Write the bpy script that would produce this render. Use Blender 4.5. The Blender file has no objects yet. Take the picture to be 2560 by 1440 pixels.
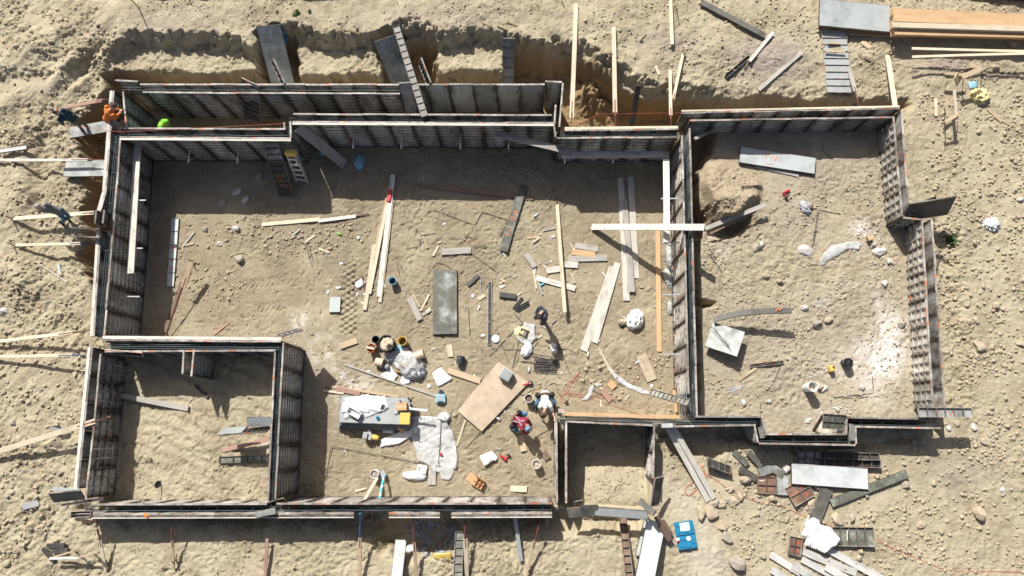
import bpy, bmesh, math, random
import numpy as np
from mathutils import Vector, Matrix, noise as mnoise
C = bpy.context.scene.collection
R = math.radians
random.seed(7); np.random.seed(7)

# ------------------------------------------------------------------ camera, sky, sun, exposure
H = 26.0                       # drone height above the floor of the deep excavation
F = 1707.0                     # focal length in photo pixels (2560 wide) = 24 mm equivalent
NX, NY = 45.0, 352.0           # where the plumb point falls, from the picture centre
TB = math.atan(NX / F)
TA = math.atan(NY / F * math.cos(TB))
ROT = Matrix.Rotation(TA, 3, 'X') @ Matrix.Rotation(TB, 3, 'Y')
cam = bpy.data.cameras.new('camera'); cam.lens = 36.0 * F / 2560.0; cam.sensor_width = 36.0
cam.clip_end = 600
camo = bpy.data.objects.new('camera', cam); C.objects.link(camo)
camo.matrix_world = Matrix.Translation((0, 0, H)) @ ROT.to_4x4()
bpy.context.scene.camera = camo

SUN = Vector((0.44, -0.93, -1.0))           # the way the light travels
w = bpy.data.worlds.new('World'); bpy.context.scene.world = w; w.use_nodes = True
bg = w.node_tree.nodes['Background']
sky = w.node_tree.nodes.new('ShaderNodeTexSky'); sky.sky_type = 'NISHITA'; sky.sun_disc = False
sky.sun_elevation = math.asin(-SUN.normalized().z); sky.sun_rotation = math.atan2(-SUN.x, -SUN.y)
sky.air_density = 0.7; sky.dust_density = 2.5; sky.ozone_density = 0.3
tn = w.node_tree.nodes.new('ShaderNodeMix'); tn.data_type = 'RGBA'; tn.blend_type = 'MULTIPLY'; tn.inputs[0].default_value = 1; tn.inputs[7].default_value = (1.0, 0.955, 0.90, 1)
w.node_tree.links.new(sky.outputs[0], tn.inputs[6]); w.node_tree.links.new(tn.outputs[2], bg.inputs[0]); bg.inputs[1].default_value = 0.082
sl = bpy.data.lights.new('sun', 'SUN'); sl.energy = 4.5; sl.angle = R(0.5); sl.color = (1.0, 0.965, 0.895)
so = bpy.data.objects.new('sun', sl); C.objects.link(so); so.rotation_euler = SUN.to_track_quat('-Z', 'Y').to_euler()
vs = bpy.context.scene.view_settings
vs.view_transform = 'Standard'; vs.look = 'None'; vs.exposure = 0.56; vs.gamma = 1.0

# ------------------------------------------------------------------ photo pixel -> point at a height / on the ground
def P(px, py, z=0.0):
    d = ROT @ Vector(((px - 1280) / F, (720 - py) / F, -1.0))
    t = (z - H) / d.z
    return Vector((d.x * t, d.y * t, z))
def PA(px, py, z):          # arrays
    dc = np.stack([(np.asarray(px, float) - 1280) / F, (720 - np.asarray(py, float)) / F, -np.ones(len(px))], 1)
    d = dc @ np.array(ROT).T
    t = (z - H) / d[:, 2]
    return np.stack([d[:, 0] * t, d[:, 1] * t], 1)

# ------------------------------------------------------------------ materials
def NT(name, rough=0.8, metal=0.0):
    m = bpy.data.materials.new(name); m.use_nodes = True
    nt = m.node_tree; b = nt.nodes['Principled BSDF']
    b.inputs['Roughness'].default_value = rough; b.inputs['Metallic'].default_value = metal
    return m, nt, b
def nd(nt, t, **k):
    n = nt.nodes.new(t)
    for a, v in k.items(): setattr(n, a, v)
    return n
def lk(nt, a, b): nt.links.new(a, b)
def noise(nt, vec, scale, detail=4, rough=0.6, w4=None):
    n = nd(nt, 'ShaderNodeTexNoise'); n.inputs['Scale'].default_value = scale
    n.inputs['Detail'].default_value = detail; n.inputs['Roughness'].default_value = rough
    if w4 is not None: n.noise_dimensions = '4D'; lk(nt, w4, n.inputs['W'])
    if vec is not None: lk(nt, vec, n.inputs['Vector'])
    return n.outputs[0]
def ramp(nt, f, stops):
    n = nd(nt, 'ShaderNodeValToRGB'); e = n.color_ramp.elements
    while len(e) < len(stops): e.new(0.5)
    for i, (p, c) in enumerate(stops):
        e[i].position = p; e[i].color = (c[0], c[1], c[2], 1) if hasattr(c, '__len__') else (c, c, c, 1)
    lk(nt, f, n.inputs[0]); return n.outputs[0]
def mix(nt, f, a, b, mode='MIX'):
    n = nd(nt, 'ShaderNodeMix', data_type='RGBA', blend_type=mode)
    for i, v in ((0, f), (6, a), (7, b)):
        if hasattr(v, 'links') or hasattr(v, 'is_linked'): lk(nt, v, n.inputs[i])
        elif i == 0: n.inputs[0].default_value = v
        else: n.inputs[i].default_value = (v[0], v[1], v[2], 1)
    return n.outputs[2]
def math_(nt, op, a, b=None, clamp=False):
    n = nd(nt, 'ShaderNodeMath', operation=op); n.use_clamp = clamp
    for i, v in enumerate((a, b)):
        if v is None: continue
        if hasattr(v, 'is_linked'): lk(nt, v, n.inputs[i])
        else: n.inputs[i].default_value = v
    return n.outputs[0]
def bump(nt, b, h, s=0.3, d=0.02):
    n = nd(nt, 'ShaderNodeBump'); n.inputs['Strength'].default_value = s; n.inputs['Distance'].default_value = d
    lk(nt, h, n.inputs['Height']); lk(nt, n.outputs[0], b.inputs['Normal'])
def coord(nt, kind='Object', scale=None):
    t = nd(nt, 'ShaderNodeTexCoord').outputs[kind]
    if scale:
        m = nd(nt, 'ShaderNodeMapping'); m.inputs['Scale'].default_value = scale; lk(nt, t, m.inputs[0]); t = m.outputs[0]
    return t
def orand(nt): return nd(nt, 'ShaderNodeObjectInfo').outputs['Random']
def orand_w(nt): return math_(nt, 'MULTIPLY', orand(nt), 57.0)
M = {}
def plain(name, col, rough=0.6, metal=0.0, var=0.25, scale=14.0, bmp=0.0):
    m, nt, b = NT(name, rough, metal)
    n = noise(nt, coord(nt), scale, 5, 0.65, orand_w(nt))
    c = ramp(nt, n, [(0.25, [x * (1 - var) for x in col]), (0.75, [min(1, x * (1 + var)) for x in col])])
    lk(nt, c, b.inputs['Base Color'])
    if bmp: bump(nt, b, n, bmp)
    M[name] = m; return m
def wood(name, lo, hi, knots=0.5, rough=0.75):
    m, nt, b = NT(name, rough); W = orand_w(nt)
    g = noise(nt, coord(nt, 'Object', (1.2, 26, 26)), 1.6, 6, 0.65, W)
    c = ramp(nt, g, [(0.3, lo), (0.7, hi)])
    p = noise(nt, coord(nt, 'Object', (0.8, 3, 3)), 2.0, 3, 0.6, W)
    c = mix(nt, ramp(nt, p, [(0.52, 0.0), (0.72, knots)]), c, [x * 0.45 for x in lo])
    t = ramp(nt, orand(nt), [(0, 0.82), (1, 1.12)])
    c = mix(nt, 1.0, c, t, 'MULTIPLY')
    lk(nt, c, b.inputs['Base Color']); bump(nt, b, g, 0.25, 0.004)
    M[name] = m; return m
def steel(name, pale, mid, dark, blotch=0.5, spray=0.62, rough=0.55, scale=1.7, stretch=(1, 1, 1), edge=0):
    """form skin: pale dried laitance over grey-brown steel, dark oily blotches, a little orange marking paint"""
    m, nt, b = NT(name, rough, 0.0); W = orand_w(nt)
    n1 = noise(nt, coord(nt, 'Object', stretch), scale, 6, 0.68, W)
    n2 = noise(nt, coord(nt, 'Object', stretch), scale * 4.5, 5, 0.7, W)
    n3 = noise(nt, coord(nt), 3.1, 3, 0.5, math_(nt, 'ADD', W, 13.0))
    f = math_(nt, 'ADD', math_(nt, 'MULTIPLY', n1, 0.72), math_(nt, 'MULTIPLY', n2, 0.28))
    if edge:       # oil and dirt gathered along the side rails of each panel
        sx = nd(nt, 'ShaderNodeSeparateXYZ'); lk(nt, coord(nt), sx.inputs[0])
        u = math_(nt, 'ABSOLUTE', math_(nt, 'SUBTRACT', sx.outputs[0], 0.45))
        f = math_(nt, 'SUBTRACT', f, math_(nt, 'MULTIPLY', math_(nt, 'POWER', math_(nt, 'MULTIPLY', u, 2.2), 4.0), 0.22))
    c = ramp(nt, f,
             [(blotch - 0.13, dark), (blotch - 0.02, mid), (blotch + 0.10, pale)])
    c = mix(nt, ramp(nt, n3, [(spray, 0.0), (spray + 0.05, 0.75)]), c, (0.50, 0.13, 0.035))
    t = ramp(nt, orand(nt), [(0, 0.55), (0.4, 0.85), (1, 1.15)])
    c = mix(nt, 1.0, c, t, 'MULTIPLY')
    if edge:   # rust and dried mud in drips
        n4 = noise(nt, coord(nt, 'Object', (7, 1, 1.3)), 1.6, 5, 0.65, math_(nt, 'ADD', W, 29.0))
        c = mix(nt, ramp(nt, n4, [(0.52, 0.0), (0.66, 0.6)]), c, (0.17, 0.115, 0.075))
    lk(nt, c, b.inputs['Base Color']); bump(nt, b, n2, 0.15, 0.004)
    M[name] = m; return m
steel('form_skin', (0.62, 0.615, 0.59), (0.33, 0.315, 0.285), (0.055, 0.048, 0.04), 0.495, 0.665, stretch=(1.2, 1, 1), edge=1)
steel('form_skin_sunny', (0.64, 0.62, 0.57), (0.42, 0.385, 0.32), (0.10, 0.088, 0.07), 0.45, 0.68, stretch=(1.2, 1, 1), edge=1)  # paler, warmer copy of form_skin for sunlit walls: sunlight put into the colour
steel('form_face', (0.62, 0.63, 0.60), (0.50, 0.50, 0.46), (0.12, 0.115, 0.10), 0.45, 0.8, edge=1)
steel('form_rib', (0.24, 0.225, 0.205), (0.11, 0.095, 0.08), (0.035, 0.03, 0.026), 0.5, 0.64, scale=2.5)
steel('form_bar', (0.52, 0.51, 0.48), (0.30, 0.275, 0.24), (0.06, 0.052, 0.044), 0.485, 0.66, stretch=(1.2, 1, 1), edge=1)
steel('form_rail', (0.46, 0.435, 0.40), (0.24, 0.205, 0.175), (0.09, 0.075, 0.065), 0.48, 0.585, scale=2.2)
steel('plate_green', (0.43, 0.46, 0.43), (0.16, 0.165, 0.135), (0.085, 0.085, 0.068), 0.53, 0.86, scale=1.5)
steel('plate_pale', (0.47, 0.51, 0.51), (0.36, 0.39, 0.385), (0.12, 0.12, 0.10), 0.43, 0.9, scale=1.1)
steel('plate_white', (0.60, 0.63, 0.63), (0.47, 0.49, 0.485), (0.16, 0.155, 0.125), 0.425, 0.92, scale=0.9)
steel('plate_mid', (0.40, 0.42, 0.41), (0.24, 0.25, 0.235), (0.10, 0.10, 0.09), 0.47, 0.85, scale=1.3)
steel('plate_dark', (0.17, 0.165, 0.145), (0.11, 0.105, 0.09), (0.06, 0.056, 0.046), 0.5, 0.8, scale=1.6)
steel('plate_rust', (0.26, 0.17, 0.12), (0.17, 0.105, 0.07), (0.09, 0.06, 0.045), 0.5, 0.7, scale=2.0)
steel('steel_dark', (0.085, 0.08, 0.078), (0.05, 0.046, 0.044), (0.025, 0.023, 0.022), 0.5, 0.72, scale=2.5)
wood('wood_new', (0.53, 0.44, 0.31), (0.69, 0.60, 0.46), 0.4)
wood('wood_white', (0.52, 0.485, 0.42), (0.72, 0.685, 0.62), 0.75)
wood('wood_orange', (0.46, 0.28, 0.14), (0.60, 0.41, 0.235), 0.35)
wood('wood_tan', (0.40, 0.30, 0.19), (0.52, 0.41, 0.28), 0.45)
wood('wood_grey', (0.30, 0.28, 0.25), (0.47, 0.45, 0.41), 0.6)
wood('wood_brown', (0.17, 0.11, 0.075), (0.27, 0.19, 0.14), 0.5)
wood('wood_red', (0.33, 0.19, 0.15), (0.45, 0.29, 0.23), 0.3)
wood('wood_silver', (0.42, 0.41, 0.39), (0.62, 0.61, 0.58), 0.75)
plain('rebar', (0.055, 0.05, 0.052), 0.6, 0.2)
plain('rebar_teal', (0.05, 0.075, 0.085), 0.55, 0.2)
plain('turnbuckle', (0.16, 0.05, 0.045), 0.6, 0.1)
plain('turnbuckle_blue', (0.03, 0.10, 0.20), 0.5, 0.1)
plain('galv', (0.45, 0.46, 0.46), 0.45, 0.4)
plain('alu', (0.62, 0.63, 0.64), 0.4, 0.3, 0.1)
plain('black', (0.02, 0.02, 0.022), 0.6)
plain('dark_blue', (0.025, 0.035, 0.05), 0.7)
plain('white_plastic', (0.75, 0.76, 0.77), 0.45, 0, 0.06)
plain('white_paper', (0.82, 0.83, 0.85), 0.8, 0, 0.04)
plain('grey_plastic', (0.36, 0.38, 0.40), 0.5)
plain('orange_plastic', (0.62, 0.13, 0.02), 0.45)
plain('yellow_plastic', (0.66, 0.47, 0.12), 0.45, 0, 0.12)
plain('yellow_rope', (0.62, 0.55, 0.30), 0.8)
plain('red_plastic', (0.50, 0.015, 0.03), 0.45)
plain('blue_plastic', (0.02, 0.20, 0.36), 0.45, 0, 0.12)
plain('light_blue', (0.25, 0.48, 0.60), 0.5, 0, 0.15)
plain('cyan_paint', (0.10, 0.50, 0.62), 0.5)
plain('cardboard', (0.50, 0.31, 0.16), 0.85, 0, 0.1)
plain('cardboard_pale', (0.58, 0.49, 0.37), 0.85, 0, 0.08)
plain('red_cord', (0.60, 0.10, 0.06), 0.6)
plain('orange_paint', (0.62, 0.17, 0.04), 0.6, 0, 0.3)
plain('red_paint', (0.58, 0.08, 0.05), 0.6, 0, 0.2)
plain('green_paint', (0.08, 0.30, 0.14), 0.6, 0, 0.2)
plain('plywood', (0.44, 0.355, 0.26), 0.85, 0, 0.3, 2.2)
plain('rock_tan', (0.40, 0.335, 0.24), 0.95, 0, 0.3, 5.0, 0.5)
plain('rock_grey', (0.34, 0.30, 0.25), 0.95, 0, 0.3, 6.0, 0.5)
plain('rock_white', (0.52, 0.495, 0.455), 0.9, 0, 0.25, 9.0, 0.6)
plain('chip_pale', (0.50, 0.46, 0.41), 0.95, 0, 0.25, 6.0)
plain('slate', (0.33, 0.345, 0.385), 0.9, 0, 0.35, 5.0, 0.4)
plain('leaf', (0.075, 0.13, 0.04), 0.8, 0, 0.4)
plain('dry_stalk', (0.30, 0.24, 0.12), 0.9)
plain('skin', (0.52, 0.30, 0.21), 0.6, 0, 0.08)
plain('hair', (0.10, 0.08, 0.07), 0.8); plain('hair_grey', (0.30, 0.29, 0.28), 0.8)
for n_, c_ in (('cloth_navy', (0.012, 0.045, 0.07)), ('cloth_orange', (0.66, 0.19, 0.035)), ('cloth_green', (0.20, 0.60, 0.04)),
               ('cloth_sage', (0.17, 0.18, 0.16)), ('cloth_slate', (0.055, 0.065, 0.08)), ('cloth_white', (0.66, 0.72, 0.66)),
               ('cloth_maroon', (0.25, 0.025, 0.055)), ('jeans', (0.07, 0.16, 0.27)), ('cloth_khaki', (0.20, 0.155, 0.11)),
               ('cloth_black', (0.018, 0.018, 0.02)), ('boot', (0.05, 0.042, 0.036)), ('cloth_brown', (0.11, 0.06, 0.055)),
               ('hat_steel', (0.20, 0.30, 0.38)), ('leather', (0.17, 0.11, 0.075)), ('tarp_black', (0.03, 0.03, 0.03)),
               ('tarp_blue', (0.08, 0.22, 0.37)), ('rag_yellow', (0.72, 0.62, 0.30)), ('rag_white', (0.74, 0.74, 0.72))):
    plain(n_, c_, 0.85, 0, 0.22, 9.0, 0.2)
def film(name, col, alpha):
    m, nt, b = NT(name, 0.25)
    n = noise(nt, coord(nt), 5, 5, 0.6)
    lk(nt, ramp(nt, n, [(0.3, [c * 0.8 for c in col]), (0.7, col)]), b.inputs['Base Color'])
    lk(nt, ramp(nt, noise(nt, coord(nt), 2.2, 4, 0.6), [(0.35, alpha - 0.2), (0.7, min(1, alpha + 0.15))]), b.inputs['Alpha'])
    bump(nt, b, n, 0.6, 0.02); M[name] = m
film('poly_film', (0.70, 0.71, 0.70), 0.66)
film('clear_film', (0.72, 0.75, 0.78), 0.6)

# ------------------------------------------------------------------ mesh builders
def tag(o, label=None, cat=None, group=None, kind=None):
    for k, v in (('label', label), ('category', cat), ('group', group), ('kind', kind)):
        if v: o[k] = v
    return o
class MB:
    def __init__(s): s.v = []; s.f = []; s.m = []
    def add(s, vs, fs, mi=0):
        o = len(s.v); s.v += [tuple(x) for x in vs]
        s.f += [tuple(i + o for i in f) for f in fs]; s.m += [mi] * len(fs); return s
    def box(s, x0, x1, y0, y1, z0, z1, mi=0, X=None):
        vs = [Vector((x, y, z)) for z in (z0, z1) for y in (y0, y1) for x in (x0, x1)]
        if X is not None: vs = [X @ v for v in vs]
        return s.add(vs, [(0, 2, 3, 1), (4, 5, 7, 6), (0, 1, 5, 4), (2, 6, 7, 3), (0, 4, 6, 2), (1, 3, 7, 5)], mi)
    def tube(s, pts, r, n=7, mi=0, closed=True):
        pts = [Vector(p) for p in pts]; rs = r if isinstance(r, (list, tuple)) else [r] * len(pts)
        vs = []; fs = []; a = None
        for i, p in enumerate(pts):
            d = (pts[min(i + 1, len(pts) - 1)] - pts[max(i - 1, 0)])
            d = d.normalized() if d.length > 1e-9 else Vector((0, 0, 1))
            if a is None: a = d.orthogonal().normalized()
            a = (a - d * a.dot(d)); a = a.normalized() if a.length > 1e-6 else d.orthogonal().normalized()
            b = d.cross(a)
            vs += [p + (a * math.cos(t) + b * math.sin(t)) * rs[i] for t in [2 * math.pi * k / n for k in range(n)]]
        for i in range(len(pts) - 1):
            for k in range(n): fs.append((i * n + k, i * n + (k + 1) % n, (i + 1) * n + (k + 1) % n, (i + 1) * n + k))
        if closed: fs += [tuple(range(n))[::-1], tuple(range((len(pts) - 1) * n, len(pts) * n))]
        return s.add(vs, fs, mi)
    def capsule(s, p, q, r1, r2, n=10, k=3, mi=0):
        p, q = Vector(p), Vector(q); d = q - p
        d = d.normalized() if d.length > 1e-6 else Vector((0, 0, 1))
        pts = []; rs = []
        for i in range(k):
            t = math.pi / 2 * (i + 0.35) / (k); pts.append(p - d * r1 * math.cos(t)); rs.append(r1 * math.sin(t))
        pts += [p, q]; rs += [r1, r2]
        for i in range(k)[::-1]:
            t = math.pi / 2 * (i + 0.35) / (k); pts.append(q + d * r2 * math.cos(t)); rs.append(r2 * math.sin(t))
        return s.tube(pts, rs, n, mi)
    def lathe(s, prof, n=20, X=None, mi=0):
        vs = [Vector((r * math.cos(2 * math.pi * k / n), r * math.sin(2 * math.pi * k / n), z)) for r, z in prof for k in range(n)]
        if X is not None: vs = [X @ v for v in vs]
        fs = [(i * n + k, i * n + (k + 1) % n, (i + 1) * n + (k + 1) % n, (i + 1) * n + k) for i in range(len(prof) - 1) for k in range(n)]
        return s.add(vs, fs, mi)
    def ell(s, c, rx, ry, rz, X=None, n=14, mi=0):
        prof = [(max(1e-3, math.sin(math.pi * i / 8)), -math.cos(math.pi * i / 8)) for i in range(9)]
        S = Matrix.Translation(c) @ (X.to_4x4() if X is not None else Matrix.Identity(4)) @ Matrix.Diagonal((rx, ry, rz, 1))
        return s.lathe(prof, n, S, mi)
    def build(s, name, mats, parent=None, X=None, smooth=False, org=None):
        """X: object matrix (local coords in the mesh). org: subtract this world point from the mesh and sit there."""
        me = bpy.data.meshes.new(name)
        vs = [tuple(Vector(v) - org) for v in s.v] if org is not None else s.v
        me.from_pydata(vs, [], s.f)
        for m in (mats if isinstance(mats, (list, tuple)) else [mats]): me.materials.append(M[m] if isinstance(m, str) else m)
        me.polygons.foreach_set('material_index', s.m)
        if smooth: me.polygons.foreach_set('use_smooth', [True] * len(s.f))
        me.update()
        return link(name, me, parent, X if X is not None else (Matrix.Translation(org) if org is not None and parent is None else None))
def link(name, me, parent=None, X=None):
    o = bpy.data.objects.new(name, me); C.objects.link(o)
    if parent is not None: o.parent = parent
    if X is not None: o.matrix_local = X
    return o
def thing(name, label, cat, loc=(0, 0, 0), group=None, X=None):
    o = bpy.data.objects.new(name, None); C.objects.link(o); o.empty_display_size = 0.2
    o.matrix_local = X if X is not None else Matrix.Translation(loc)
    return tag(o, label, cat, group)
def frame(a, b, up=(0, 0, 1), roll=0.0):
    """local X runs from a to b, local Z is as near to up as it can be"""
    a, b = Vector(a), Vector(b); x = (b - a).normalized(); u = Vector(up)
    z = (u - x * u.dot(x)).normalized(); y = z.cross(x)
    m = Matrix((x, y, z)).transposed().to_4x4(); m.translation = a
    return m @ Matrix.Rotation(roll, 4, 'X') if roll else m
# ------------------------------------------------------------------ terrain
T = 2.3                        # all form tops stand at this height above the deep floor
def vnoise(x, y, seed):
    rs = np.random.RandomState(seed); tab = rs.rand(256, 256)
    xi = np.floor(x).astype(int); yi = np.floor(y).astype(int); fx = x - xi; fy = y - yi
    fx = fx * fx * (3 - 2 * fx); fy = fy * fy * (3 - 2 * fy)
    g = lambda i, j: tab[i & 255, j & 255]
    return (g(xi, yi) * (1 - fx) + g(xi + 1, yi) * fx) * (1 - fy) + (g(xi, yi + 1) * (1 - fx) + g(xi + 1, yi + 1) * fx) * fy
def fbm(x, y, f, oct, seed, gain=0.5):
    s = 0; a = 1; t = 0
    for k in range(oct):
        c, sn = math.cos(k * 1.1), math.sin(k * 1.1)
        s = s + a * vnoise((x * c - y * sn) * f + 31.7 * k, (x * sn + y * c) * f + 11.3 * k, seed + k); t += a; a *= gain; f *= 2.03
    return s / t - 0.5
STEP = 0.036
xs = np.concatenate([np.linspace(-150, -23, 20), np.arange(-22.3, 22.31, STEP), np.linspace(23, 150, 20)])
ys = np.concatenate([np.linspace(-120, -8, 18), np.arange(-7.2, 19.41, STEP), np.linspace(20.2, 170, 20)])
GX, GY = np.meshgrid(xs, ys)
def sdist(poly):               # signed distance to a polygon, + inside
    n = len(poly); d2 = np.full(GX.shape, 1e9); ins = np.zeros(GX.shape, bool)
    for i in range(n):
        ax, ay = poly[i]; bx, by = poly[(i + 1) % n]
        ex, ey = bx - ax, by - ay; L = ex * ex + ey * ey + 1e-12
        t = np.clip(((GX - ax) * ex + (GY - ay) * ey) / L, 0, 1)
        d2 = np.minimum(d2, (GX - ax - t * ex) ** 2 + (GY - ay - t * ey) ** 2)
        c = ((ay > GY) != (by > GY)) & (GX < (bx - ax) * (GY - ay) / (by - ay + 1e-12) + ax)
        ins ^= c
    d = np.sqrt(d2); return np.where(ins, d, -d)
def reg(pts, z):
    a = np.array(pts, float); return PA(a[:, 0], a[:, 1], z)
def sm(d, w): t = np.clip(d / w, 0, 1); return t * t * (3 - 2 * t)
WOB = fbm(GX, GY, 0.9, 3, 60)          # edge wobble
WOB2 = fbm(GX, GY, 2.7, 4, 70, .6)
GXF = (GX - P(250, 160, 1.7).x)
Z = 1.35 + 0.16 * fbm(GX, GY, 0.22, 3, 5)
ROUGH = np.full(GX.shape, 1.0)         # clod amplitude
OCHRE = np.zeros(GX.shape); DAMP_SHADE = np.zeros(GX.shape); GREY = np.zeros(GX.shape); POWDER = np.zeros(GX.shape)
def blend(A, m, v): return A * (1 - m) + v * m
def dig(pts, zref, zt, wd=0.35, wob=0.35, rough=None, ochre=0.0, wob2=0.42):
    global Z, ROUGH, OCHRE
    d = sdist(reg(pts, zref)) + wob * WOB + wob2 * WOB2; m = sm(d, wd)
    Z = blend(Z, m, zt if np.isscalar(zt) else zt)
    if rough is not None: ROUGH = blend(ROUGH, m, rough)
    BANK[:] = np.maximum(BANK, np.exp(-((d - .12) / .32) ** 2))
    if ochre: OCHRE = np.maximum(OCHRE, ochre * sm(d + 0.05, 0.25))
    return m
def hump(px, py, z, rx, ry, h, ang=0.0, p=2.0):
    c = P(px, py, z); ca, sa = math.cos(ang), math.sin(ang)
    u = ((GX - c.x) * ca + (GY - c.y) * sa) / rx; v = (-(GX - c.x) * sa + (GY - c.y) * ca) / ry
    return h * np.exp(-(np.sqrt(u * u + v * v) + 0.5 * WOB) ** p)
# upper ground above the bank along the top; rough spoil on the west side
up = [(-400, -400), (2960, -400), (2960, 140), (2300, 225), (2200, 228), (2060, 232), (1900, 238), (1770, 235), (1640, 233), (1600, 222), (1560, 203), (1530, 183),
      (1500, 168), (1475, 150), (1440, 131), (1330, 128), (1285, 118), (1255, 112), (1200, 98), (1140, 103), (1095, 112), (1060, 90), (1010, 85), (960, 118),
      (900, 112), (830, 112), (790, 110), (750, 92), (700, 100), (640, 148), (600, 122), (520, 106), (430, 112), (345, 106), (300, 122), (255, 160), (160, 190), (-400, 190)]
d = sdist(reg(up, 1.6)); m = .6 * sm(d + 0.5 * WOB + 0.55 * WOB2 + 0.12, 0.22 + .5 * np.clip(WOB + .3, 0, 1)) + .4 * sm(d + 0.4 * WOB + 0.7 * fbm(GX, GY, 4.3, 3, 73) - .1, 0.2); xe = P(1450, 150, 1.7).x; xf = P(2000, 150, 1.6).x; xw = P(330, 150, 1.7).x
uz = 2.05 - 0.63 * sm(GX - xe, xf - xe) - 0.5 * sm(xw - GX, 2.2)
Z = blend(Z, m, uz + 0.25 * WOB + 0.1 * WOB2)
ROUGH = blend(ROUGH, m, 0.3); BANK = np.exp(-((d + .1) / .5) ** 2) * (GX < P(2300, 200, 1.6).x) * (GX > P(300, 200, 1.6).x)
ROUGH = np.where((GX > 0) & (m < .5), ROUGH * .45, ROUGH)
# spoil humps on the west
for a in ((110, 120, 1.4, 2.0, 0.8, 0.35, 0.6), (205, 150, 1.4, 1.6, .35, .3, .9), (60, 240, 1.4, 1.6, 0.7, 0.25, 0.5), (190, 210, 1.4, .9, .5, .3, 0.6), (60, 330, 1.4, 1.0, .6, .25, 0.3), (40, 500, 1.4, .8, 1.4, .25, 0),
          (60, 690, 1.4, 1, .7, .2, 0), (130, 640, 1.4, 0.8, 1.2, -0.25, 0), (95, 440, 1.4, .35, 2.0, -0.35, 0.1), (230, 155, 1.4, .25, 1.6, -.25, -0.6)):
    Z += hump(*a)
west = sdist(reg([(-400, -100), (250, -100), (300, 180), (180, 330), (230, 500), (240, 1000), (180, 1440), (-400, 1600)], 1.4))
ROUGH = np.maximum(ROUGH, 1.15 * sm(west + 0.5, 1.2))
ROUGH = np.maximum(ROUGH, 1.5 * sm(sdist(reg([(60, 60), (320, 110), (310, 240), (150, 420), (30, 300)], 1.4)) + .3, 1.0) * 1.1)
# trenches outside the forms
dig([(262, 198), (300, 180), (640, 184), (690, 150), (735, 140), (750, 190), (1000, 192), (1010, 120), (1060, 100), (1095, 120), (1100, 185), (1255, 185), (1262, 132), (1330, 140), (1440, 143),
     (1475, 165), (1500, 182), (1540, 215), (1590, 240), (1640, 247), (1720, 249), (1730, 340), (1400, 350), (1400, 320), (290, 330)], 1.1, 0.05, 0.42, 0.3, 0.3, 0.9)
Z += hump(1480, 240, 0.6, 0.8, 1.0, 1.0, 0.5, 2.4) * (0.8 + 1.4 * fbm(GX, GY, 1.6, 4, 66, .6)); ROUGH += 1.4 * hump(1480, 240, .6, .9, 1.1, 1)          # loose dirt slumped into the trench
dig([(1700, 240), (2275, 240), (2288, 262), (2262, 290), (2262, 330), (1700, 330)], 1.4, 0.55, 0.4, 0.2, 0.4, 0.6)
dig([(290, 200), (258, 225), (205, 290), (172, 318), (196, 390), (206, 440), (212, 480), (196, 545), (212, 600), (186, 640), (196, 665), (232, 735), (250, 850), (300, 850), (310, 200)], 1.4, 0.15, 0.32, 0.3, 0.4, 0.85, 0.3)
dig([(190, 1262), (1640, 1262), (1640, 1335), (1500, 1345), (1400, 1335), (1200, 1340), (1130, 1388), (1000, 1404), (930, 1382), (860, 1332), (700, 1318), (520, 1322), (300, 1310), (190, 1300)], 1.3, 0.85, 0.7, 0.45, 0.5, 0.15)
dig([(900, 1285), (1155, 1285), (1155, 1385), (1090, 1402), (1000, 1412), (930, 1380)], 1.3, 0.45, 0.5, 0.2, 0.4)
dig([(2330, 560), (2395, 590), (2430, 1000), (2300, 1000)], 1.3, 1.12, 0.5, 0.5, 0.8)
dig([(1630, 1050), (1900, 1050), (1905, 1110), (2130, 1110), (2360, 1060), (2360, 1085), (2180, 1130), (1985, 1130), (1880, 1120), (1820, 1120), (1790, 1190), (1750, 1150), (1640, 1130)], 1.3, 1.0, 0.4, 0.3, 0.6)
dig([(645, 78), (742, 74), (748, 200), (640, 205)], 1.6, 0.3, 0.3, 0.2, 0.5, 0.5)
dig([(925, 96), (1000, 78), (1062, 110), (1062, 200), (950, 205)], 1.6, 0.3, 0.3, 0.2, 0.5, 0.5)
ROUGH = ROUGH + 0.9 * BANK
# inside the forms
def inside(pts, zt, rough):
    global Z, ROUGH, OCHRE
    d = sdist(reg(pts, T)); m = sm(d + 0.06, 0.12)
    Z = blend(Z, m, zt); ROUGH = blend(ROUGH, m, rough); OCHRE *= (1 - m); return m
mA = inside([(290, 215), (1400, 215), (1400, 340), (290, 332)], 0.1, 0.3)
OCHRE = np.maximum(OCHRE, 0.45 * mA)
mB = inside([(290, 334), (722, 334), (722, 297), (1390, 297), (1400, 335), (1715, 332), (1732, 1050), (1403, 1042), (1403, 1270), (680, 1270), (697, 864), (248, 862)],
            0.0 + 0.05 * fbm(GX, GY, 0.35, 3, 8), 0.45)
DAMP_SHADE = np.maximum(DAMP_SHADE, 0.95 * mB * np.clip(.75 + 1.5 * WOB, .3, 1)); DAMP_SHADE = np.maximum(DAMP_SHADE, .0)
mC = inside([(240, 864), (697, 864), (680, 1270), (205, 1272)], 0.72 + 0.22 * fbm(GX, GY, 0.5, 3, 15) + hump(480, 1130, .7, 2.4, 1.2, 0.12), 0.55)
mD = inside([(1403, 1045), (1640, 1060), (1635, 1282), (1403, 1275)], 0.55 + hump(1550, 1230, .6, 1.3, 0.9, 0.55), 0.7)
zr = 1.15 + 0.07 * fbm(GX, GY, 0.4, 3, 33)
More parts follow.
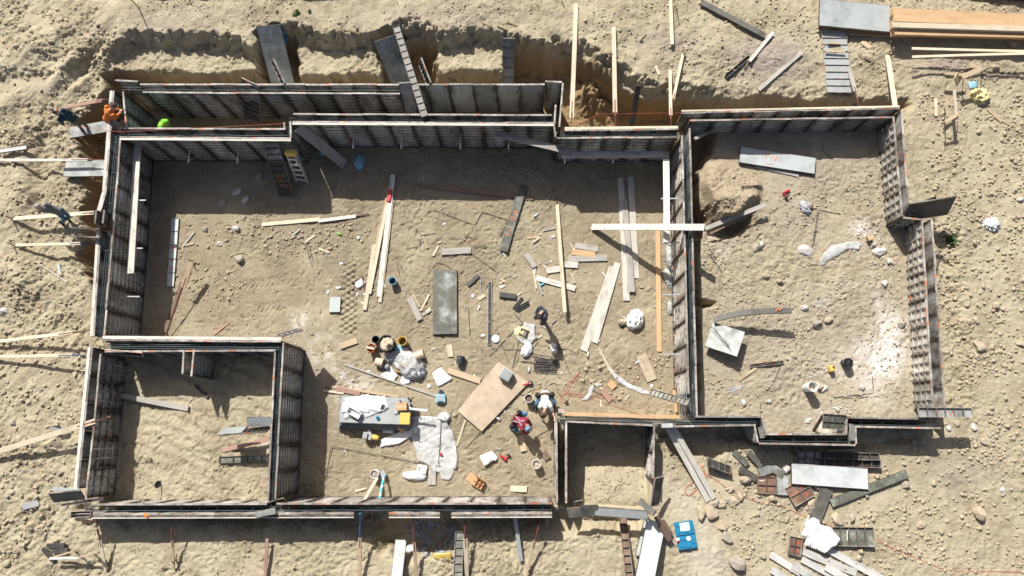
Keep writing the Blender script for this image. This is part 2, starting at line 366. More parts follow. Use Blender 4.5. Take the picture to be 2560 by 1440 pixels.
mE = inside([(1715, 290), (2243, 282), (2264, 540), (2315, 545), (2348, 1060), (2128, 1055), (2128, 1098), (1905, 1098), (1895, 1052), (1735, 1050)], zr, 0.5)
def inner(m0, pts, zref, zt, wd, wob, ochre=0.0):
    global Z, OCHRE
    d = sdist(reg(pts, zref)) + wob * WOB + 0.25 * WOB2; m = sm(d, wd) * m0
    Z = blend(Z, m, zt); OCHRE = np.maximum(OCHRE, ochre * sm(d + 0.1, 0.2) * m0)
inner(mE, [(1715, 300), (1800, 330), (1775, 395), (1752, 440), (1748, 500), (1775, 545), (1770, 600), (1715, 600)], 1.1, 0.2, 0.35, 0.25, 0.35)
inner(mE, [(1715, 590), (1752, 590), (1752, 1040), (1715, 1040)], 1.1, 0.6, 0.3, 0.25)
inner(mE, [(1730, 735), (1800, 750), (1790, 775), (1730, 775)], 1.1, 0.6, 0.3, 0.2, 0.2)
inner(mE, [(1745, 560), (1800, 545), (1880, 530), (1900, 560), (1840, 600), (1760, 610)], 1.1, 0.6, 0.45, 0.2, 0.2)
mc = P(1850, 465, 1.5); ms = (GX - mc.x) * -.55 + (GY - mc.y) * -.83
inner(mE, [(1772, 400), (1820, 378), (1890, 392), (1918, 440), (1912, 490), (1872, 512), (1850, 545), (1795, 556), (1764, 510), (1757, 450)], 1.6, zr + np.clip(.36 + .42 * ms, 0, .72), 0.3, 0.3, 0.25)
OCHRE = np.maximum(OCHRE, 0.35 * mE * hump(1800, 530, 1.2, 1.1, .5, 1)); DAMP_SHADE = np.maximum(DAMP_SHADE, 0.9 * mE * np.clip(hump(1800, 540, 1.2, 1.2, .6, 1), 0, 1))  # ochre soil, and the mound's south foot darkened: its shade put in colour
Z += mE * hump(1800, 510, 1.2, 0.8, 0.25, 0.15, 0.2)
ROUGH += 1.9 * mE * hump(1815, 500, 1.2, 1.2, 0.9, 1.0)
# the rest of the relief: clods, ripples
hi = fbm(GX, GY, 1.3, 4, 21, 0.55); cl = fbm(GX, GY, 4.2, 3, 41, 0.6); cl2 = fbm(GX, GY, 9.0, 2, 51, 0.6)
lump = np.clip(cl + 0.05, 0, 1) ** 1.0
patch = np.clip(0.15 + 3.2 * (fbm(GX, GY, 0.45, 4, 121, .6) + 0.22), 0.12, 1.5); ROUGH = ROUGH * patch
cl3 = fbm(GX, GY, 13.0, 2, 57, 0.6); rdg = 0.5 - np.abs(fbm(GX, GY, 2.4, 4, 63, 0.55)) * 3
crack = np.clip(0.06 - np.abs(fbm(GX, GY, 1.9, 4, 68, 0.6)), 0, 0.06) / 0.06
clod = np.clip(fbm(GX, GY, 6.5, 3, 131, .62) - 0.02, 0, 1) * np.clip(3 * fbm(GX, GY, .8, 3, 141, .6) + .3, 0, 1.6)
stk = fbm(GX * 0.75 + GY * 0.75, (GY - GX) * 3.2, 0.8, 4, 151, .6)
ROUGH = ROUGH * (sm(22.3 - np.abs(GX), 1.5) * sm(GY + 7.2, 1.0) * sm(19.4 - GY, 1.5))
Z += ROUGH * (0.15 * hi + 0.05 * lump + 0.22 * clod + 0.06 * cl2 + 0.045 * cl3 + 0.03 * rdg - 0.035 * crack)
FINE = (sm(22.3 - np.abs(GX), 1.5) * sm(GY + 7.2, 1.0) * sm(19.4 - GY, 1.5))
Z += 0.10 * sm(west + .3, 1.0) * stk * FINE
cl4 = fbm(GX, GY, 12.0, 3, 59, 0.7)
Z += (0.008 * cl2 + 0.016 * cl4) * FINE
east = sm(sdist(reg([(2330, 250), (3200, 200), (3200, 1500), (1700, 1700), (1800, 1260), (2000, 1180), (2360, 1100)], 1.35)) + .2, 0.8)
Z += east * (0.07 * np.clip(fbm(GX, GY, 3.3, 3, 91, .65) + 0.02, 0, 1) + 0.04 * np.clip(cl2, 0, 1)) * np.clip(.3 + 3 * fbm(GX, GY, .6, 3, 161), .1, 1.4)
# footprints and ripples in the sand of the lower rooms
rip = np.sin((GX * 0.9 + GY * 2.2 + 1.8 * fbm(GX, GY, 0.8, 3, 77)) * 5.2)
Z += mC * 0.022 * rip * np.clip(0.6 + 2 * fbm(GX, GY, .5, 2, 78), 0, 1)
# boot prints
def prints(poly, n, zr_):
    q = reg(poly, zr_); x0, y0 = q.min(0); x1, y1 = q.max(0)
    for _ in range(n):
        cx, cy, a0 = random.uniform(x0, x1), random.uniform(y0, y1), random.uniform(0, 6.3)
        for s in range(random.randint(3, 9)):
            px, py = cx + math.cos(a0) * .62 * s - math.sin(a0) * .11 * (-1) ** s, cy + math.sin(a0) * .62 * s + math.cos(a0) * .11 * (-1) ** s
            if not (x0 < px < x1 and y0 < py < y1): continue
            i0 = np.searchsorted(xs, px - .3); i1 = np.searchsorted(xs, px + .3); j0 = np.searchsorted(ys, py - .3); j1 = np.searchsorted(ys, py + .3)
            X_, Y_ = GX[j0:j1, i0:i1] - px, GY[j0:j1, i0:i1] - py; u = (X_ * math.cos(a0) + Y_ * math.sin(a0)) / .15; v = (-X_ * math.sin(a0) + Y_ * math.cos(a0)) / .06
            r2 = u * u + v * v; Z[j0:j1, i0:i1] += -.028 * np.exp(-r2 ** 2) + .007 * np.exp(-(np.sqrt(r2) - 1.45) ** 2 * 6)
prints([(400, 420), (1650, 420), (1660, 1230), (760, 1230)], 170, 0); prints([(1780, 420), (2230, 420), (2280, 1020), (1780, 1020)], 60, 1.2); prints([(290, 930), (660, 930), (650, 1230), (280, 1230)], 40, .7); prints([(300, 1340), (1600, 1340), (1700, 1440), (200, 1440)], 50, 1.3); prints([(1700, 150), (2500, 150), (2500, 230), (1700, 230)], 40, 1.5)
# wheel tracks with lugs
for (ax, ay), (bx, by) in (((1690, 1440), (1760, 1290)), ((1820, 1440), (1850, 1330)), ((2440, 1440), (2560, 1340)), ((2180, 560), (2080, 800)), ((560, 700), (1300, 620)), ((600, 760), (1300, 690)), ((1760, 60), (2560, 200)), ((30, 60), (330, 40))):
    p, q = P(ax, ay, 1), P(bx, by, 1); L_ = math.hypot(q.x - p.x, q.y - p.y); cx, sx = (q.x - p.x) / L_, (q.y - p.y) / L_
    u = (GX - p.x) * cx + (GY - p.y) * sx; v = -(GX - p.x) * sx + (GY - p.y) * cx + .2 * WOB; k = np.exp(-(v / .2) ** 6) * sm(u, .5) * sm(L_ - u, .5) * np.clip(.5 + 3 * fbm(GX, GY, .5, 2, 171), 0, 1)
    Z += k * (-.03 + .022 * np.sin(u * 30 + 6 * np.abs(v) / .2))
# digger teeth marks in the main floor
tr = sm(sdist(reg([(855, 650), (895, 652), (895, 840), (845, 835)], 0)), 0.1)
Z += tr * 0.03 * np.sign(np.sin(GY * 26)) * np.sign(np.sin(GX * 17))
# soil colours that belong to the soil itself
GREY = np.maximum(GREY, np.clip(hump(1930, 140, 1.7, 1.5, 1.0, 1.3), 0, 1)); Z += hump(1930, 140, 1.7, 1.2, 0.8, 0.22)
GREY = np.maximum(GREY, np.clip(hump(2385, 150, 1.6, 1.2, 0.5, 1.0), 0, 1)); GREY = np.maximum(GREY, np.clip(hump(1670, 105, 1.7, 1.2, 0.5, .8), 0, 1))
GREY = np.maximum(GREY, np.clip(0.5 * mE * (0.7 + 1.6 * fbm(GX, GY, 0.5, 3, 88)), 0, 1)); GREY = np.maximum(GREY, np.clip(hump(2400, 1180, 1.3, 1.6, .8, .6), 0, 1))
GREY = np.maximum(GREY, np.clip(hump(1070, 60, 1.7, 4, .7, .5), 0, 1)); GREY = np.maximum(GREY, np.clip(hump(420, 70, 1.7, 3, .7, .5), 0, 1))
pw = hump(2215, 885, 1.2, 0.6, 1.3, 1.25, -0.28) + hump(2160, 905, 1.2, 1.1, .65, .6) + hump(2230, 830, 1.2, 0.4, 0.5, 0.6) + hump(2200, 780, 1.2, .12, .9, .5)
POWDER = np.clip(pw * (0.62 + 1.7 * fbm(GX, GY, 1.5, 6, 99, .66)), 0, .82); ROUGH *= (1 - .6 * np.clip(pw, 0, 1))
flat = sm(sdist(reg([(1640, 1180), (1720, 1200), (1780, 1290), (1860, 1440), (1700, 1500), (1690, 1300)], 1.3)) + .2, .8); ROUGH *= 1 - .8 * flat; POWDER = np.maximum(POWDER, .16 * flat)
for px, py, r_, h_ in ((860, 950, .7, .5), (700, 1140, .7, .25), (1060, 1160, .6, .2), (735, 800, .35, .5), (790, 870, .7, .28), (2140, 590, .4, .5), (1790, 610, .5, .3), (2030, 760, .5, .25), (2040, 1060, .5, .5)):
    POWDER = np.maximum(POWDER, np.clip(hump(px, py, .6, r_, r_, h_) * (0.6 + 4 * fbm(GX, GY, 4.0, 3, 98, .7)), 0, 1))
def G(x, y):
    i = min(max(np.searchsorted(xs, x) - 1, 0), len(xs) - 2); j = min(max(np.searchsorted(ys, y) - 1, 0), len(ys) - 2)
    u = (x - xs[i]) / (xs[i + 1] - xs[i]); v = (y - ys[j]) / (ys[j + 1] - ys[j])
    return float((Z[j, i] * (1 - u) + Z[j, i + 1] * u) * (1 - v) + (Z[j + 1, i] * (1 - u) + Z[j + 1, i + 1] * u) * v)
def GP(px, py, up=0.0):        # the ground point seen at a photo pixel, raised by up
    z = 1.0
    for _ in range(9):
        p = P(px, py, z + up); z = 0.5 * z + 0.5 * G(p.x, p.y)
    p = P(px, py, z + up); return p
me = bpy.data.meshes.new('ground'); ny, nx = GX.shape
me.vertices.add(nx * ny); me.vertices.foreach_set('co', np.stack([GX, GY, Z], 2).astype(np.float32).ravel())
ii = (np.arange(ny - 1)[:, None] * nx + np.arange(nx - 1)[None, :]).ravel()
q = np.stack([ii, ii + 1, ii + nx + 1, ii + nx], 1).astype(np.int32)
me.loops.add(q.size); me.loops.foreach_set('vertex_index', q.ravel())
me.polygons.add(len(q)); me.polygons.foreach_set('loop_start', np.arange(0, q.size, 4, dtype=np.int32)); me.polygons.foreach_set('loop_total', np.full(len(q), 4, np.int32))
me.polygons.foreach_set('use_smooth', np.ones(len(q), bool)); me.update(calc_edges=True)
for nm, A in (('ochre', OCHRE), ('damp_shade', DAMP_SHADE), ('greyness', GREY), ('powder', POWDER)):
    at = me.attributes.new(nm, 'FLOAT', 'POINT'); at.data.foreach_set('value', A.astype(np.float32).ravel())
m, nt, b = NT('soil', 0.95); b.inputs['Specular IOR Level'].default_value = 0.15
oc = coord(nt)
n1 = noise(nt, oc, 0.35, 5, 0.6); n2 = noise(nt, oc, 2.6, 7, 0.7); n3 = noise(nt, oc, 17, 6, 0.75)
c = ramp(nt, n2, [(0.28, (0.275, 0.232, 0.155)), (0.5, (0.392, 0.34, 0.235)), (0.72, (0.475, 0.42, 0.305))])
c = mix(nt, ramp(nt, n1, [(0.42, 0.0), (0.66, 0.75)]), c, (0.45, 0.40, 0.285))
n5 = noise(nt, oc, 0.9, 6, 0.62)
c = mix(nt, ramp(nt, n5, [(0.50, 0.0), (0.64, 0.5)]), c, (0.27, 0.215, 0.15))
def att(n): return nd(nt, 'ShaderNodeAttribute', attribute_name=n).outputs['Fac']
c = mix(nt, math_(nt, 'MULTIPLY', att('damp_shade'), ramp(nt, n2, [(0.3, 1.0), (0.75, 0.5)])), c, (0.25, 0.203, 0.142))
c = mix(nt, math_(nt, 'MULTIPLY', att('greyness'), 0.8), c, mix(nt, n3, (0.24, 0.20, 0.17), (0.37, 0.32, 0.28)))
c = mix(nt, math_(nt, 'MULTIPLY', att('ochre'), 0.85), c, mix(nt, n2, (0.22, 0.135, 0.06), (0.36, 0.235, 0.115)))
c = mix(nt, att('powder'), c, (0.76, 0.74, 0.72))
vo = nd(nt, 'ShaderNodeTexVoronoi'); vo.inputs['Scale'].default_value = 13; lk(nt, oc, vo.inputs['Vector'])
speck = ramp(nt, vo.outputs['Color'], [(0.80, 0.0), (0.86, 1.0)])
near = ramp(nt, vo.outputs['Distance'], [(0.16, 1.0), (0.24, 0.0)])
c = mix(nt, math_(nt, 'MULTIPLY', math_(nt, 'MULTIPLY', speck, near), 0.6), c, (0.56, 0.49, 0.40))
c = mix(nt, ramp(nt, n3, [(0.30, 0.55), (0.43, 0.0)]), c, (0.19, 0.138, 0.085))
lk(nt, c, b.inputs['Base Color'])
n4 = noise(nt, oc, 15.0, 7, 0.75)
for at_ in (('patchy', patch),):
    at = me.attributes.new(at_[0], 'FLOAT', 'POINT'); at.data.foreach_set('value', at_[1].astype(np.float32).ravel())
bump(nt, b, math_(nt, 'MULTIPLY', math_(nt, 'ADD', math_(nt, 'MULTIPLY', att('patchy'), 0.7), 0.35), math_(nt, 'ADD', math_(nt, 'MULTIPLY', n4, 1.0), math_(nt, 'MULTIPLY', n3, 0.5))), 0.8, 0.045)
M['soil'] = m; me.materials.append(m)
ground = link('ground', me); tag(ground, kind='structure')
# ------------------------------------------------------------------ formwork
def wall_panel_meshes(kind):
    """a 0.9 m wide, unit high form panel: ribbed frame on +Y, skin near y = 0"""
    f = MB(); W = 0.9; t = 0.062; e = 0.018
    zt = 0.016
    f.box(0.002, e, 0, t, 0, 1); f.box(W - e, W - 0.002, 0, t, 0, 1)
    f.box(e, W - e, 0.001, t - 0.002, 0, zt)
    f.box(0.002, W - 0.002, 0.0, t + 0.002, 1 - zt, 1.0015, 1)
    if kind == 'grid':
        for k in (1, 2, 3): f.box(e, W - e, 0.012, t + 0.004, k / 4 - 0.02, k / 4 + 0.02, 2)
        for k in (1, 2): f.box(W * k / 3 - 0.025, W * k / 3 + 0.025, 0.0125, t + 0.012, 0.02, 0.98, 2)
    else:
        for k in range(1, 9):
            z = k / 9; f.box(e, W - e, 0.010, 0.034, z - 0.009, z + 0.009, 2)
        for z in (0.94, 0.06): f.box(0.29, 0.315, 0.011, 0.045, z - 0.04, z + 0.04, 2); f.box(0.585, 0.61, 0.011, 0.045, z - 0.04, z + 0.04, 2)
    s = MB(); s.box(e, W - e, 0.003, 0.010, 0.003, 0.997)
    return f, s
def as_mesh(mb, name, mats):
    me = bpy.data.meshes.new(name); me.from_pydata(mb.v, [], mb.f)
    for m_ in mats: me.materials.append(M[m_])
    me.polygons.foreach_set('material_index', mb.m); me.update(); return me
PM = {}
for kd in ('rib', 'grid'):
    f, s = wall_panel_meshes(kd)
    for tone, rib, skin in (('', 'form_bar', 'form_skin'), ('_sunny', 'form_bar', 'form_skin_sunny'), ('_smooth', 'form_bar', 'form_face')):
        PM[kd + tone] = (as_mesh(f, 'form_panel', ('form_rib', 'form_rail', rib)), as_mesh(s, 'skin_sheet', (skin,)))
WALLN = 0
def wall(runs, label, s, zb=0.0, kind='rib', cap=None, rebar=True, group='steel wall forms standing around the excavation', top=T, skip=()):
    """runs: photo pixels of the top edge, ribs on the left (+1) or right (-1) of the way it runs"""
    pts = [P(x, y, top) for x, y in runs]
    if s < 0: pts = pts[::-1]
    o = thing('wall_form', label, 'wall form', (pts[0].x, pts[0].y, zb), group)
    k = 0
    for a, b in zip(pts[:-1], pts[1:]):
        L = (b - a).length; n = max(1, round(L / 0.9)); d = (b - a) / n; ang = math.atan2(d.y, d.x)
        for i in range(n):
            k += 1
            if k in skip: continue
            p = a + d * i; hz = random.choice((0, 0, 0, 0.012, -0.012, 0.02))
            pf = link('form_panel', PM[kind][0], o)
            pf.matrix_local = Matrix.Translation((p.x - pts[0].x, p.y - pts[0].y, 0)) @ Matrix.Rotation(ang + random.uniform(-0.006, 0.006), 4, 'Z') @ Matrix.Diagonal((d.length / 0.9 * 0.997, 1, top - zb + hz, 1))
            link('skin_sheet', PM[kind][1], pf)
    for cap in (cap if isinstance(cap, list) else [cap] if cap else []):
        for a, b in zip(pts[:-1], pts[1:]):
            L = (b - a).length; u = (b - a) / L; nrm = Vector((-u.y, u.x, 0)); nb = max(1, round(L / 4.3)); x = 0
            for i in range(nb):
                x2 = L * (i + 1) / nb
                mb = MB(); mb.box(0, x2 - x - 0.01, -cap[1] / 2, cap[1] / 2, -0.03, 0.012 + 0.006 * (i % 2)); off = 0.07 + cap[1] / 2 + (cap[2] if len(cap) > 2 else 0)
                X = frame(a + u * x + nrm * off - pts[0] + Vector((0, 0, top - zb)), b + nrm * off - pts[0] + Vector((0, 0, top - zb)))
                mb.build('cap_board', cap[0], o, X); x = x2
    return o
def bars(pts, label, n=3, spread=0.18, z=T - 0.12, ties=0.6, mat='rebar_teal', rad=0.011, layers=(0.0, -0.35)):
    """horizontal bars with cross ties lying between two forms"""
    ws = [P(x, y, T) for x, y in pts]; mb = MB(); o = Vector((ws[0].x, ws[0].y, z))
    for lz in layers:
        for i in range(n):
            off = (i / (n - 1) - 0.5) * spread if n > 1 else 0
            line = []
            for k, p in enumerate(ws):
                d = (ws[min(k + 1, len(ws) - 1)] - ws[max(k - 1, 0)]).normalized(); nr = Vector((-d.y, d.x, 0))
                line.append(Vector((p.x, p.y, z + lz + random.uniform(-.01, .01))) + nr * off)
            fine = []
            for p_, q_ in zip(line[:-1], line[1:]):
                m_ = max(2, int((q_ - p_).length / 0.8))
                fine += [p_.lerp(q_, t / m_) + Vector((random.uniform(-.012, .012), random.uniform(-.012, .012), random.uniform(-.01, .01))) for t in range(m_)]
            mb.tube(fine + [line[-1]], rad, 6)
    for a, b in zip(ws[:-1], ws[1:]):
        L = (b - a).length; u = (b - a) / L; nr = Vector((-u.y, u.x, 0)); m_ = int(L / ties)
        for i in range(m_):
            c = a + u * (i + 0.5) * L / max(1, m_); c.z = z + 0.02
            mb.tube([c - nr * 0.16, c + nr * 0.16], 0.007, 5)
            if i % 2: mb.tube([c - u * 0.02 - Vector((0, 0, 1.6)), c - u * 0.02], 0.009, 5)
    ob = mb.build('rebar_cage', mat, org=o); tag(ob, label, 'rebar', 'rebar cages between the wall forms'); return ob
# the deep narrow room along the north side
wall([(350, 213), (1362, 213)], 'long outer steel form of the north wall, smooth grey face towards the narrow room', +1, kind='rib_smooth')
wall([(357, 229), (1000, 232)], 'inner form of the north wall, its dim ribs facing the narrow northern room', -1)
wall([(288, 203), (346, 206)], 'short dark corner form at the northwest tip of the narrow room', +1)
wall([(306, 229), (313, 322)], 'dark end form of the narrow room beside the worker in orange', +1)
wall([(300, 323), (714, 325)], 'form edging the south side of the narrow room beside the green-shirted worker', +1)
wall([(300, 341), (728, 344)], 'shaded ribbed form with a white cap board behind the stepladder', -1, cap=('wood_white', 0.075))
wall([(714, 325), (712, 305)], 'stub of form with an orange top edge at the jog of the narrow room', +1, rebar=False)
wall([(729, 344), (728, 303)], 'short form at the jog beside the stepladder', +1)
wall([(733, 287), (1380, 290)], 'form behind the main room, its top edge just below the tall grey north face', +1)
wall([(731, 303), (1385, 306)], 'longest shaded ribbed form of the main room, white cap board along its top', -1, cap=('wood_white', 0.075))
wall([(1363, 205), (1405, 207), (1396, 318)], 'orange-edged end form closing the east end of the narrow room', +1)
wall([(1391, 262), (1388, 310)], 'small inner end form beside the orange-edged end of the narrow room', -1)
wall([(1386, 306), (1391, 342)], 'short form at the jog under the sagging grey plank', -1)
wall([(1412, 328), (1696, 325)], 'outer form with a pale board on top, beside the trench with the leaning black post', +1, cap=('wood_new', 0.09))
wall([(1392, 343), (1692, 341)], 'shaded ribbed form of the main room above the grey walkway plank', -1)
# west side
wall([(286, 226), (267, 480), (253, 528)], 'outer west form with a white cap board, beside the worker in orange', -1, cap=('wood_white', 0.10))
wall([(253, 575), (237, 840)], 'outer west form with a white cap board, below the two stub panels', -1, cap=('wood_white', 0.10))
wall([(299, 344), (258, 838)], 'inner west form of the main room, stained ribs behind the long white plank', +1)
wall([(232, 868), (197, 1222)], 'outer west form with white cap board around the sandy lower room', -1, 0.3, cap=('wood_white', 0.10))
wall([(250, 885), (213, 1247)], 'inner west form of the sandy lower room, dark grid of ribs in shade', +1, 0.7, kind='grid')
# the sandy lower room
wall([(255, 852), (703, 856)], 'form with a wide pale cap board between the main room and the sandy lower room', +1, cap=('wood_white', 0.11))
wall([(262, 876), (690, 874)], 'shaded form along the north side of the sandy lower room', -1, 0.6)
wall([(706, 857), (686, 1248)], 'grey ribbed form facing the main room, its long shadow beside the white-topped table', +1)
wall([(690, 874), (672, 1254)], 'form with orange paint on its top edge along the sandy lower room', -1, 0.6)
wall([(462, 874), (459, 935)], 'narrow form of the small pier standing into the sandy lower room', -1, 0.7)
wall([(483, 874), (476, 941)], 'ribbed form of the small pier standing into the sandy lower room', +1, 0.7)
# south side
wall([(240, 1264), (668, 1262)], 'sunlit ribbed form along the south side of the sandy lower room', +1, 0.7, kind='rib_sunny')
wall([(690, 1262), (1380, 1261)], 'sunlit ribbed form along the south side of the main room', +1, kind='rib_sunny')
wall([(190, 1283), (885, 1281)], 'outer south form with a pale board below its edge, west stretch with the braces', -1, 0.7, cap=[('form_rib', 0.07), ('wood_white', 0.03, 0.075)])
wall([(972, 1281), (1100, 1281)], 'short outer south form above the heap of dark slate rubble', -1, 0.5, cap=[('form_rib', 0.07), ('wood_white', 0.03, 0.075)])
wall([(1128, 1281), (1380, 1280)], 'outer south form between the slate rubble and the small square room', -1, 0.7, cap=[('form_rib', 0.07), ('wood_white', 0.03, 0.075)])
# small square room
wall([(1393, 1032), (1395, 1258)], 'outer west form of the small square room beside the kneeling worker', -1)
wall([(1413, 1052), (1413, 1258)], 'inner west form of the small square room, black gap behind it', +1, 0.5)
wall([(1413, 1051), (1634, 1061)], 'form along the north side of the small square room, its inside in deep shade', -1, 0.5)
wall([(1638, 1066), (1635, 1196)], 'sunlit stained form on the east side of the small square room', -1, 0.7, kind='rib_sunny')
# east room
wall([(1704, 284), (2250, 273)], 'outer north form of the pale east room, beside the trench', +1, 0.6, cap=('wood_new', 0.07), rebar=False)
wall([(1724, 299), (2236, 291)], 'inner north form of the pale east room, black ribs in deep shade', -1, 1.05)
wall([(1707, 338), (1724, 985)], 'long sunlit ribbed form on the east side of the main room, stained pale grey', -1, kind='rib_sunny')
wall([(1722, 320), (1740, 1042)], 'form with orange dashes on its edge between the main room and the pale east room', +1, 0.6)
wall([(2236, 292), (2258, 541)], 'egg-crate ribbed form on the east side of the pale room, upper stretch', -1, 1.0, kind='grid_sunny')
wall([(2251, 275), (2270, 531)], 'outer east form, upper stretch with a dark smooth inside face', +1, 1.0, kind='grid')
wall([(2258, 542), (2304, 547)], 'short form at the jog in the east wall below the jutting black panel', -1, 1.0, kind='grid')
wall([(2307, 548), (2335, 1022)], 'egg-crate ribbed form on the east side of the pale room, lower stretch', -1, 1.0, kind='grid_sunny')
wall([(2327, 548), (2360, 1038)], 'outer east form, lower stretch with a grey smooth inside face', +1, 1.0, kind='grid')
wall([(1738, 1044), (1903, 1044), (1912, 1088), (2118, 1088), (2119, 1046), (2345, 1050)], 'inner south form of the pale east room, stepping out around a bay', +1, 1.0)
wall([(1660, 1064), (1888, 1060), (1897, 1106), (2138, 1110), (2136, 1064), (2352, 1068)], 'outer south form of the pale east room, rusty edge stepping out around a bay', -1, 0.95)
bars([(300, 218), (1000, 220)], 'rebar inside the north wall, seen past its pale top edges', 2, 0.1)
bars([(296, 332), (720, 334), (720, 296), (1385, 298)], 'rebar bending round the jog between narrow room and main room', 4, 0.2)
bars([(1400, 335), (1700, 333)], 'rebar between the forms beside the trench with the leaning black post', 4, 0.18)
bars([(291, 335), (246, 850)], 'rebar lattice in the west wall beside the long white plank', 4, 0.2)
bars([(252, 862), (697, 865)], 'rebar in the wall under the wide pale cap board', 4, 0.2)
bars([(697, 865), (680, 1255)], 'rebar in the wall east of the sandy lower room', 4, 0.17)
bars([(205, 1273), (1380, 1271)], 'rebar in the dark slot of the south wall', 2, 0.12)
bars([(1716, 335), (1731, 1040)], 'rebar running the length of the wall between the main and east rooms', 5, 0.2)
bars([(1400, 1048), (1640, 1056), (1895, 1053)], 'rebar along the north side of the small square room running east', 5, 0.22)
bars([(1905, 1098), (2126, 1100)], 'rebar in the slot of the south bay', 2, 0.12)
bars([(2130, 1057), (2345, 1059)], 'rebar in the slot east of the south bay', 2, 0.12)
# ------------------------------------------------------------------ builders for loose things
def perp_w(a, b, wpx, za, zb):
    d = Vector((b[0] - a[0], b[1] - a[1])); d.normalize(); n = Vector((-d.y, d.x)) * wpx / 2
    mx, my = (a[0] + b[0]) / 2, (a[1] + b[1]) / 2; z = (za + zb) / 2
    return (P(mx + n.x, my + n.y, z) - P(mx - n.x, my - n.y, z)).length
def ends(a, b, za, zb, lift=0.0):
    """world end points; None = lying on the ground there"""
    A = P(a[0], a[1], za) if za is not None else GP(a[0], a[1], lift)
    B = P(b[0], b[1], zb) if zb is not None else GP(b[0], b[1], lift)
    if za is None and zb is None:
        up = max([G(A.x + (B.x - A.x) * t, A.y + (B.y - A.y) * t) - (A.z + (B.z - A.z) * t) for t in (.1, .25, .4, .5, .6, .75, .9)] + [0])
        up = min(up, 0.16) * 0.85
        A.z += up; B.z += up
    return A, B
def plank_mesh(L, w, t, bow=0.006, n=7):
    mb = MB(); by, bz = random.uniform(-1, 1) * bow * L * 0.4, random.uniform(0, 1) * bow * L * 0.4
    vs = []
    for i in range(n + 1):
        u = i / n; k = 4 * u * (1 - u); x = L * u
        e = 0.004 if i in (0, n) else 0
        for y, z in ((-w / 2 + e, 0), (w / 2 - e, 0), (w / 2, t * .15), (w / 2, t * .88), (w / 2 - .004 - e, t), (-w / 2 + .004 + e, t), (-w / 2, t * .88), (-w / 2, t * .15)):
            vs.append((x + (random.uniform(-.004, .004) if i in (0, n) else 0), y + by * k, z + bz * k))
    fs = [(i * 8 + k, (i + 1) * 8 + k, (i + 1) * 8 + (k + 1) % 8, i * 8 + (k + 1) % 8) for i in range(n) for k in range(8)]
    fs += [tuple(range(8)), tuple(range(n * 8, n * 8 + 8))[::-1]]
    mb.add(vs, fs); return mb
def plank(a, b, wpx, mat, label, t=0.038, za=None, zb=None, lift=0.012, roll=0.0, group=None, name='plank', cat='plank', parent=None, bow=0.006):
    A, B = ends(a, b, za, zb, lift); w = perp_w(a, b, wpx, A.z, B.z)
    o = plank_mesh((B - A).length, w, t, bow).build(name, mat, parent, frame(A, B, roll=roll))
    if parent is None: tag(o, label, cat, group)
    return o
def stick(a, b, label, wpx=5, mat='wood_tan', **k):
    k.setdefault('name', 'wood_stick'); k.setdefault('cat', 'stick'); k.setdefault('t', 0.03)
    return plank(a, b, wpx, mat, label, **k)
def form(a, b, wpx, kind, label, skin='plate_mid', rail='form_rail', rib='form_rib', t=0.062, nr=7, nl=0, za=None, zb=None, lift=0.012, roll=0.0, group='loose form panels lying about', marks=(), name='form_panel', w=None, AB=None):
    A, B = AB or ends(a, b, za, zb, lift); L = (B - A).length; w = w or perp_w(a, b, wpx, A.z, B.z)
    o = thing(name, label, 'form panel', X=frame(A, B, roll=roll), group=group)
    fr = MB(); e = 0.012; h = w / 2
    if kind == 'plate':
        s = MB(); s.box(e, L - e, -h + e, h - e, t - 0.012, t - 0.002); s.build('face_plate', skin, o)
        fr.box(0, e, -h, h, 0, t); fr.box(L - e, L, -h, h, 0, t); fr.box(e, L - e, -h, -h + e, 0, t - .001); fr.box(e, L - e, h - e, h, 0, t - .001)
        fr.build('edge_frame', rib, o)
        zt = t
    else:
        s = MB(); s.box(e, L - e, -h + e, h - e, 0.002, 0.010); s.build('skin_sheet', skin, o)
        fr.box(0, e, -h, h, 0, t, 1); fr.box(L - e, L, -h, h, 0, t, 1); fr.box(e, L - e, -h, -h + e, 0, t - .001, 1); fr.box(e, L - e, h - e, h, 0, t - .001, 1)
        for i in range(1, nr): x = L * i / nr; fr.box(x - .009, x + .009, -h + e, h - e, 0.009, t - 0.006)
        for i in range(1, nl): y = -h + w * i / nl; fr.box(e, L - e, y - .009, y + .009, 0.0095, t - 0.003)
        fr.build('rib_frame', (rib, rail), o)
        zt = 0.012
    for mat, strokes in marks:
        mb = MB()
        for st in strokes: ribbon(mb, [(x * L, y * w) for x, y in st], 0.022, zt)
        mb.build('paint_mark', mat, o)
    return o
def ribbon(mb, pts, w, z):
    for p, q in zip(pts[:-1], pts[1:]):
        p, q = Vector((p[0], p[1], z)), Vector((q[0], q[1], z)); d = (q - p).normalized() * w * .4; n = Vector((-d.y, d.x, 0)).normalized() * w / 2; u = Vector((0, 0, 0.002 + random.random() * 0.0008))
        mb.add([p - d - n, p - d + n, q + d + n, q + d - n, p - d - n + u, p - d + n + u, q + d + n + u, q + d - n + u], [(4, 7, 6, 5), (0, 4, 5, 1), (1, 5, 6, 2), (2, 6, 7, 3), (3, 7, 4, 0)])
LET_A = lambda x, s=1: [[(x - .03 * s, -.22), (x + .035 * s, 0.02), (x - .03 * s, .26)], [(x - .005 * s, -.12), (x - .005 * s, .14)]]
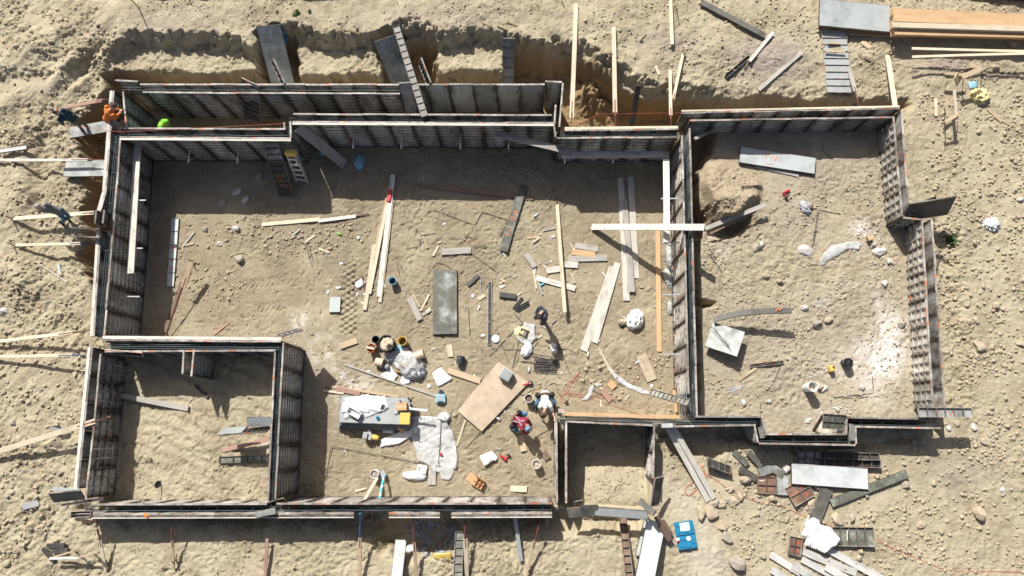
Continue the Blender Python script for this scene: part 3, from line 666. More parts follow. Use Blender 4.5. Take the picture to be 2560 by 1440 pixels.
def line(pts, label, mat='rebar', r=0.011, name='rebar', cat='rebar', up=0.012, group=None, z=None, wob=0.0, n=6):
    """rod, cord or hose lying on the ground through photo pixels (third value = height)"""
    ws = []
    for i, p in enumerate(pts):
        ws.append(P(p[0], p[1], p[2]) if len(p) > 2 else GP(p[0], p[1], up))
    fine = []
    flat = all(len(p) < 3 for p in pts)
    for a, b in zip(ws[:-1], ws[1:]):
        m = max(1, int((b - a).length / 0.16))
        for k in range(m):
            q = a.lerp(b, k / m) + Vector((random.uniform(-wob, wob), random.uniform(-wob, wob), 0))
            if flat and wob: q.z = G(q.x, q.y) + up
            fine.append(q)
    fine.append(ws[-1])
    if flat and not wob:        # a stiff rod rests on the high spots
        lift = max([G(q.x, q.y) + r - q.z for q in fine]); lift = max(0, min(lift, .06))
        for q in fine: q.z += lift
    mb = MB(); mb.tube(fine, r, n); o = mb.build(name, mat, org=fine[0].copy()); return tag(o, label, cat, group)
def cord(pts, label, mat='red_cord', r=0.009, **k):
    """a limp cord: smooth curve through the pixels"""
    v = [Vector((p[0], p[1])) for p in pts]; out = []
    for i in range(len(v) - 1):
        p0, p1, p2, p3 = v[max(i - 1, 0)], v[i], v[i + 1], v[min(i + 2, len(v) - 1)]
        for s in range(5):
            t = s / 5; out.append(0.5 * ((2 * p1) + (p2 - p0) * t + (2 * p0 - 5 * p1 + 4 * p2 - p3) * t * t + (3 * p1 - p0 - 3 * p2 + p3) * t ** 3))
    out.append(v[-1])
    k.setdefault('name', 'cord'); k.setdefault('cat', 'cord'); k.setdefault('wob', 0.004); k.setdefault('up', 0.02)
    return line([(p.x, p.y) for p in out], label, mat, r, **k)
def brace(a, b, label, frac=0.78, col='turnbuckle', za=None, zb=1.95, wpx=9, mat='wood_new', stake=None, rev=False, group='timber braces propping the wall forms'):
    """timber kicker from a stake in the ground (a) up to the forms (b) with a screw turnbuckle"""
    A = P(a[0], a[1], za) if za is not None else GP(a[0], a[1], 0.08); B = P(b[0], b[1], zb)
    o = thing('wall_brace', label, 'brace', A, group)
    w = perp_w(a, b, wpx, A.z, B.z); m_ = A.lerp(B, frac); d = (B - A)
    X = frame(A, m_); X.translation = (0, 0, 0)
    plank_mesh((m_ - A).length, w, 0.04, 0.004).build('timber', mat, o, X)
    if col:
        mb = MB(); u = d.normalized(); s = A.lerp(B, max(0, frac - 0.13)) + Vector((0, 0, .035)); L = (B - s).length
        mb.tube([s - A, s + u * L * .45 - A], 0.022, 7); mb.tube([s + u * L * .45 - A, s + u * L * .62 - A], 0.033, 8); mb.tube([s + u * L * .62 - A, B - A], 0.015, 7)
        mb.box(-.05, .05, -.03, .03, -.05, .05, X=Matrix.Translation(B - A))
        mb.build('turnbuckle', col, o)
    if stake:
        mb = MB(); g = GP(a[0] + stake[0], a[1] + stake[1]) - A
        X = Matrix.Translation(g) @ Matrix.Rotation(random.uniform(-.12, .12), 4, 'X') @ Matrix.Rotation(random.uniform(0, 1), 4, 'Z')
        mb.box(-.022, .022, -.022, .022, -.3, .38, X=X); mb.box(-.02, .16, .023, .045, .1, .16, X=X); mb.build('stake', 'wood_tan', o)
    return o
ICO = {}
def ico(sub):
    if sub not in ICO:
        bm = bmesh.new(); bmesh.ops.create_icosphere(bm, subdivisions=sub, radius=1.0)
        ICO[sub] = (np.array([v.co[:] for v in bm.verts]), [tuple(v.index for v in f.verts) for f in bm.faces]); bm.free()
    return ICO[sub]
def rock_mesh(sub, seed, mats, rough=0.3, flat=True, facets=7):
    v, f = ico(sub); v = v.copy(); rs = np.random.RandomState(seed)
    for _ in range(facets):          # chop flat faces off
        n = rs.normal(size=3); n /= np.linalg.norm(n); dd = rs.uniform(.55, .9); s = v @ n; v -= np.where(s > dd, s - dd, 0)[:, None] * n
    v *= (1 + rough * .35 * np.array([mnoise.noise(Vector(p * 1.7) + Vector((seed * 3.1, 0, 0))) + .45 * mnoise.noise(Vector(p * 5) + Vector((0, seed * 2.3, 0))) for p in v]))[:, None]
    me = bpy.data.meshes.new('rock'); me.from_pydata(v.tolist(), [], f)
    for m_ in mats: me.materials.append(M[m_])
    if not flat: me.polygons.foreach_set('use_smooth', [True] * len(f))
    me.update(); return me
ROCKS = {k: [rock_mesh(3, s + 10 * i, [k], 0.5, True, 9) for s in range(6)] for i, k in enumerate(('rock_tan', 'rock_grey', 'rock_white', 'slate'))}
def rock(px, py, rpx, label, mat='rock_tan', asp=None, group=None, name='rock', cat='rock', sink=0.25, rot=None):
    p = GP(px, py); r = rpx / 66.0
    o = bpy.data.objects.new(name, random.choice(ROCKS[mat])); C.objects.link(o)
    a = asp or (random.uniform(.85, 1.15), random.uniform(.75, 1.0), random.uniform(.55, .8))
    o.scale = (r * a[0], r * a[1], r * a[2]); o.rotation_euler = (random.uniform(-.2, .2), random.uniform(-.2, .2), rot if rot is not None else random.uniform(0, 6.3))
    o.location = (p.x, p.y, G(p.x, p.y) + r * a[2] * (1 - 2 * sink) * .9)
    return tag(o, label, cat, group)
def drape(poly, label, mat, name='plastic_sheet', cat='sheet', z=None, wr=0.04, th=0.006, freq=2.2, lift=0.03, cuts=3, group=None, ht=0.0):
    """a limp sheet over the ground: outline in photo pixels (third value = height), creased"""
    pts = [P(p[0], p[1], p[2]) if len(p) > 2 else (GP(p[0], p[1], lift) if z is None else P(p[0], p[1], z)) for p in poly]
    bm = bmesh.new(); f = bm.faces.new([bm.verts.new(p) for p in pts]); f.normal_update()
    if f.normal.z < 0: f.normal_flip()
    bmesh.ops.triangulate(bm, faces=bm.faces[:])
    for _ in range(cuts): 
        bmesh.ops.subdivide_edges(bm, edges=[e for e in bm.edges if e.calc_length() > 0.12], cuts=1, use_grid_fill=True)
        bmesh.ops.triangulate(bm, faces=[f for f in bm.faces if len(f.verts) > 3])
    c = sum(pts, Vector()) / len(pts); sd = random.uniform(0, 50)
    edge = {v for e in bm.edges if e.is_boundary for v in e.verts}
    for v in bm.verts:
        q = v.co; h = abs(mnoise.noise(Vector((q.x * freq + sd, q.y * freq, 0)))) + 0.5 * abs(mnoise.noise(Vector((q.x * freq * 2.7, q.y * freq * 2.7 + sd, 3))))
        base = (G(q.x, q.y) + lift) if z is None and all(len(p) < 3 for p in poly) else q.z
        v.co.z = max(base, q.z if z is not None else base) + wr * 1.6 * h + (0 if v in edge else ht)
        if v in edge: v.co.x += 0.03 * mnoise.noise(q * 5); v.co.y += 0.03 * mnoise.noise(q * 5 + Vector((9, 9, 9)))
    bmesh.ops.translate(bm, verts=bm.verts, vec=-c)
    me = bpy.data.meshes.new(name); bm.to_mesh(me); bm.free(); me.materials.append(M[mat])
    me.polygons.foreach_set('use_smooth', [True] * len(me.polygons))
    o = link(name, me, None, Matrix.Translation(c)); tag(o, label, cat, group)
    s = o.modifiers.new('thickness', 'SOLIDIFY'); s.thickness = th; s.offset = 1
    return o
def lump(px, py, rx, ry, rz, label, mat, name='bag', cat='bag', yaw=0.0, crumple=0.3, freq=3.0, sub=4, group=None, z=None, squash=0.35):
    p = GP(px, py) if z is None else P(px, py, z)
    v, f = ico(sub); v = v.copy(); sd = random.uniform(0, 90)
    for i, q in enumerate(v):
        n = abs(mnoise.noise(Vector(q * freq) + Vector((sd, 0, 0)))) + 0.5 * abs(mnoise.noise(Vector(q * freq * 2.5) + Vector((0, sd, 0))))
        v[i] = q * (1 + crumple * (0.55 - n) * 1.6)
        if v[i][2] < -squash: v[i][2] = -squash + (v[i][2] + squash) * .1
    me = bpy.data.meshes.new(name); me.from_pydata((v * (rx, ry, rz)).tolist(), [], f); me.materials.append(M[mat])
    me.polygons.foreach_set('use_smooth', [True] * len(f)); me.update()
    o = link(name, me, None, Matrix.Translation((p.x, p.y, p.z + rz * squash)) @ Matrix.Rotation(yaw, 4, 'Z')); return tag(o, label, cat, group)
def bucket(px, py, label, mat, inside='rock_tan', r=0.15, h=0.37, fill=0.6, tip=None, handle=True, fillmat=None, group='buckets', z=None, name='bucket', cat='bucket'):
    g = GP(px, py) if z is None else P(px, py, z)
    if tip is None: X = Matrix.Translation(g) @ Matrix.Rotation(random.uniform(-.03, .03), 4, 'X')
    else: X = Matrix.Translation(g + Vector((0, 0, r * .98))) @ Matrix.Rotation(tip, 4, 'Z') @ Matrix.Rotation(R(88), 4, 'Y') @ Matrix.Translation((0, 0, -h / 2))
    o = thing(name, label, cat, X=X, group=group)
    mb = MB(); q = r * .9
    mb.lathe([(0.001, 0), (q, 0), (q * .995, .01), (r * .985, h * .82), (r * 1.05, h * .82), (r * 1.05, h * .86), (r, h * .86), (r, h * .97), (r * 1.04, h * .98), (r * 1.04, h), (r * .95, h), (q * .93, .02), (.001, .02)], 22)
    mb.build('pail', mat, o, smooth=False)
    if handle:
        hb = MB(); hb.tube([(r * 1.06 * math.cos(t), r * 1.06 * math.sin(t), h * .86 - (0.10 * math.sin(t)) * 1.0 - .02) for t in [math.pi * k / 10 for k in range(11)]], 0.006, 5); hb.build('handle', 'galv', o)
    if fill and tip is None:
        v, f = ico(3); v = v.copy(); v = v[:, :] * (q * .94 + (r - q) * fill * .8, q * .94 + (r - q) * fill * .8, 0.07)
        v[:, 2] += np.array([0.05 * mnoise.noise(Vector(p * 22)) for p in v]) + h * fill
        c = MB(); c.add(v.tolist(), f); c.build('contents', fillmat or inside, o)
    return o
def box_thing(name, cat, label, c, sx, sy, sz, yaw, mat, group=None, bevel=0.012):
    X = Matrix.Translation(c) @ Matrix.Rotation(yaw, 4, 'Z'); o = thing(name, label, cat, X=X, group=group)
    mb = MB(); b = bevel; rr = []
    for z, i in ((0, b), (b, 0), (sz - b, 0), (sz, b)):
        hx, hy = sx / 2 - i, sy / 2 - i; k = min(b * 1.5, hx * .4)
        rr.append([(-hx + k, -hy, z), (hx - k, -hy, z), (hx, -hy + k, z), (hx, hy - k, z), (hx - k, hy, z), (-hx + k, hy, z), (-hx, hy - k, z), (-hx, -hy + k, z)])
    vs = [p for r_ in rr for p in r_]; fs = [(i * 8 + k, i * 8 + (k + 1) % 8, i * 8 + 8 + (k + 1) % 8, i * 8 + 8 + k) for i in range(3) for k in range(8)] + [tuple(range(8))[::-1], tuple(range(24, 32))]
    mb.add(vs, fs); mb.build('body', mat, o); return o
# ------------------------------------------------------------------ people
def body_tubes(mb, segs):
    for p, q, r1, r2 in segs: mb.capsule(p, q, r1, r2, 12, 3)
def skinify(o, vox, sm=2):
    r = o.modifiers.new('one_surface', 'REMESH'); r.mode = 'VOXEL'; r.voxel_size = vox; r.use_smooth_shade = True
    s = o.modifiers.new('soften', 'SMOOTH'); s.iterations = sm; s.factor = 0.5
def hand(mb, wrist, elbow, lat, curl=0.5):
    d = (wrist - elbow).normalized(); n = d.cross(lat).normalized(); l = n.cross(d).normalized()
    palm = wrist + d * 0.085
    for s in (-0.028, -0.010, 0.010, 0.026): mb.capsule(wrist + l * s * .6, palm + l * s, 0.016, 0.0125, 8, 2)
    for s, ln in ((-0.033, .060), (-0.012, .078), (0.010, .073), (0.031, .058)):
        k1 = palm + l * s; k2 = k1 + (d * math.cos(curl) + n * math.sin(curl)) * ln * .55; k3 = k2 + (d * math.cos(2.1 * curl) + n * math.sin(2.1 * curl)) * ln * .5
        mb.capsule(k1, k2, .0100, .0092, 7, 2); mb.capsule(k2, k3, .0092, .0078, 7, 2)
    t0 = wrist + d * .03 - l * .03; t1 = t0 + (d * .7 - l * .55 + n * .3).normalized() * .045; mb.capsule(t0, t1, .0125, .0105, 7, 2); mb.capsule(t1, t1 + (d * .9 + n * .4).normalized() * .034, .0105, .009, 7, 2)
def person(label, pelvis, chest, head, face, lat, elbows, hands, knees, feet, shirt, trousers, boots='boot', sleeve=1.0, hat=None, hatmat=None, hair='hair', extras=None):
    """every argument is a world point; first of each pair is on the side lat points away from"""
    lat = Vector(lat).normalized(); face = Vector(face).normalized(); base = (Vector(feet[0]) + Vector(feet[1])) / 2; base.z -= 0.06
    L_ = lambda p: Vector(p) - base
    pelvis, chest, head = L_(pelvis), L_(chest), L_(head); elbows = [L_(p) for p in elbows]; hands = [L_(p) for p in hands]; knees = [L_(p) for p in knees]; feet = [L_(p) for p in feet]
    o = thing('person', label, 'person', base)
    up = (chest - pelvis).normalized(); lat = (lat - up * lat.dot(up)).normalized(); neck = chest + up * .17
    hu = (head - neck).normalized(); sh = [chest + up * .1 - lat * .185, chest + up * .1 + lat * .185]; hp = [pelvis - lat * .095, pelvis + lat * .095]
    def fit(a, k, b, l1, l2):        # keep limb lengths human: pull the middle joint to a sensible place
        d = b - a; D = min(d.length, (l1 + l2) * .995); d.normalize(); x = (l1 * l1 - l2 * l2 + D * D) / (2 * D); y = math.sqrt(max(0, l1 * l1 - x * x))
        s = (k - a) - d * (k - a).dot(d); s = s.normalized() if s.length > 1e-4 else d.orthogonal().normalized(); return a + d * x + s * y, a + d * D
    arm = []; leg = []
    for i in (0, 1):
        e, h_ = fit(sh[i], elbows[i], hands[i], .29, .26); arm.append((sh[i], e, h_))
        k, f_ = fit(hp[i], knees[i], feet[i], .43, .42); leg.append((hp[i], k, f_))
    fl = Vector((face.x, face.y, 0)).normalized()
    B = MB(); body_tubes(B, [(pelvis - lat * .07, pelvis + lat * .07, .115, .115), (pelvis, chest, .125, .145), (chest - lat * .1, chest + lat * .1, .115, .115), (chest, neck, .1, .06), (neck, head, .058, .06)])
    fx = face - hu * face.dot(hu); fx.normalize()
    for c, r1, r2 in ((head + hu * .02, .09, .095), (head - hu * .07 + fx * .03, .062, .066)): B.capsule(c - fx * .02, c + fx * .02, r1, r2, 12, 4)
    B.capsule(head + fx * .10, head + fx * .118 - hu * .03, .012, .017, 7, 2)                      # nose
    B.capsule(head + fx * .088 - hu * .072 - lat * .022, head + fx * .088 - hu * .072 + lat * .022, .011, .011, 7, 2)   # mouth
    for s in (-1, 1): B.capsule(head + lat * .094 * s + hu * .02, head + lat * .098 * s - hu * .03, .014, .011, 7, 2)
    for i in (0, 1):
        a, e, h_ = arm[i]; body_tubes(B, [(a, e, .052, .042), (e, h_, .041, .029)]); hand(B, h_, e, lat * (1 if i else -1))
        a, k, f_ = leg[i]; body_tubes(B, [(a, k, .085, .056), (k, f_, .056, .036), (f_, f_ + fl * .16 - Vector((0, 0, .035)), .042, .032)])
    b = B.build('body', 'skin', o); skinify(b, .0095, 2)
    S = MB(); g = .022
    body_tubes(S, [(pelvis + up * .03, chest, .125 + g, .145 + g), (pelvis + up * .02 - lat * .05, pelvis + up * .02 + lat * .05, .12 + g, .12 + g), (chest - lat * .1, chest + lat * .1, .115 + g, .115 + g), (chest, neck - up * .03, .1 + g, .062 + g)])
    for i in (0, 1):
        a, e, h_ = arm[i]
        if sleeve >= 1: body_tubes(S, [(a, e, .056 + g, .045 + g), (e, e.lerp(h_, .9), .045 + g, .034 + g)])
        else: body_tubes(S, [(a, a.lerp(e, sleeve), .058 + g, .05 + g)])
    sb = S.build('shirt', shirt, o); skinify(sb, .014, 2)
    Tm = MB(); body_tubes(Tm, [(pelvis - lat * .06, pelvis + lat * .06, .128, .128)])
    for i in (0, 1):
        a, k, f_ = leg[i]; body_tubes(Tm, [(a, k, .1, .074), (k, k.lerp(f_, .93), .074, .058)])
    tb = Tm.build('trousers', trousers, o); skinify(tb, .014, 2)
    for i in (0, 1):
        f_ = leg[i][2]; m_ = MB(); m_.capsule(f_ + Vector((0, 0, .06)), f_ + fl * .02 - Vector((0, 0, .01)), .055, .056, 10, 3); m_.capsule(f_ - Vector((0, 0, .018)), f_ + fl * .17 - Vector((0, 0, .028)), .052, .044, 10, 3)
        q = m_.build('boot', boots, o); skinify(q, .012, 1)
    hx = (hu + Vector((0, 0, .9))).normalized() if hat in ('hard', 'cap') else hu
    fy = face - hx * face.dot(hx); fy = fy.normalized() if fy.length > .05 else fx; X = Matrix((fy.cross(hx).normalized(), fy, hx)).transposed().to_4x4(); X.translation = head
    hm = MB()
    if hat == 'hard':
        hm.lathe([(.001, .128), (.05, .122), (.09, .098), (.115, .055), (.121, .03), (.14, .026), (.14, .02), (.117, .02), (.001, .02)], 18, X @ Matrix.Translation((0, -.005, .01)))
        hm.box(-.07, .07, .1, .175, .028, .036, X=X); hm.build('hard_hat', hatmat, o, smooth=False)
    elif hat == 'cap':
        hm.lathe([(.001, .118), (.05, .112), (.088, .085), (.104, .04), (.106, .005), (.09, .0), (.001, .0)], 16, X @ Matrix.Translation((0, -.004, .012))); hm.box(-.07, .07, .09, .19, .018, .026, X=X); hm.build('cap', hatmat, o)
    elif hat == 'hood':
        hm.ell((0, -.025, .012), .118, .122, .132, n=16); v = []
        for q in hm.v: v.append(X @ Vector((q[0], min(q[1], .055), q[2])))
        hm.v = v; hm.build('hood', hatmat, o, smooth=True)
    else:
        hm.ell((0, -.018, .03), .106, .112, .1, n=14); hm.v = [X @ Vector((q[0], min(q[1], .07 if q[2] > .05 else .03), q[2])) for q in hm.v]; hm.build('hair', hair, o, smooth=True)
    if hat in ('hard', 'cap'):
        hr = MB(); hr.ell((0, -.018, .03), .104, .108, .098, n=14); XH = Matrix((lat, fx, hu)).transposed().to_4x4(); XH.translation = head
        hr.v = [XH @ Vector((q[0], min(q[1], .05 if q[2] > .05 else .02), q[2])) for q in hr.v]; hr.build('hair', hair, o, smooth=True)
    for s in (-1, 1):
        e = MB(); e.ell(head + fx * .098 + lat * .034 * s + hu * .012, .012, .012, .012, n=8); e.build('eye', 'black', o)
    if extras: extras(o, dict(pelvis=pelvis, chest=chest, up=up, lat=lat, back=-(up.cross(lat)) if up.cross(lat).dot(face) > 0 else up.cross(lat), arm=arm, leg=leg, neck=neck, base=base))
    return o
# ------------------------------------------------------------------ braces
brace((1440, 10), (1428, 318), 'tall pale brace crossing the dug bank beside the orange-edged end form', .93, zb=2.05, wpx=11)
brace((1534, 68), (1538, 318), 'pale brace between the trench and the flat dirt, with a red turnbuckle at its foot', .86, zb=2.1, wpx=11)
brace((1675, -30), (1680, 112), 'pale brace whose far end runs out over the top edge of the site', 1.0, None, za=1.9, zb=2.0, wpx=9)
brace((1675, 176), (1677, 318), 'short pale brace beside the leaning stick, chained to the corner form', .80, zb=2.1, wpx=8)
brace((1708, 133), (1680, 262), 'thin slanting brace pinned by a wooden stake over the bank', .92, zb=1.95, wpx=7, stake=(-3, 0))
brace((2218, 140), (2238, 272), 'brace pinned by two stakes on the dirt north of the pale east room', 1.0, None, zb=2.2, wpx=12, stake=(4, -5), mat='wood_new')
brace((2122, 172), (2148, 268), 'weathered brace with a rusty turnbuckle beside the ladder-like panel', .62, zb=2.15, wpx=10, mat='wood_grey')
brace((-30, 401), (270, 400), 'long horizontal brace reaching the west wall above the flat grey plate', .84, zb=2.1, wpx=7, mat='wood_white')
brace((35, 547), (251, 531), 'brace held by the bending worker in the grey shirt', .93, zb=1.95, wpx=9, stake=(-4, 0))
brace((42, 613), (254, 608), 'brace with a blue turnbuckle below the bending worker in the grey shirt', .77, 'turnbuckle_blue', zb=2.05, wpx=7, stake=(-8, 0))
brace((-40, 858), (238, 825), 'slanting brace meeting the west wall at the corner of the sandy lower room', .81, zb=2.1, wpx=8)
brace((-40, 892), (230, 887), 'level brace with a blue turnbuckle by the sandy lower room', .83, 'turnbuckle_blue', zb=2.1, wpx=7)
brace((-60, 1146), (274, 1042), 'long thick brace passing over the west form of the sandy lower room', .90, zb=2.42, wpx=13)
brace((165, 269), (281, 247), 'pink brace between the two standing workers at the northwest corner', .80, zb=2.1, wpx=8, mat='wood_red')
brace((265, 1424), (240, 1295), 'brace staked in the sand at the southwest corner', .58, zb=2.1, wpx=8, mat='wood_new', stake=(1, -22))
brace((435, 1422), (429, 1290), 'thin brace staked in the sand below the sandy lower room', .55, zb=2.1, wpx=6, mat='wood_tan', stake=(6, -22))
brace((662, 1460), (670, 1318), 'reddish brace in line with the wall between the two southern rooms', .8, None, zb=1.6, wpx=8, mat='wood_red')
brace((899, 1470), (901, 1284), 'brace with a dark blue turnbuckle at the end of the long south form', .68, 'turnbuckle_blue', zb=2.1, wpx=8, mat='wood_tan')
brace((1043, 1470), (1031, 1285), 'brace with a long red turnbuckle standing over the slate rubble', .62, zb=2.1, wpx=8, mat='wood_tan')
brace((1168, 1460), (1161, 1282), 'stepped pale brace beside the ribbed strip by the slate rubble', .64, zb=2.1, wpx=10)
brace((1303, 1402), (1287, 1290), 'grey metal brace leaning in the south trench', 1.0, None, zb=1.7, wpx=10, mat='galv')
brace((1318, 1432), (1354, 1284), 'slanting reddish brace beside the grey metal one', .55, zb=2.1, wpx=7, mat='wood_tan', stake=(2, -4))
plank((1370, 1286), (1367, 1316), 9, 'wood_brown', 'short brown offcut hanging below the south form edge', za=2.1, zb=1.9)
# ------------------------------------------------------------------ planks bridging and leaning on the walls
plank((345, 360), (327, 684), 17, 'wood_white', 'long white plank laid on brackets along the west wall', t=.045, za=1.62, zb=1.62, group=None)
plank((1665, 398), (1666, 606), 16, 'wood_white', 'white plank on brackets beside the sunlit wall, under the crossing plank', za=1.6, zb=1.6)
plank((1404, 388), (1672, 387), 17, 'wood_grey', 'grey walkway plank on brackets in the shade below the north forms', za=1.6, zb=1.62)
plank((1238, 335), (1428, 380), 16, 'wood_grey', 'sagging grey plank with a patch of sun, resting on the walkway plank', za=1.75, zb=1.68)
plank((1480, 568), (1762, 569), 16, 'wood_white', 'white plank sloping up from the dirt and across the top of the sunlit wall', t=.045, za=.06, zb=2.82)
plank((744, 318), (862, 411), 25, 'wood_grey', 'grey ramp plank from the wall jog down to the floor, beside the stepladder', za=2.1, zb=.06)
form((677, 355), (716, 488), 38, 'rib', 'ribbed panel with orange paint leaning against the shaded wall beside the stepladder', za=1.95, zb=.05, nr=9, skin='form_skin', marks=(('orange_paint', [[(.62, -.3), (.62, .3)], [(.65, -.3), (.65, .28)]]), ('red_paint', [[(.8, -.2), (.83, .3)]])))
form((684, 152), (712, 212), 6, 'rib', 'upright ribbed panel beside the grey bridging plate', za=2.5, zb=2.2, nr=4, w=.5, roll=R(70), skin='steel_dark')
form((671, 63), (715, 236), 60, 'plate', 'large grey plate leaning on the bank beside the blue tarp', za=2.3, zb=.35, skin='plate_mid')
form((961, 95), (1020, 240), 56, 'plate', 'dark grey plate tilted into the trench beside the narrow ribbed strip', za=2.2, zb=.4, roll=R(10), skin='plate_mid')
form((990, 66), (1062, 292), 17, 'rib', 'narrow ribbed strip with orange patches bridging bank, north wall and narrow room', za=2.15, zb=2.42, nr=14, skin='plate_dark', rail='steel_dark', rib='steel_dark', t=.05, marks=(('orange_paint', [[(.3, -.2), (.31, .2)], [(.42, -.2), (.43, .3)], [(.37, 0), (.38, .2)]]),))
form((1052, 152), (1076, 214), 6, 'rib', 'ribbed panel on edge across the trench beside the narrow ribbed strip', za=2.4, zb=2.3, nr=6, w=.5, roll=R(72), skin='steel_dark')
form((1272, 95), (1268, 240), 29, 'rib', 'ladder-like panel leaning on the bank behind the tall grey face', za=2.3, zb=.5, nr=6, skin='plate_mid', t=.05)
form((628, 204), (632, 300), 52, 'rib', 'pale panel capping the north wall beside the bridging plate', za=2.34, zb=.9, nr=8, skin='form_skin')
form((1012, 205), (1030, 282), 30, 'plate', 'narrow grey plate hung on the north wall beside the ribbed strip', za=2.42, zb=.9, skin='plate_mid')
form((164, 423), (270, 421), 40, 'plate', 'pale grey plate bridging to the west wall under the long brace', za=1.5, zb=1.75, skin='plate_mid')
form((176, 333), (292, 313), 28, 'plate', 'pale plate under the feet of the two workers at the northwest corner', za=1.42, zb=1.55, skin='plate_mid')
form((192, 572), (264, 575), 10, 'plate', 'upper of the two stub panels jutting from the west wall', za=2.15, zb=2.25, w=.6, roll=R(-75), skin='plate_mid')
form((188, 594), (264, 597), 10, 'plate', 'lower stub panel with an orange dash jutting from the west wall', za=2.15, zb=2.25, w=.6, roll=R(-78), skin='plate_mid', marks=(('orange_paint', [[(.4, -.46), (.6, -.46)]]),))
form((250, 530), (247, 563), 9, 'plate', 'dark stub panel at the break in the west wall', za=2.42, zb=2.42, w=.5, roll=R(80), skin='plate_dark')
form((270, 530), (266, 563), 9, 'plate', 'inner stub panel at the break in the west wall beside the black slot', za=2.42, zb=2.42, w=.5, roll=R(80), skin='plate_dark')
form((1578, 318), (1596, 212), 13, 'plate', 'blackened post leaning out of the trench by the pale braces', za=.6, zb=1.95, skin='steel_dark', t=.1, rib='steel_dark')
form((0, 380), (70, 370), 9, 'plate', 'grey channel lying at the west edge of the spoil', za=1.55, zb=1.55, skin='galv', t=.08)
form((2262, 530), (2378, 512), 40, 'plate', 'blue-black panel jutting east from the jog in the wall', za=2.2, zb=2.28, roll=R(62), skin='steel_dark', w=.9)
form((2270, 527), (2340, 504), 12, 'rib', 'brown ribbed strip behind the jutting blue-black panel', za=2.2, zb=2.2, nr=4, w=.4, roll=R(20), skin='steel_dark')
form((2294, 1031), (2428, 1032), 24, 'rib', 'ribbed panel with red paint laid across the southeast end of the wall', za=2.36, zb=2.36, nr=6, t=.09, skin='plate_mid', marks=(('red_paint', [[(.36, -.2), (.4, .2)], [(.6, -.3), (.66, .2)]]),))
form((130, 1242), (208, 1235), 32, 'plate', 'rust-streaked dark panel jutting west at the corner of the sandy lower room', za=2.2, zb=2.3, roll=R(42), skin='plate_dark')
form((158, 1262), (262, 1246), 7, 'plate', 'thin dark channel below the rust-streaked dark panel', za=2.0, zb=2.1, skin='steel_dark', t=.09)
form((182, 1286), (232, 1284), 16, 'rib', 'black ribbed end piece of the long south form', za=2.25, zb=2.25, nr=1, nl=2, t=.12, skin='steel_dark')
form((640, 1287), (690, 1276), 16, 'plate', 'dark plate lying over the south wall at the end of the dividing wall', za=2.36, zb=2.4, skin='plate_mid')
form((265, 877), (358, 885), 14, 'rib', 'black ribbed strip hanging on the north form of the sandy lower room', za=2.2, zb=2.2, nr=8, nl=2, t=.06, roll=R(50), skin='steel_dark', rib='steel_dark')
form((700, 841), (752, 826), 10, 'rib', 'small ribbed panel leaning off the corner of the sandy lower room', za=2.0, zb=1.6, nr=4, w=.6, roll=R(-65), skin='plate_mid')
form((552, 1082), (612, 1077), 12, 'plate', 'pale panel standing on edge against the dividing wall', za=1.7, zb=1.8, w=.5, roll=R(-62), skin='plate_pale')
form((610, 1080), (672, 1076), 9, 'rib', 'dark ribbed strip on edge against the dividing wall', za=1.9, zb=2.0, nr=5, w=.4, roll=R(-65), skin='steel_dark')
form((620, 1053), (684, 1053), 9, 'plate', 'pale pointed plate jutting from the dividing wall above the dark ribbed strip', za=2.0, zb=2.1, w=.35, roll=R(30), skin='plate_pale')
for i in range(3): line([(646 + 3 * i, 1062 + 3 * i, 1.5 + .05 * i), (684, 1066 + 3 * i, 2.0)], 'rod jutting from the dividing wall between pale plate and dark strip', r=.01, group='rods jutting from the dividing wall')
# small square room and around
form((1646, 1192), (1634, 1262), 30, 'rib', 'ribbed panel with orange corners leaning out of the small square room', za=2.3, zb=1.9, nr=1, nl=9, roll=R(-38), skin='plate_dark', t=.07)
form((1600, 1252), (1638, 1284), 15, 'plate', 'dark plank-like panel with an orange end at the corner of the small square room', za=1.9, zb=2.42, roll=R(20), skin='plate_dark')
form((1486, 1276), (1618, 1286), 22, 'plate', 'white-faced low form closing the south side of the small square room', za=2.1, zb=2.1, roll=R(12), skin='plate_pale', t=.1)
form((1420, 1281), (1455, 1278), 28, 'plate', 'tilted grey-green plate at the southwest corner of the small square room', za=2.1, zb=2.2, roll=R(28), skin='plate_green')
form((1452, 1276), (1494, 1275), 32, 'plate', 'second tilted grey-green plate overlapping the white-faced low form', za=2.18, zb=2.14, roll=R(24), skin='plate_green')
line([(1436, 1272, 2.2), (1436, 1254, 2.9), (1457, 1250, 2.95), (1456, 1268, 2.3)], 'bent thin rods sticking up at the small square room', r=.008, mat='galv')
plank((1412, 1035), (1698, 1043), 9, 'wood_orange', 'upper orange timber lying along the north side of the small square room', za=1.75, zb=1.75, t=.09)
plank((1412, 1045), (1690, 1054), 8, 'wood_orange', 'lower orange timber under the rebar by the small square room', za=1.65, zb=1.65, t=.09)
form((1395, 1027), (1412, 1027), 12, 'plate', 'orange-painted corner cap at the small square room, under the kneeling worker\'s hand', za=2.34, zb=2.34, skin='plate_pale', marks=(('orange_paint', [[(.1, .1), (.9, .2)], [(.2, -.2), (.6, -.1)]]),))
plank((1418, 1148), (1420, 1203), 7, 'wood_brown', 'brown board standing in the shade of the small square room', za=.8, zb=1.1)
form((1628, 982), (1722, 1008), 18, 'rib', 'ribbed strip with orange dabs leaning on the south end of the sunlit wall', za=1.6, zb=2.45, nr=9, t=.07, skin='plate_green', roll=R(-22), marks=(('orange_paint', [[(.45, -.1), (.48, .2)], [(.72, -.2), (.75, .2)]]),))
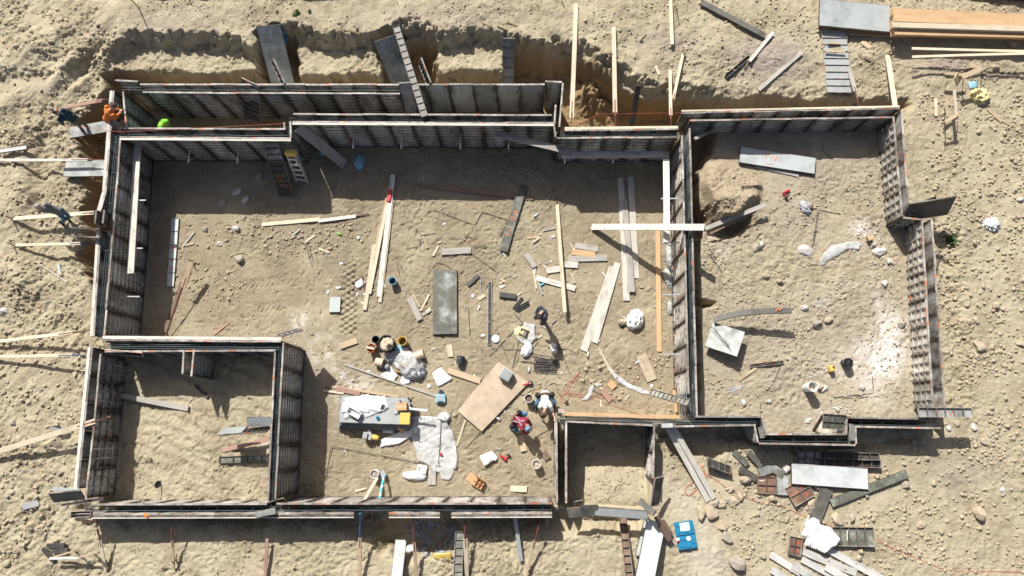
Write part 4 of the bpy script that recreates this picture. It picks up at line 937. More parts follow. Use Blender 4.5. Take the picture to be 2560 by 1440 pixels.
for i in range(7): line([(1698 + 5.5 * i, 962 + random.uniform(-8, 8), 2.1 + random.uniform(-.1, .2)), (1703 + 5.2 * i, 1052 + random.uniform(-6, 4), 1.9)], 'grey rebar end bundled at the south end of the sunlit wall', r=.016, mat='galv', group='rebar ends at the south end of the sunlit wall')
for i in range(4): line([(1702 + 6 * i, 1012, 2.1), (1704 + 6 * i, 1048, 2.0), (1709 + 6 * i, 1052, 2.0), (1711 + 6 * i, 1030, 2.2)], 'hooked rebar bar at the south end of the sunlit wall', r=.012, group='hooked rebar at the south end of the sunlit wall')
plank((1684, 968), (1690, 1030), 8, 'wood_orange', 'orange board standing beside the hooked rebar', za=.3, zb=.35)
plank((1667, 1066), (1770, 1252), 13, 'wood_white', 'white plank of a pair tied with red cord, the western one', za=1.95, zb=None)
plank((1680, 1062), (1784, 1246), 13, 'wood_white', 'white plank of a pair tied with red cord, the eastern one', za=1.95, zb=None)
form((1652, 1064), (1682, 1063), 12, 'plate', 'short pale form end beside the head of the tied white planks', za=2.36, zb=2.36, skin='plate_mid')
form((2056, 1052), (2114, 1056), 38, 'grid', 'small grid-ribbed panel leaning on the south bay of the pale room', za=2.05, zb=2.1, nr=4, nl=2, roll=R(14), skin='plate_green')
plank((2034, 1076), (2058, 1036), 9, 'wood_brown', 'brown board propped beside the small grid-ribbed panel', za=None, zb=1.9)
form((2126, 1060), (2130, 1102), 16, 'plate', 'rusty-edged pale plate at the step of the south bay', za=2.32, zb=2.36, roll=R(-38), skin='plate_mid')
form((2068, 1120), (2132, 1117), 8, 'plate', 'dark lettered plate hanging on the outside of the south bay', za=1.8, zb=1.9, roll=R(-40), w=.3, skin='plate_dark')
form((1902, 1068), (1908, 1096), 12, 'plate', 'pale end plate at the west step of the south bay', za=2.1, zb=2.2, roll=R(40), skin='plate_mid')
# leaning plates below the small square room
form((1640, 1304), (1606, 1470), 48, 'plate', 'big pale plate leaning in the trench below the small square room', za=1.6, zb=1.95, skin='plate_white', t=.09)
form((1622, 1300), (1600, 1392), 26, 'plate', 'dull grey plate under the big pale leaning plate', za=1.3, zb=1.5, skin='plate_mid')
form((1556, 1290), (1576, 1470), 19, 'rib', 'rusty ribbed strip running south from the small square room', za=1.4, zb=1.85, nr=9, skin='plate_rust', t=.09)
plank((1640, 1290), (1675, 1350), 14, 'wood_brown', 'brown board leaning beside the open blue case', za=2.0, zb=1.6)
form((1650, 1306), (1672, 1342), 26, 'plate', 'brown folded plate between the leaning plates and the blue case', za=1.75, zb=1.55, roll=R(-25), skin='plate_rust')
form((1003, 1350), (989, 1470), 28, 'plate', 'pale plate half in shade beside the slate rubble', za=1.3, zb=1.85, skin='plate_pale')
form((1150, 1330), (1143, 1470), 22, 'rib', 'ribbed strip half in shade between slate rubble and stepped brace', za=1.35, zb=1.8, nr=7, skin='plate_green', t=.08)
# ------------------------------------------------------------------ loose boards on the main floor
plank((975, 468), (936, 640), 9, 'wood_tan', 'tan board at the west side of the long lumber spread', lift=.02)
plank((936, 612), (912, 775), 10, 'wood_new', 'new board at the low west tip of the long lumber spread', lift=.03)
plank((983, 437), (948, 742), 12, 'wood_white', 'longest whitish board of the lumber spread, reaching into shade', lift=.05)
plank((967, 515), (924, 735), 8, 'wood_new', 'narrow new board in the middle of the lumber spread', lift=.04)
plank((981, 500), (950, 756), 8, 'wood_new', 'new board at the east side of the lumber spread', lift=.02)
box_thing('tool_pouch', 'pouch', 'bright red pouch wedged among the long boards', GP(974, 490, .08), .16, .5, .08, R(-8), 'red_plastic')
for k, (a, b) in enumerate((((905, 690), (914, 730)), ((950, 720), (944, 745)))): line([a, b], 'dark red turnbuckle rod under the lumber spread', 'turnbuckle', r=.03, up=.03, name='turnbuckle', cat='turnbuckle', group='turnbuckle rods under the lumber spread')
plank((656, 562), (800, 549), 9, 'wood_new', 'new board lying by the edge of the long shadow')
plank((796, 553), (890, 541), 8, 'wood_white', 'white board end to end with the new board by the shadow edge', lift=.03)
line([(886, 541), (922, 535)], 'dark red turnbuckle at the tip of the white board by the shadow', 'turnbuckle', r=.028, up=.03, name='turnbuckle', cat='turnbuckle')
plank((1035, 462), (1333, 496), 11, 'wood_brown', 'long reddish-brown plank in the shade under the grey-green strip')
form((1309, 462), (1258, 628), 21, 'plate', 'grey-green strip with orange spray letters across the brown plank', skin='plate_green', lift=.05, marks=(('orange_paint', [[(.42, -.2), (.40, .15), (.44, .25), (.46, 0), (.43, 0)], [(.5, -.25), (.5, .2), (.53, .25), (.55, -.2), (.5, -.25)], [(.66, -.25), (.65, .1), (.69, .25), (.71, -.1)], [(.76, -.2), (.75, .25), (.78, -.2)]]),))
plank((1393, 512), (1412, 781), 9, 'wood_new', 'long new board propped across the pile of offcuts', za=.05, zb=.35)
line([(1390, 490), (1394, 528)], 'rusty rod at the shaded tip of the board across the offcuts', 'turnbuckle', r=.02, name='turnbuckle', cat='turnbuckle', up=.05)
plank((1551, 445), (1566, 752), 16, 'wood_white', 'western white plank of the three lying near the sunlit wall')
plank((1577, 443), (1590, 696), 16, 'wood_white', 'eastern white plank of the three lying near the sunlit wall')
plank((1560, 500), (1580, 730), 15, 'wood_grey', 'muddy plank lying over the two white planks near the sunlit wall', lift=.06)
plank((1532, 668), (1459, 877), 19, 'wood_white', 'broad splintered white plank near the two-tone bag')
plank((1544, 658), (1486, 857), 16, 'wood_white', 'white plank beside the broad splintered one')
plank((1644, 570), (1648, 879), 12, 'wood_orange', 'orange board lying along the foot of the sunlit wall')
OFF = [((1438, 614), (1496, 623), 14, 'wood_grey', 'topmost grey offcut of the offcut pile'), ((1430, 630), (1488, 637), 15, 'wood_orange', 'orange offcut in the middle of the offcut pile'),
       ((1420, 648), (1518, 645), 15, 'wood_grey', 'long grey offcut under the orange one'), ((1406, 661), (1445, 663), 15, 'wood_white', 'pale offcut under the long propped board'),
       ((1366, 677), (1400, 672), 15, 'wood_white', 'pale offcut just west of the long propped board'), ((1341, 695), (1438, 722), 13, 'wood_white', 'pale offcut beside the teal bottle'),
       ((1315, 635), (1337, 668), 13, 'wood_grey', 'small tilted grey offcut west of the offcut pile'), ((1103, 630), (1178, 626), 16, 'wood_grey', 'grey offcut with a clump of rods on its end'),
       ((1024, 744), (1050, 800), 15, 'wood_grey', 'weathered offcut lying beside the big stained plate'), ((850, 866), (893, 851), 15, 'wood_tan', 'tan offcut west of the cluster of buckets'),
       ((1123, 862), (1127, 892), 14, 'wood_new', 'stained offcut between the dark bucket and the big stained plate'), ((1120, 926), (1201, 953), 15, 'wood_tan', 'tan plank between the white sheet and the plywood'),
       ((1081, 1176), (1080, 1212), 19, 'wood_grey', 'muddy board sticking out from under the white film'), ((1276, 1221), (1317, 1223), 15, 'wood_new', 'new offcut lying at the foot of the sunlit south form'),
       ((1303, 1088), (1310, 1128), 15, 'wood_tan', 'tan offcut below the worker in maroon'), ((1522, 955), (1536, 970), 17, 'cardboard', 'small orange-brown block near the crumpled film strip'),
       ((1505, 975), (1527, 1002), 14, 'wood_red', 'reddish offcut near the crumpled film strip'), ((1358, 1130), (1370, 1148), 17, 'wood_brown', 'dusty brown scrap near the white bucket by the small room')]
for a, b, wp, mt, lb in OFF: plank(a, b, wp, mt, lb, name='wood_offcut', cat='offcut', lift=random.uniform(.01, .04), group=None)
STK = [((1335, 680), (1341, 722), 'upright splinter west of the pale offcut by the bottle'), ((1344, 702), (1356, 737), 'tan splinter beside the teal bottle'), ((1426, 683), (1438, 708), 'tan splinter south of the offcut pile'),
       ((1319, 595), (1349, 593), 'pale splinter north of the small tilted offcut'), ((1357, 577), (1388, 570), 'white splinter by the tip of the long propped board'), ((1332, 606), (1350, 594), 'short splinter under the pale one north of the tilted offcut'), ((1058, 590), (1069, 621), 'white splinter by the bent rod north of the grey offcut'),
       ((1083, 640), (1096, 615), 'tan splinter beside the grey offcut with rods'), ((1032, 735), (1050, 768), 'thin tan splinter beside the weathered offcut'), ((1052, 777), (1073, 737), 'tan splinter leaning to the big stained plate'), ((1057, 788), (1078, 775), 'whitish splinter at the edge of the big stained plate'),
       ((458, 616), (486, 580), 'forked splinter beside the marked grey strip'), ((464, 614), (486, 608), 'short splinter beside the marked grey strip'), ((382, 655), (388, 688), 'brown splinter at the foot of the west wall'), ((390, 661), (406, 692), 'thin brown splinter at the foot of the west wall'), ((798, 622), (824, 632), 'white splinter beside the small bent rods'),
       ((762, 606), (788, 588), 'tan splinter lying across the small bent rods'), ((729, 590), (752, 572), 'grey splinter among the rubble by the shadow edge'), ((862, 911), (1092, 991), 'long thin tan batten running from the offcut to the blue tool'), ((825, 966), (998, 992), 'tan batten behind the white-topped table'), ((808, 976), (860, 984), 'short tan batten end west of the white-topped table'),
       ((1163, 1050), (1142, 1115), 'tan batten leaving the corner of the plywood'), ((889, 1228), (917, 1220), 'tan splinter near the blue level'), ((536, 836), (572, 806), 'reddish stick leaning off the wide pale cap board'), ((1497, 870), (1530, 935), 'brown batten along the crumpled film strip'), ((1010, 965), (1032, 993), 'tan batten end under the long thin batten')]
for i, (a, b, lb) in enumerate(STK): stick(a, b, lb, 5 if i not in (19,) else 6, random.choice(('wood_tan', 'wood_new', 'wood_grey')) if i not in (13, 14, 23) else 'wood_red')
plank((842, 971), (900, 985), 12, 'wood_red', 'reddish board lying behind the white-topped table')
form((1113, 676), (1113, 836), 60, 'plate', 'big stained dark plate lying flat in the middle of the main floor', skin='plate_green', rib='form_rib', lift=.04, t=.09)
form((839, 742), (837, 781), 28, 'plate', 'small pale plate lying alone on the dirt', skin='plate_pale', lift=.03)
form((439, 545), (426, 717), 19, 'rib', 'pale blue-grey strip with red painted letters beside the west wall', skin='plate_pale', nr=5, lift=.03, t=.04, marks=(('red_paint', [[(.46, .26), (.40, 0), (.46, -.26)], [(.435, -.15), (.435, .15)], [(.62, -.2), (.62, .25)], [(.77, .26), (.71, 0), (.77, -.26)], [(.745, -.15), (.745, .15)]]),))
form((1225, 705), (1224, 863), 9, 'rib', 'long narrow channel with a pale flange lying upright on the map of the floor'.replace(' upright on the map of the floor', ' beside the white disc'), nr=6, t=.05, skin='steel_dark', rail='galv')
form((1249, 737), (1290, 742), 12, 'plate', 'black metal channel north of the crossed angle irons', skin='steel_dark', t=.1, rib='steel_dark')
for a, b, lb in (((1283, 772), (1306, 745), 'upper black angle iron of the crossed three'), ((1287, 774), (1322, 755), 'middle black angle iron of the crossed three'), ((1292, 777), (1324, 760), 'lower black angle iron of the crossed three')):
    form(a, b, 6, 'rib', lb, nr=2, t=.05, skin='steel_dark', rail='steel_dark', rib='steel_dark')
form((1169, 713), (1197, 688), 9, 'plate', 'short dark channel east of the big stained plate', skin='plate_dark', t=.06)
line([(1200, 688), (1204, 745)], 'thin grey bar by the short dark channel', 'galv', r=.014); stick((1196, 748), (1212, 738), 'tiny tan block at the end of the thin grey bar', 9, 'wood_new')
form((1597, 888), (1638, 958), 30, 'plate', 'dusty mud-coloured panel near the south end of the sunlit wall', skin='plate_dark', rib='wood_tan', lift=.005, t=.03) if False else form((1602, 886), (1630, 952), 28, 'plate', 'mud-covered plate sunk in the dirt near the south end of the sunlit wall', skin='rock_tan', lift=-.01, t=.04)
o = brace((480, 655), (417, 838), 'tan kicker with a long turnbuckle lying staked on the main floor', .35, 'turnbuckle', za=.75, zb=.12, wpx=12, mat='wood_tan', stake=(2, 0))
plank((455, 705), (412, 832), 9, 'wood_brown', 'dark board lying along the tan kicker'); 
# ------------------------------------------------------------------ rods, cords
RB = [([(1085, 525), (1185, 562)], 'thin straight rod north of the bent bar'), ([(1188, 562), (1206, 530), (1270, 550), (1250, 590)], 'angular bent bar west of the grey-green strip'), ([(1050, 592), (1056, 588), (1088, 583)], 'short hooked rod over the white splinter'),
      ([(1014, 622), (1050, 616), (1051, 592)], 'bent rod beside the white splinter'), ([(1165, 622), (1214, 612)], 'rod tip jutting over the grey offcut'), ([(1165, 622), (1241, 680)], 'long thin rod running southeast from the grey offcut'), ([(1082, 670), (1092, 658), (1110, 660), (1128, 672)], 'curved wire above the big stained plate'), ([(1171, 770), (1175, 842)], 'thin upright rod east of the big stained plate'),
      ([(747, 603), (765, 614), (781, 668)], 'first of the small bent rods west of the lumber spread'), ([(754, 592), (772, 614), (784, 658)], 'second small bent rod west of the lumber spread'), ([(1000, 690), (990, 652)], 'short rod in the tuft of wire above the blue bucket'), ([(1009, 682), (992, 645)], 'other short rod in the tuft of wire above the blue bucket'),
      ([(815, 1200), (829, 1116), (1000, 1147), (1147, 1175)], 'long bent bar crossing the floor to the white film'), ([(1203, 1078), (1163, 1122)], 'rod lying off the plywood corner'), ([(1210, 1033), (1195, 1075)], 'rod lying over the plywood edge'), ([(1228, 972), (1243, 968)], 'tiny rod on the plywood'),
      ([(1286, 780), (1288, 787), (1308, 808), (1266, 845)], 'bent bar running from the angle irons past the cement bag'), ([(1223, 890), (1238, 878), (1262, 850)], 'hooked bar south of the white disc'), ([(1253, 860), (1273, 910)], 'thin bar north of the plywood'), ([(1297, 855), (1281, 920)], 'bar slanting by the plywood tip'), ([(1260, 874), (1310, 874)], 'level thin bar west of the white bundle'),
      ([(1312, 898), (1345, 855)], 'rod slanting under the white bundle'), ([(1328, 884), (1390, 895)], 'rod lying above the rebar bundle'), ([(1330, 890), (1364, 896)], 'short rod lying above the rebar bundle'), ([(1388, 930), (1396, 905), (1378, 895)], 'bent rod at the east end of the rebar bundle'), ([(1352, 925), (1380, 905), (1394, 910)], 'crooked rod over the rebar bundle'), ([(1402, 870), (1413, 905), (1425, 935)], 'rod running through the standing worker\'s shadow'), ([(1404, 873), (1418, 872), (1444, 886), (1449, 870)], 'zigzag bar by the splintered plank tip'),
      ([(2044, 528), (2030, 620)], 'thin rod above the white lump in the pale room'), ([(2048, 526), (2034, 612)], 'parallel thin rod above the white lump'), ([(2048, 525), (2102, 536)], 'brown rod leading to a small white pebble'), ([(2146, 583), (2186, 565)], 'rod north of the torn white film in the pale room'), ([(2084, 994), (2184, 983), (2180, 940)], 'bent bar near the upright pipe in the pale room'), ([(2106, 997), (2170, 992)], 'short bar under the bent bar near the upright pipe'),
      ([(1760, 590), (1775, 640), (1805, 680)], 'bent rod jutting from the sunlit wall into the pale room'), ([(1766, 610), (1790, 650)], 'thin rod jutting beside the bent one in the pale room'), ([(1900, 1005), (1903, 1040)], 'upright thin rod by the south step of the pale room'), ([(1780, 852), (1826, 868)], 'rod crossing the tilted pale plate') if False else ([(1935, 955), (1955, 905)], 'pale rod by the rusty channels in the pale room'),
      ([(96, 1385), (127, 1315)], 'thin rod at the southwest corner by the short black channels'), ([(98, 1345), (108, 1330)], 'tiny rod at the southwest corner'), ([(108, 1118), (205, 1112)], 'thin rod west of the sandy lower room under the thick brace'), ([(1540, 1006), (1480, 975)], 'wire south of the crumpled film strip'), ([(2200, 380), (2082, 398)], 'rod in the shade of the pale room') if False else ([(2054, 372), (2082, 400)], 'rod in the shade edge of the pale room'), ([(2108, 330), (2170, 325)], 'reddish thin rod in the shade of the pale room')]
for pts, lb in RB: line(pts, lb, r=.010 if len(pts) < 3 else .012)
for i in range(15):
    y = 897 + i * 2.3; line([(1336 + random.uniform(-3, 5), y), (1392 + random.uniform(-6, 2), y + 3 + random.uniform(-2, 2))], 'cut rebar rod in the dark grey bundle by the worker\'s shadow', r=.014, up=.02 + .012 * (i % 3), group='rods of the dark grey rebar bundle')
line([(1302, 903), (1340, 905), (1391, 902)], 'rusty bar along the north edge of the rebar bundle', r=.016, up=.05)
for i in range(5): line([(108 + 3 * i, 1120 + 4 * i - 2), (147 + 2 * i, 1092 + 5 * i)], 'thin tie rod in the fan west of the sandy lower room', r=.009, up=.03, group='tie rods in the fan west of the sandy lower room')
cord([(1545, 1000), (1480, 990), (1440, 985), (1408, 985), (1402, 1000), (1418, 1010), (1412, 985), (1420, 965), (1440, 940), (1450, 930), (1438, 945), (1425, 968), (1415, 985)], 'tangled red cord near the kneeling worker', 'red_cord', r=.006)
cord([(1415, 990), (1460, 993), (1520, 1010), (1600, 1035), (1650, 1050)], 'red cord running from the tangle to the small square room', 'red_cord', r=.006)
cord([(1300, 970), (1300, 985), (1310, 988), (1325, 978), (1340, 972)], 'black lead of the angle grinder', 'black', r=.008)
cord([(1363, 975), (1370, 964), (1385, 958), (1394, 965), (1394, 980), (1402, 988), (1412, 1002)], 'black lead looping behind the kneeling worker', 'black', r=.008)
cord([(1755, 1165), (1765, 1185), (1790, 1200), (1830, 1228), (1880, 1250), (1950, 1265), (2030, 1298), (2110, 1325), (2180, 1345), (2240, 1375), (2300, 1398), (2370, 1425), (2480, 1428), (2560, 1430)], 'long thin orange cord snaking over the southeast dirt', 'red_cord', r=.007)
cord([(1770, 1190), (1725, 1210), (1712, 1230), (1725, 1238), (1750, 1215), (1765, 1200), (1760, 1180), (1755, 1160)], 'orange cord coiled by the tied white planks', 'red_cord', r=.009)
cord([(560, 672), (575, 680), (592, 672), (586, 660), (572, 668), (572, 645), (590, 635), (612, 632), (628, 640)], 'loop of yellowish rope round a stone on the main floor', 'yellow_rope', r=.012)
cord([(1635, 1090), (1660, 1092), (1680, 1092)], 'dark hose between the small square room and the tied planks', 'black', r=.008)
line([(160, 312, 2.3), (205, 318, 2.3), (300, 330, 2.38), (500, 320, 2.38), (715, 309, 2.36)], 'taut red string line over the narrow room', 'red_cord', r=.006, name='string_line', cat='string')
line([(1400, 330, 2.4), (1500, 285, 2.4), (1710, 282, 2.4)], 'taut red string line over the open trench', 'red_cord', r=.005, name='string_line', cat='string')
# ------------------------------------------------------------------ scaffold brackets
def bracket(px, py, dirx, diry, label, arm=.62):
    b = P(px, py, T); b.z = 0.75; o = thing('scaffold_bracket', label, 'bracket', b, 'scaffold brackets hung on the wall forms'); d = Vector((dirx, diry, 0))
    def bar(p, q, nm, r=.022): mb = MB(); X = frame(p, q); mb.box(0, (q - p).length, -r, r, -r, r, X=X); mb.build(nm, 'galv', o)
    z = Vector((0, 0, 1)); bar(d * .09, d * .09 + z * .85, 'upright'); bar(d * .07 + z * .83, d * (arm + .1) + z * .83, 'arm'); bar(d * .11 + z * .08, d * arm + z * .8, 'strut', .016)
    return o
for px, py, dx, dy, lb in ((290, 485, 1, 0, 'bracket on the west wall under the upper part of the white plank'), (281, 608, 1, 0, 'bracket on the west wall under the middle of the white plank'), (272, 732, 1, 0, 'bracket on the west wall below the end of the white plank'),
                           (452, 344, 0, -1, 'bracket on the shaded wall west of the stepladder'), (577, 345, 0, -1, 'bracket on the shaded wall just west of the leaning ribbed panel'), (728, 350, 0, -1, 'bracket over the stepladder'), (873, 307, 0, -1, 'bracket on the long shaded wall above the ramp plank'), (996, 307, 0, -1, 'bracket on the long shaded wall, middle of three'), (1147, 308, 0, -1, 'bracket on the long shaded wall west of the sagging plank'), (1270, 308, 0, -1, 'bracket under the west end of the sagging plank'),
                           (1537, 343, 0, -1, 'bracket under the grey walkway plank'), (1414, 343, 0, -1, 'bracket where sagging plank and walkway plank meet'), (1711, 480, -1, 0, 'bracket on the sunlit wall under the white plank'), (1714, 593, -1, 0, 'bracket on the sunlit wall under the crossing plank'), (1716, 727, -1, 0, 'bracket on the sunlit wall beside the shadow end'), (1720, 880, -1, 0, 'bracket on the sunlit wall by the mud-covered plate')):
    bracket(px, py, dx, dy, lb)
# ------------------------------------------------------------------ stepladder
A_, B_ = P(757, 455, .02), P(726, 380, 1.8); o = thing('stepladder', 'folded aluminium stepladder with a yellow top leaning in the shaded corner', 'ladder', X=frame(A_, B_))
Lq = (B_ - A_).length
for s in (-1, 1):
    mb = MB(); mb.add([(0, s * .24 - .02, 0), (0, s * .24 + .02, 0), (Lq, s * .16 + .02, 0), (Lq, s * .16 - .02, 0), (0, s * .24 - .02, .07), (0, s * .24 + .02, .07), (Lq, s * .16 + .02, .07), (Lq, s * .16 - .02, .07)], [(3, 2, 1, 0), (4, 5, 6, 7), (0, 1, 5, 4), (1, 2, 6, 5), (2, 3, 7, 6), (3, 0, 4, 7)]); mb.build('side_rail', 'alu', o)
    mb = MB(); mb.box(0.02, Lq - .1, s * .2 - .012, s * .2 + .012, -.09, -.06); mb.build('back_leg', 'alu', o)
for i in range(5):
    x = Lq * (.12 + .17 * i); hw = .24 - .08 * x / Lq - .02; mb = MB(); mb.box(x - .05, x + .05, -hw, hw, .045, .075); mb.build('step', 'alu', o)
mb = MB(); mb.box(Lq - .16, Lq + .04, -.2, .2, -.09, .1); mb.build('top_cap', 'yellow_plastic', o)
# ------------------------------------------------------------------ plywood, table of stacked panels and what lies on it
pl = [GP(x, y, .05) for x, y in ((1246, 904), (1321, 957), (1204, 1079), (1144, 1027))]; c_ = sum(pl, Vector()) / 4
mb = MB(); n_ = 8; g_ = []
for j in range(n_ + 1):
    for i in range(n_ + 1):
        u, v = i / n_, j / n_; q = pl[0].lerp(pl[1], u).lerp(pl[3].lerp(pl[2], u), v); q.z = .06 + .05 * math.sin(u * 2.6) * math.sin(v * 3) + .03 * u; g_.append(q - c_)
nv = len(g_); g_ += [q + Vector((0, 0, .018)) for q in g_]; W_ = n_ + 1
fs = [(j * W_ + i, (j + 1) * W_ + i, (j + 1) * W_ + i + 1, j * W_ + i + 1) for j in range(n_) for i in range(n_)]; fs += [tuple(nv + k for k in f[::-1]) for f in fs]
ring = [i for i in range(W_)] + [j * W_ + n_ for j in range(1, W_)] + [n_ * W_ + i for i in range(n_ - 1, -1, -1)] + [j * W_ for j in range(n_ - 1, 0, -1)]
fs += [(ring[k], ring[(k + 1) % len(ring)], nv + ring[(k + 1) % len(ring)], nv + ring[k]) for k in range(len(ring))]
mb.add(g_, fs); o = mb.build('plywood_sheet', 'plywood', None, Matrix.Translation(c_)); tag(o, 'dusty sheet of plywood lying askew beside the two crouching workers', 'plywood')
b_ = box_thing('electrical_box', 'metal box', 'pale blue-grey metal box standing on the plywood', P(1266, 938, .12), .42, .40, .32, R(-32), 'plate_pale'); mb = MB(); mb.box(.2, .23, -.05, .05, .1, .2); mb.build('latch', 'galv', b_); mb = MB(); mb.box(-.19, .19, -.18, .18, .3205, .328); mb.build('lid', 'plate_pale', b_)
TZ = .62; tc = P(939, 1030, 0)
for k in range(6):
    z = .02 + k * .1; dx = random.uniform(-6, 4) if k < 5 else 0; dy = (5 - k) * 3.2
    A_, B_ = P(852 + dx, 1022 + dy, z), P(1026 + dx + random.uniform(-4, 6) * (k < 5), 1028 + dy, z)
    last = form((0, 0), (1, 1), 1, 'plate', 'top panel of the white-topped table of stacked panels, pale and clean' if k == 5 else 'panel in the stack under the white-topped table', skin='plate_white' if k == 5 else 'plate_mid', rib='form_rib', t=.092, group='panels stacked as the white-topped table', w=.99, AB=(A_, B_))
zt = .02 + 5 * .1 + .094
papers = [((858, 1006), (905, 988), (918, 1024), (862, 1050)), ((900, 992), (962, 990), (972, 1022), (915, 1046)), ((862, 995), (900, 990), (914, 1022), (870, 1034)), ((880, 1000), (920, 985), (940, 1010), (896, 1030)), ((905, 992), (948, 988), (952, 1020), (908, 1024)), ((925, 998), (960, 1000), (966, 1025), (930, 1028)), ((905, 1005), (930, 1008), (922, 1034), (900, 1026)), ((934, 1000), (972, 1018), (948, 1032), (920, 1022)), ((856, 1012), (880, 1006), (888, 1028), (854, 1032))]
for k, q in enumerate(papers):
    drape([(x, y, zt + .004 + .004 * k) for x, y in q], 'loose white plan sheet spread on the white-topped table', 'white_paper', 'paper_sheet', 'paper', z=zt + .004 + .004 * k, wr=.006, th=.002, cuts=2, group='plan sheets spread on the white-topped table')
zp = zt + .04
o = box_thing('tablet', 'tablet', 'tablet with a dark blue screen on the papers', P(957, 1018, zp), .17, .24, .012, R(-18), 'white_plastic', bevel=.003); mb = MB(); mb.box(-.07, .07, -.1, .1, .0125, .0135); mb.build('screen', 'dark_blue', o)
o = thing('document_tray', 'white open tray standing among the papers', 'tray', X=Matrix.Translation(P(887, 1032, zp)) @ Matrix.Rotation(R(-28), 4, 'Z')); mb = MB(); mb.box(-.26, .26, -.12, .12, .0, .008); mb.build('tray_bottom', 'white_plastic', o)
for y0, y1, x0, x1 in ((-.12, -.105, -.26, .26), (.105, .12, -.26, .26), (-.105, .105, -.26, -.245), (-.105, .105, .245, .26)):
    mb = MB(); mb.box(x0, x1, y0, y1, .0082, .16); mb.build('tray_side', 'white_plastic', o)
mb = MB(); mb.box(-.28, -.262, -.06, .06, .03, .11); mb.build('clip', 'blue_plastic', o)
def carton(px, py, z, sx, sy, sz, yaw, label, mat='cardboard', open_=False):
    o = box_thing('carton', 'cardboard box', label, P(px, py, z), sx, sy, sz, yaw, mat, bevel=.004); mb = MB(); mb.box(-sx / 2, sx / 2, -.025, .025, sz + .0005, sz + .002); mb.build('tape', 'cardboard_pale', o); return o
carton(1006, 1017, zt, .38, .27, .2, R(3), 'brown cardboard box on the white-topped table')
o = box_thing('tool_case', 'case', 'yellow hard case at the end of the white-topped table', P(1014, 1047, zt - .02), .38, .43, .16, R(-2), 'yellow_plastic', bevel=.02); mb = MB(); mb.box(.16, .2, -.09, .09, .05, .12); mb.build('handle', 'leather', o); mb = MB(); mb.box(-.192, .192, -.217, .217, .078, .086); mb.build('seam', 'leather', o)
o = thing('tape_roll', 'small blue cup on the white-topped table'.replace('cup', 'tape roll'), 'tape', X=Matrix.Translation(P(945, 1045, zt))); mb = MB(); mb.lathe([(.04, 0), (.065, 0), (.065, .06), (.04, .06), (.04, 0)], 18); mb.build('roll', 'blue_plastic', o)
o = MB(); o.lathe([(.012, 0), (.058, 0), (.06, .004), (.012, .006), (.012, 0)], 20); tag(o.build('grinding_disc', 'grey_plastic', None, Matrix.Translation(P(982, 1006, zt))), 'dark round grinding disc on the white-topped table', 'disc')
o = thing('utility_knife', 'dark glove-sized tool on the table beside the grinding disc', 'tool', X=frame(P(999, 1000, zt + .01), P(1005, 1007, zt + .01))); mb = MB(); mb.box(0, .16, -.025, .025, 0, .03); mb.build('grip', 'cloth_brown', o); mb = MB(); mb.box(.161, .21, -.012, .012, .005, .015); mb.build('blade', 'galv', o)
o = thing('hand_saw', 'black-handled tool hanging over the corner of the white-topped table', 'tool', X=frame(P(1020, 994, zt + .02), P(1030, 1008, zt + .02))); mb = MB(); mb.box(0, .2, -.03, .03, 0, .03); mb.build('grip', 'black', o); mb = MB(); mb.box(.2, .3, -.02, .02, .01, .014); mb.build('blade', 'galv', o)
o = lump(991, 1033, .06, .05, .03, 'small crumpled grey bits on the white-topped table', 'grey_plastic', 'metal_scrap', 'scrap', z=zt, sub=2, crumple=.8)
plank((1022, 1021), (1068, 1027), 6, 'alu', 'grey metal angle jutting out over the end of the white-topped table', za=zt + .01, zb=zt + .05, t=.02, name='metal_bar', cat='bar')
line([(1066, 1000, .1), (1066, 1026, .6), (1058, 1063, .05)], 'thin grey bent rod beside the white film', 'galv', r=.008)
plank((986, 1052), (1010, 1080), 12, 'wood_orange', 'orange board propped against the stack under the yellow case', za=.5, zb=.03)
drape([(958, 1064), (985, 1067), (983, 1085), (956, 1081)], 'white paper lying in the shade of the white-topped table', 'white_paper', 'paper_sheet', 'paper', wr=.01, cuts=2, lift=.03)
drape([(950, 1118), (951, 1100), (1043, 1060), (1053, 1078), (1000, 1108)], 'grey strip of canvas in the shade between table and white film', 'rag_white', 'canvas_strip', 'canvas', wr=.02, lift=.05)
# compressor
g_ = GP(925, 1090); o = thing('air_compressor', 'small grey and yellow engine unit in the shade below the white-topped table', 'compressor', X=Matrix.Translation(g_) @ Matrix.Rotation(R(-12), 4, 'Z'))
mb = MB(); mb.box(-.2, .12, -.12, .12, .12, .32); mb.box(-.16, -.02, -.1, .1, .321, .4); mb.build('engine_block', 'galv', o)
mb = MB(); mb.capsule((.14, 0, .2), (.3, 0, .2), .11, .1, 14, 4); mb.build('tank', 'yellow_plastic', o, smooth=True)
mb = MB(); mb.lathe([(.001, 0), (.09, 0), (.09, .08), (.001, .09)], 14, Matrix.Translation((-.02, .16, .2))); mb.build('air_filter', 'grey_plastic', o)
for sx in (-.17, .2):
    for sy in (-.1, .1): mb = MB(); mb.tube([(sx, sy, 0), (sx * .9, sy * .9, .15)], .015, 6); mb.build('foot', 'black', o)
cord([(910, 1095), (890, 1088), (875, 1075), (880, 1066)], 'black hose of the engine unit', 'black', r=.012)
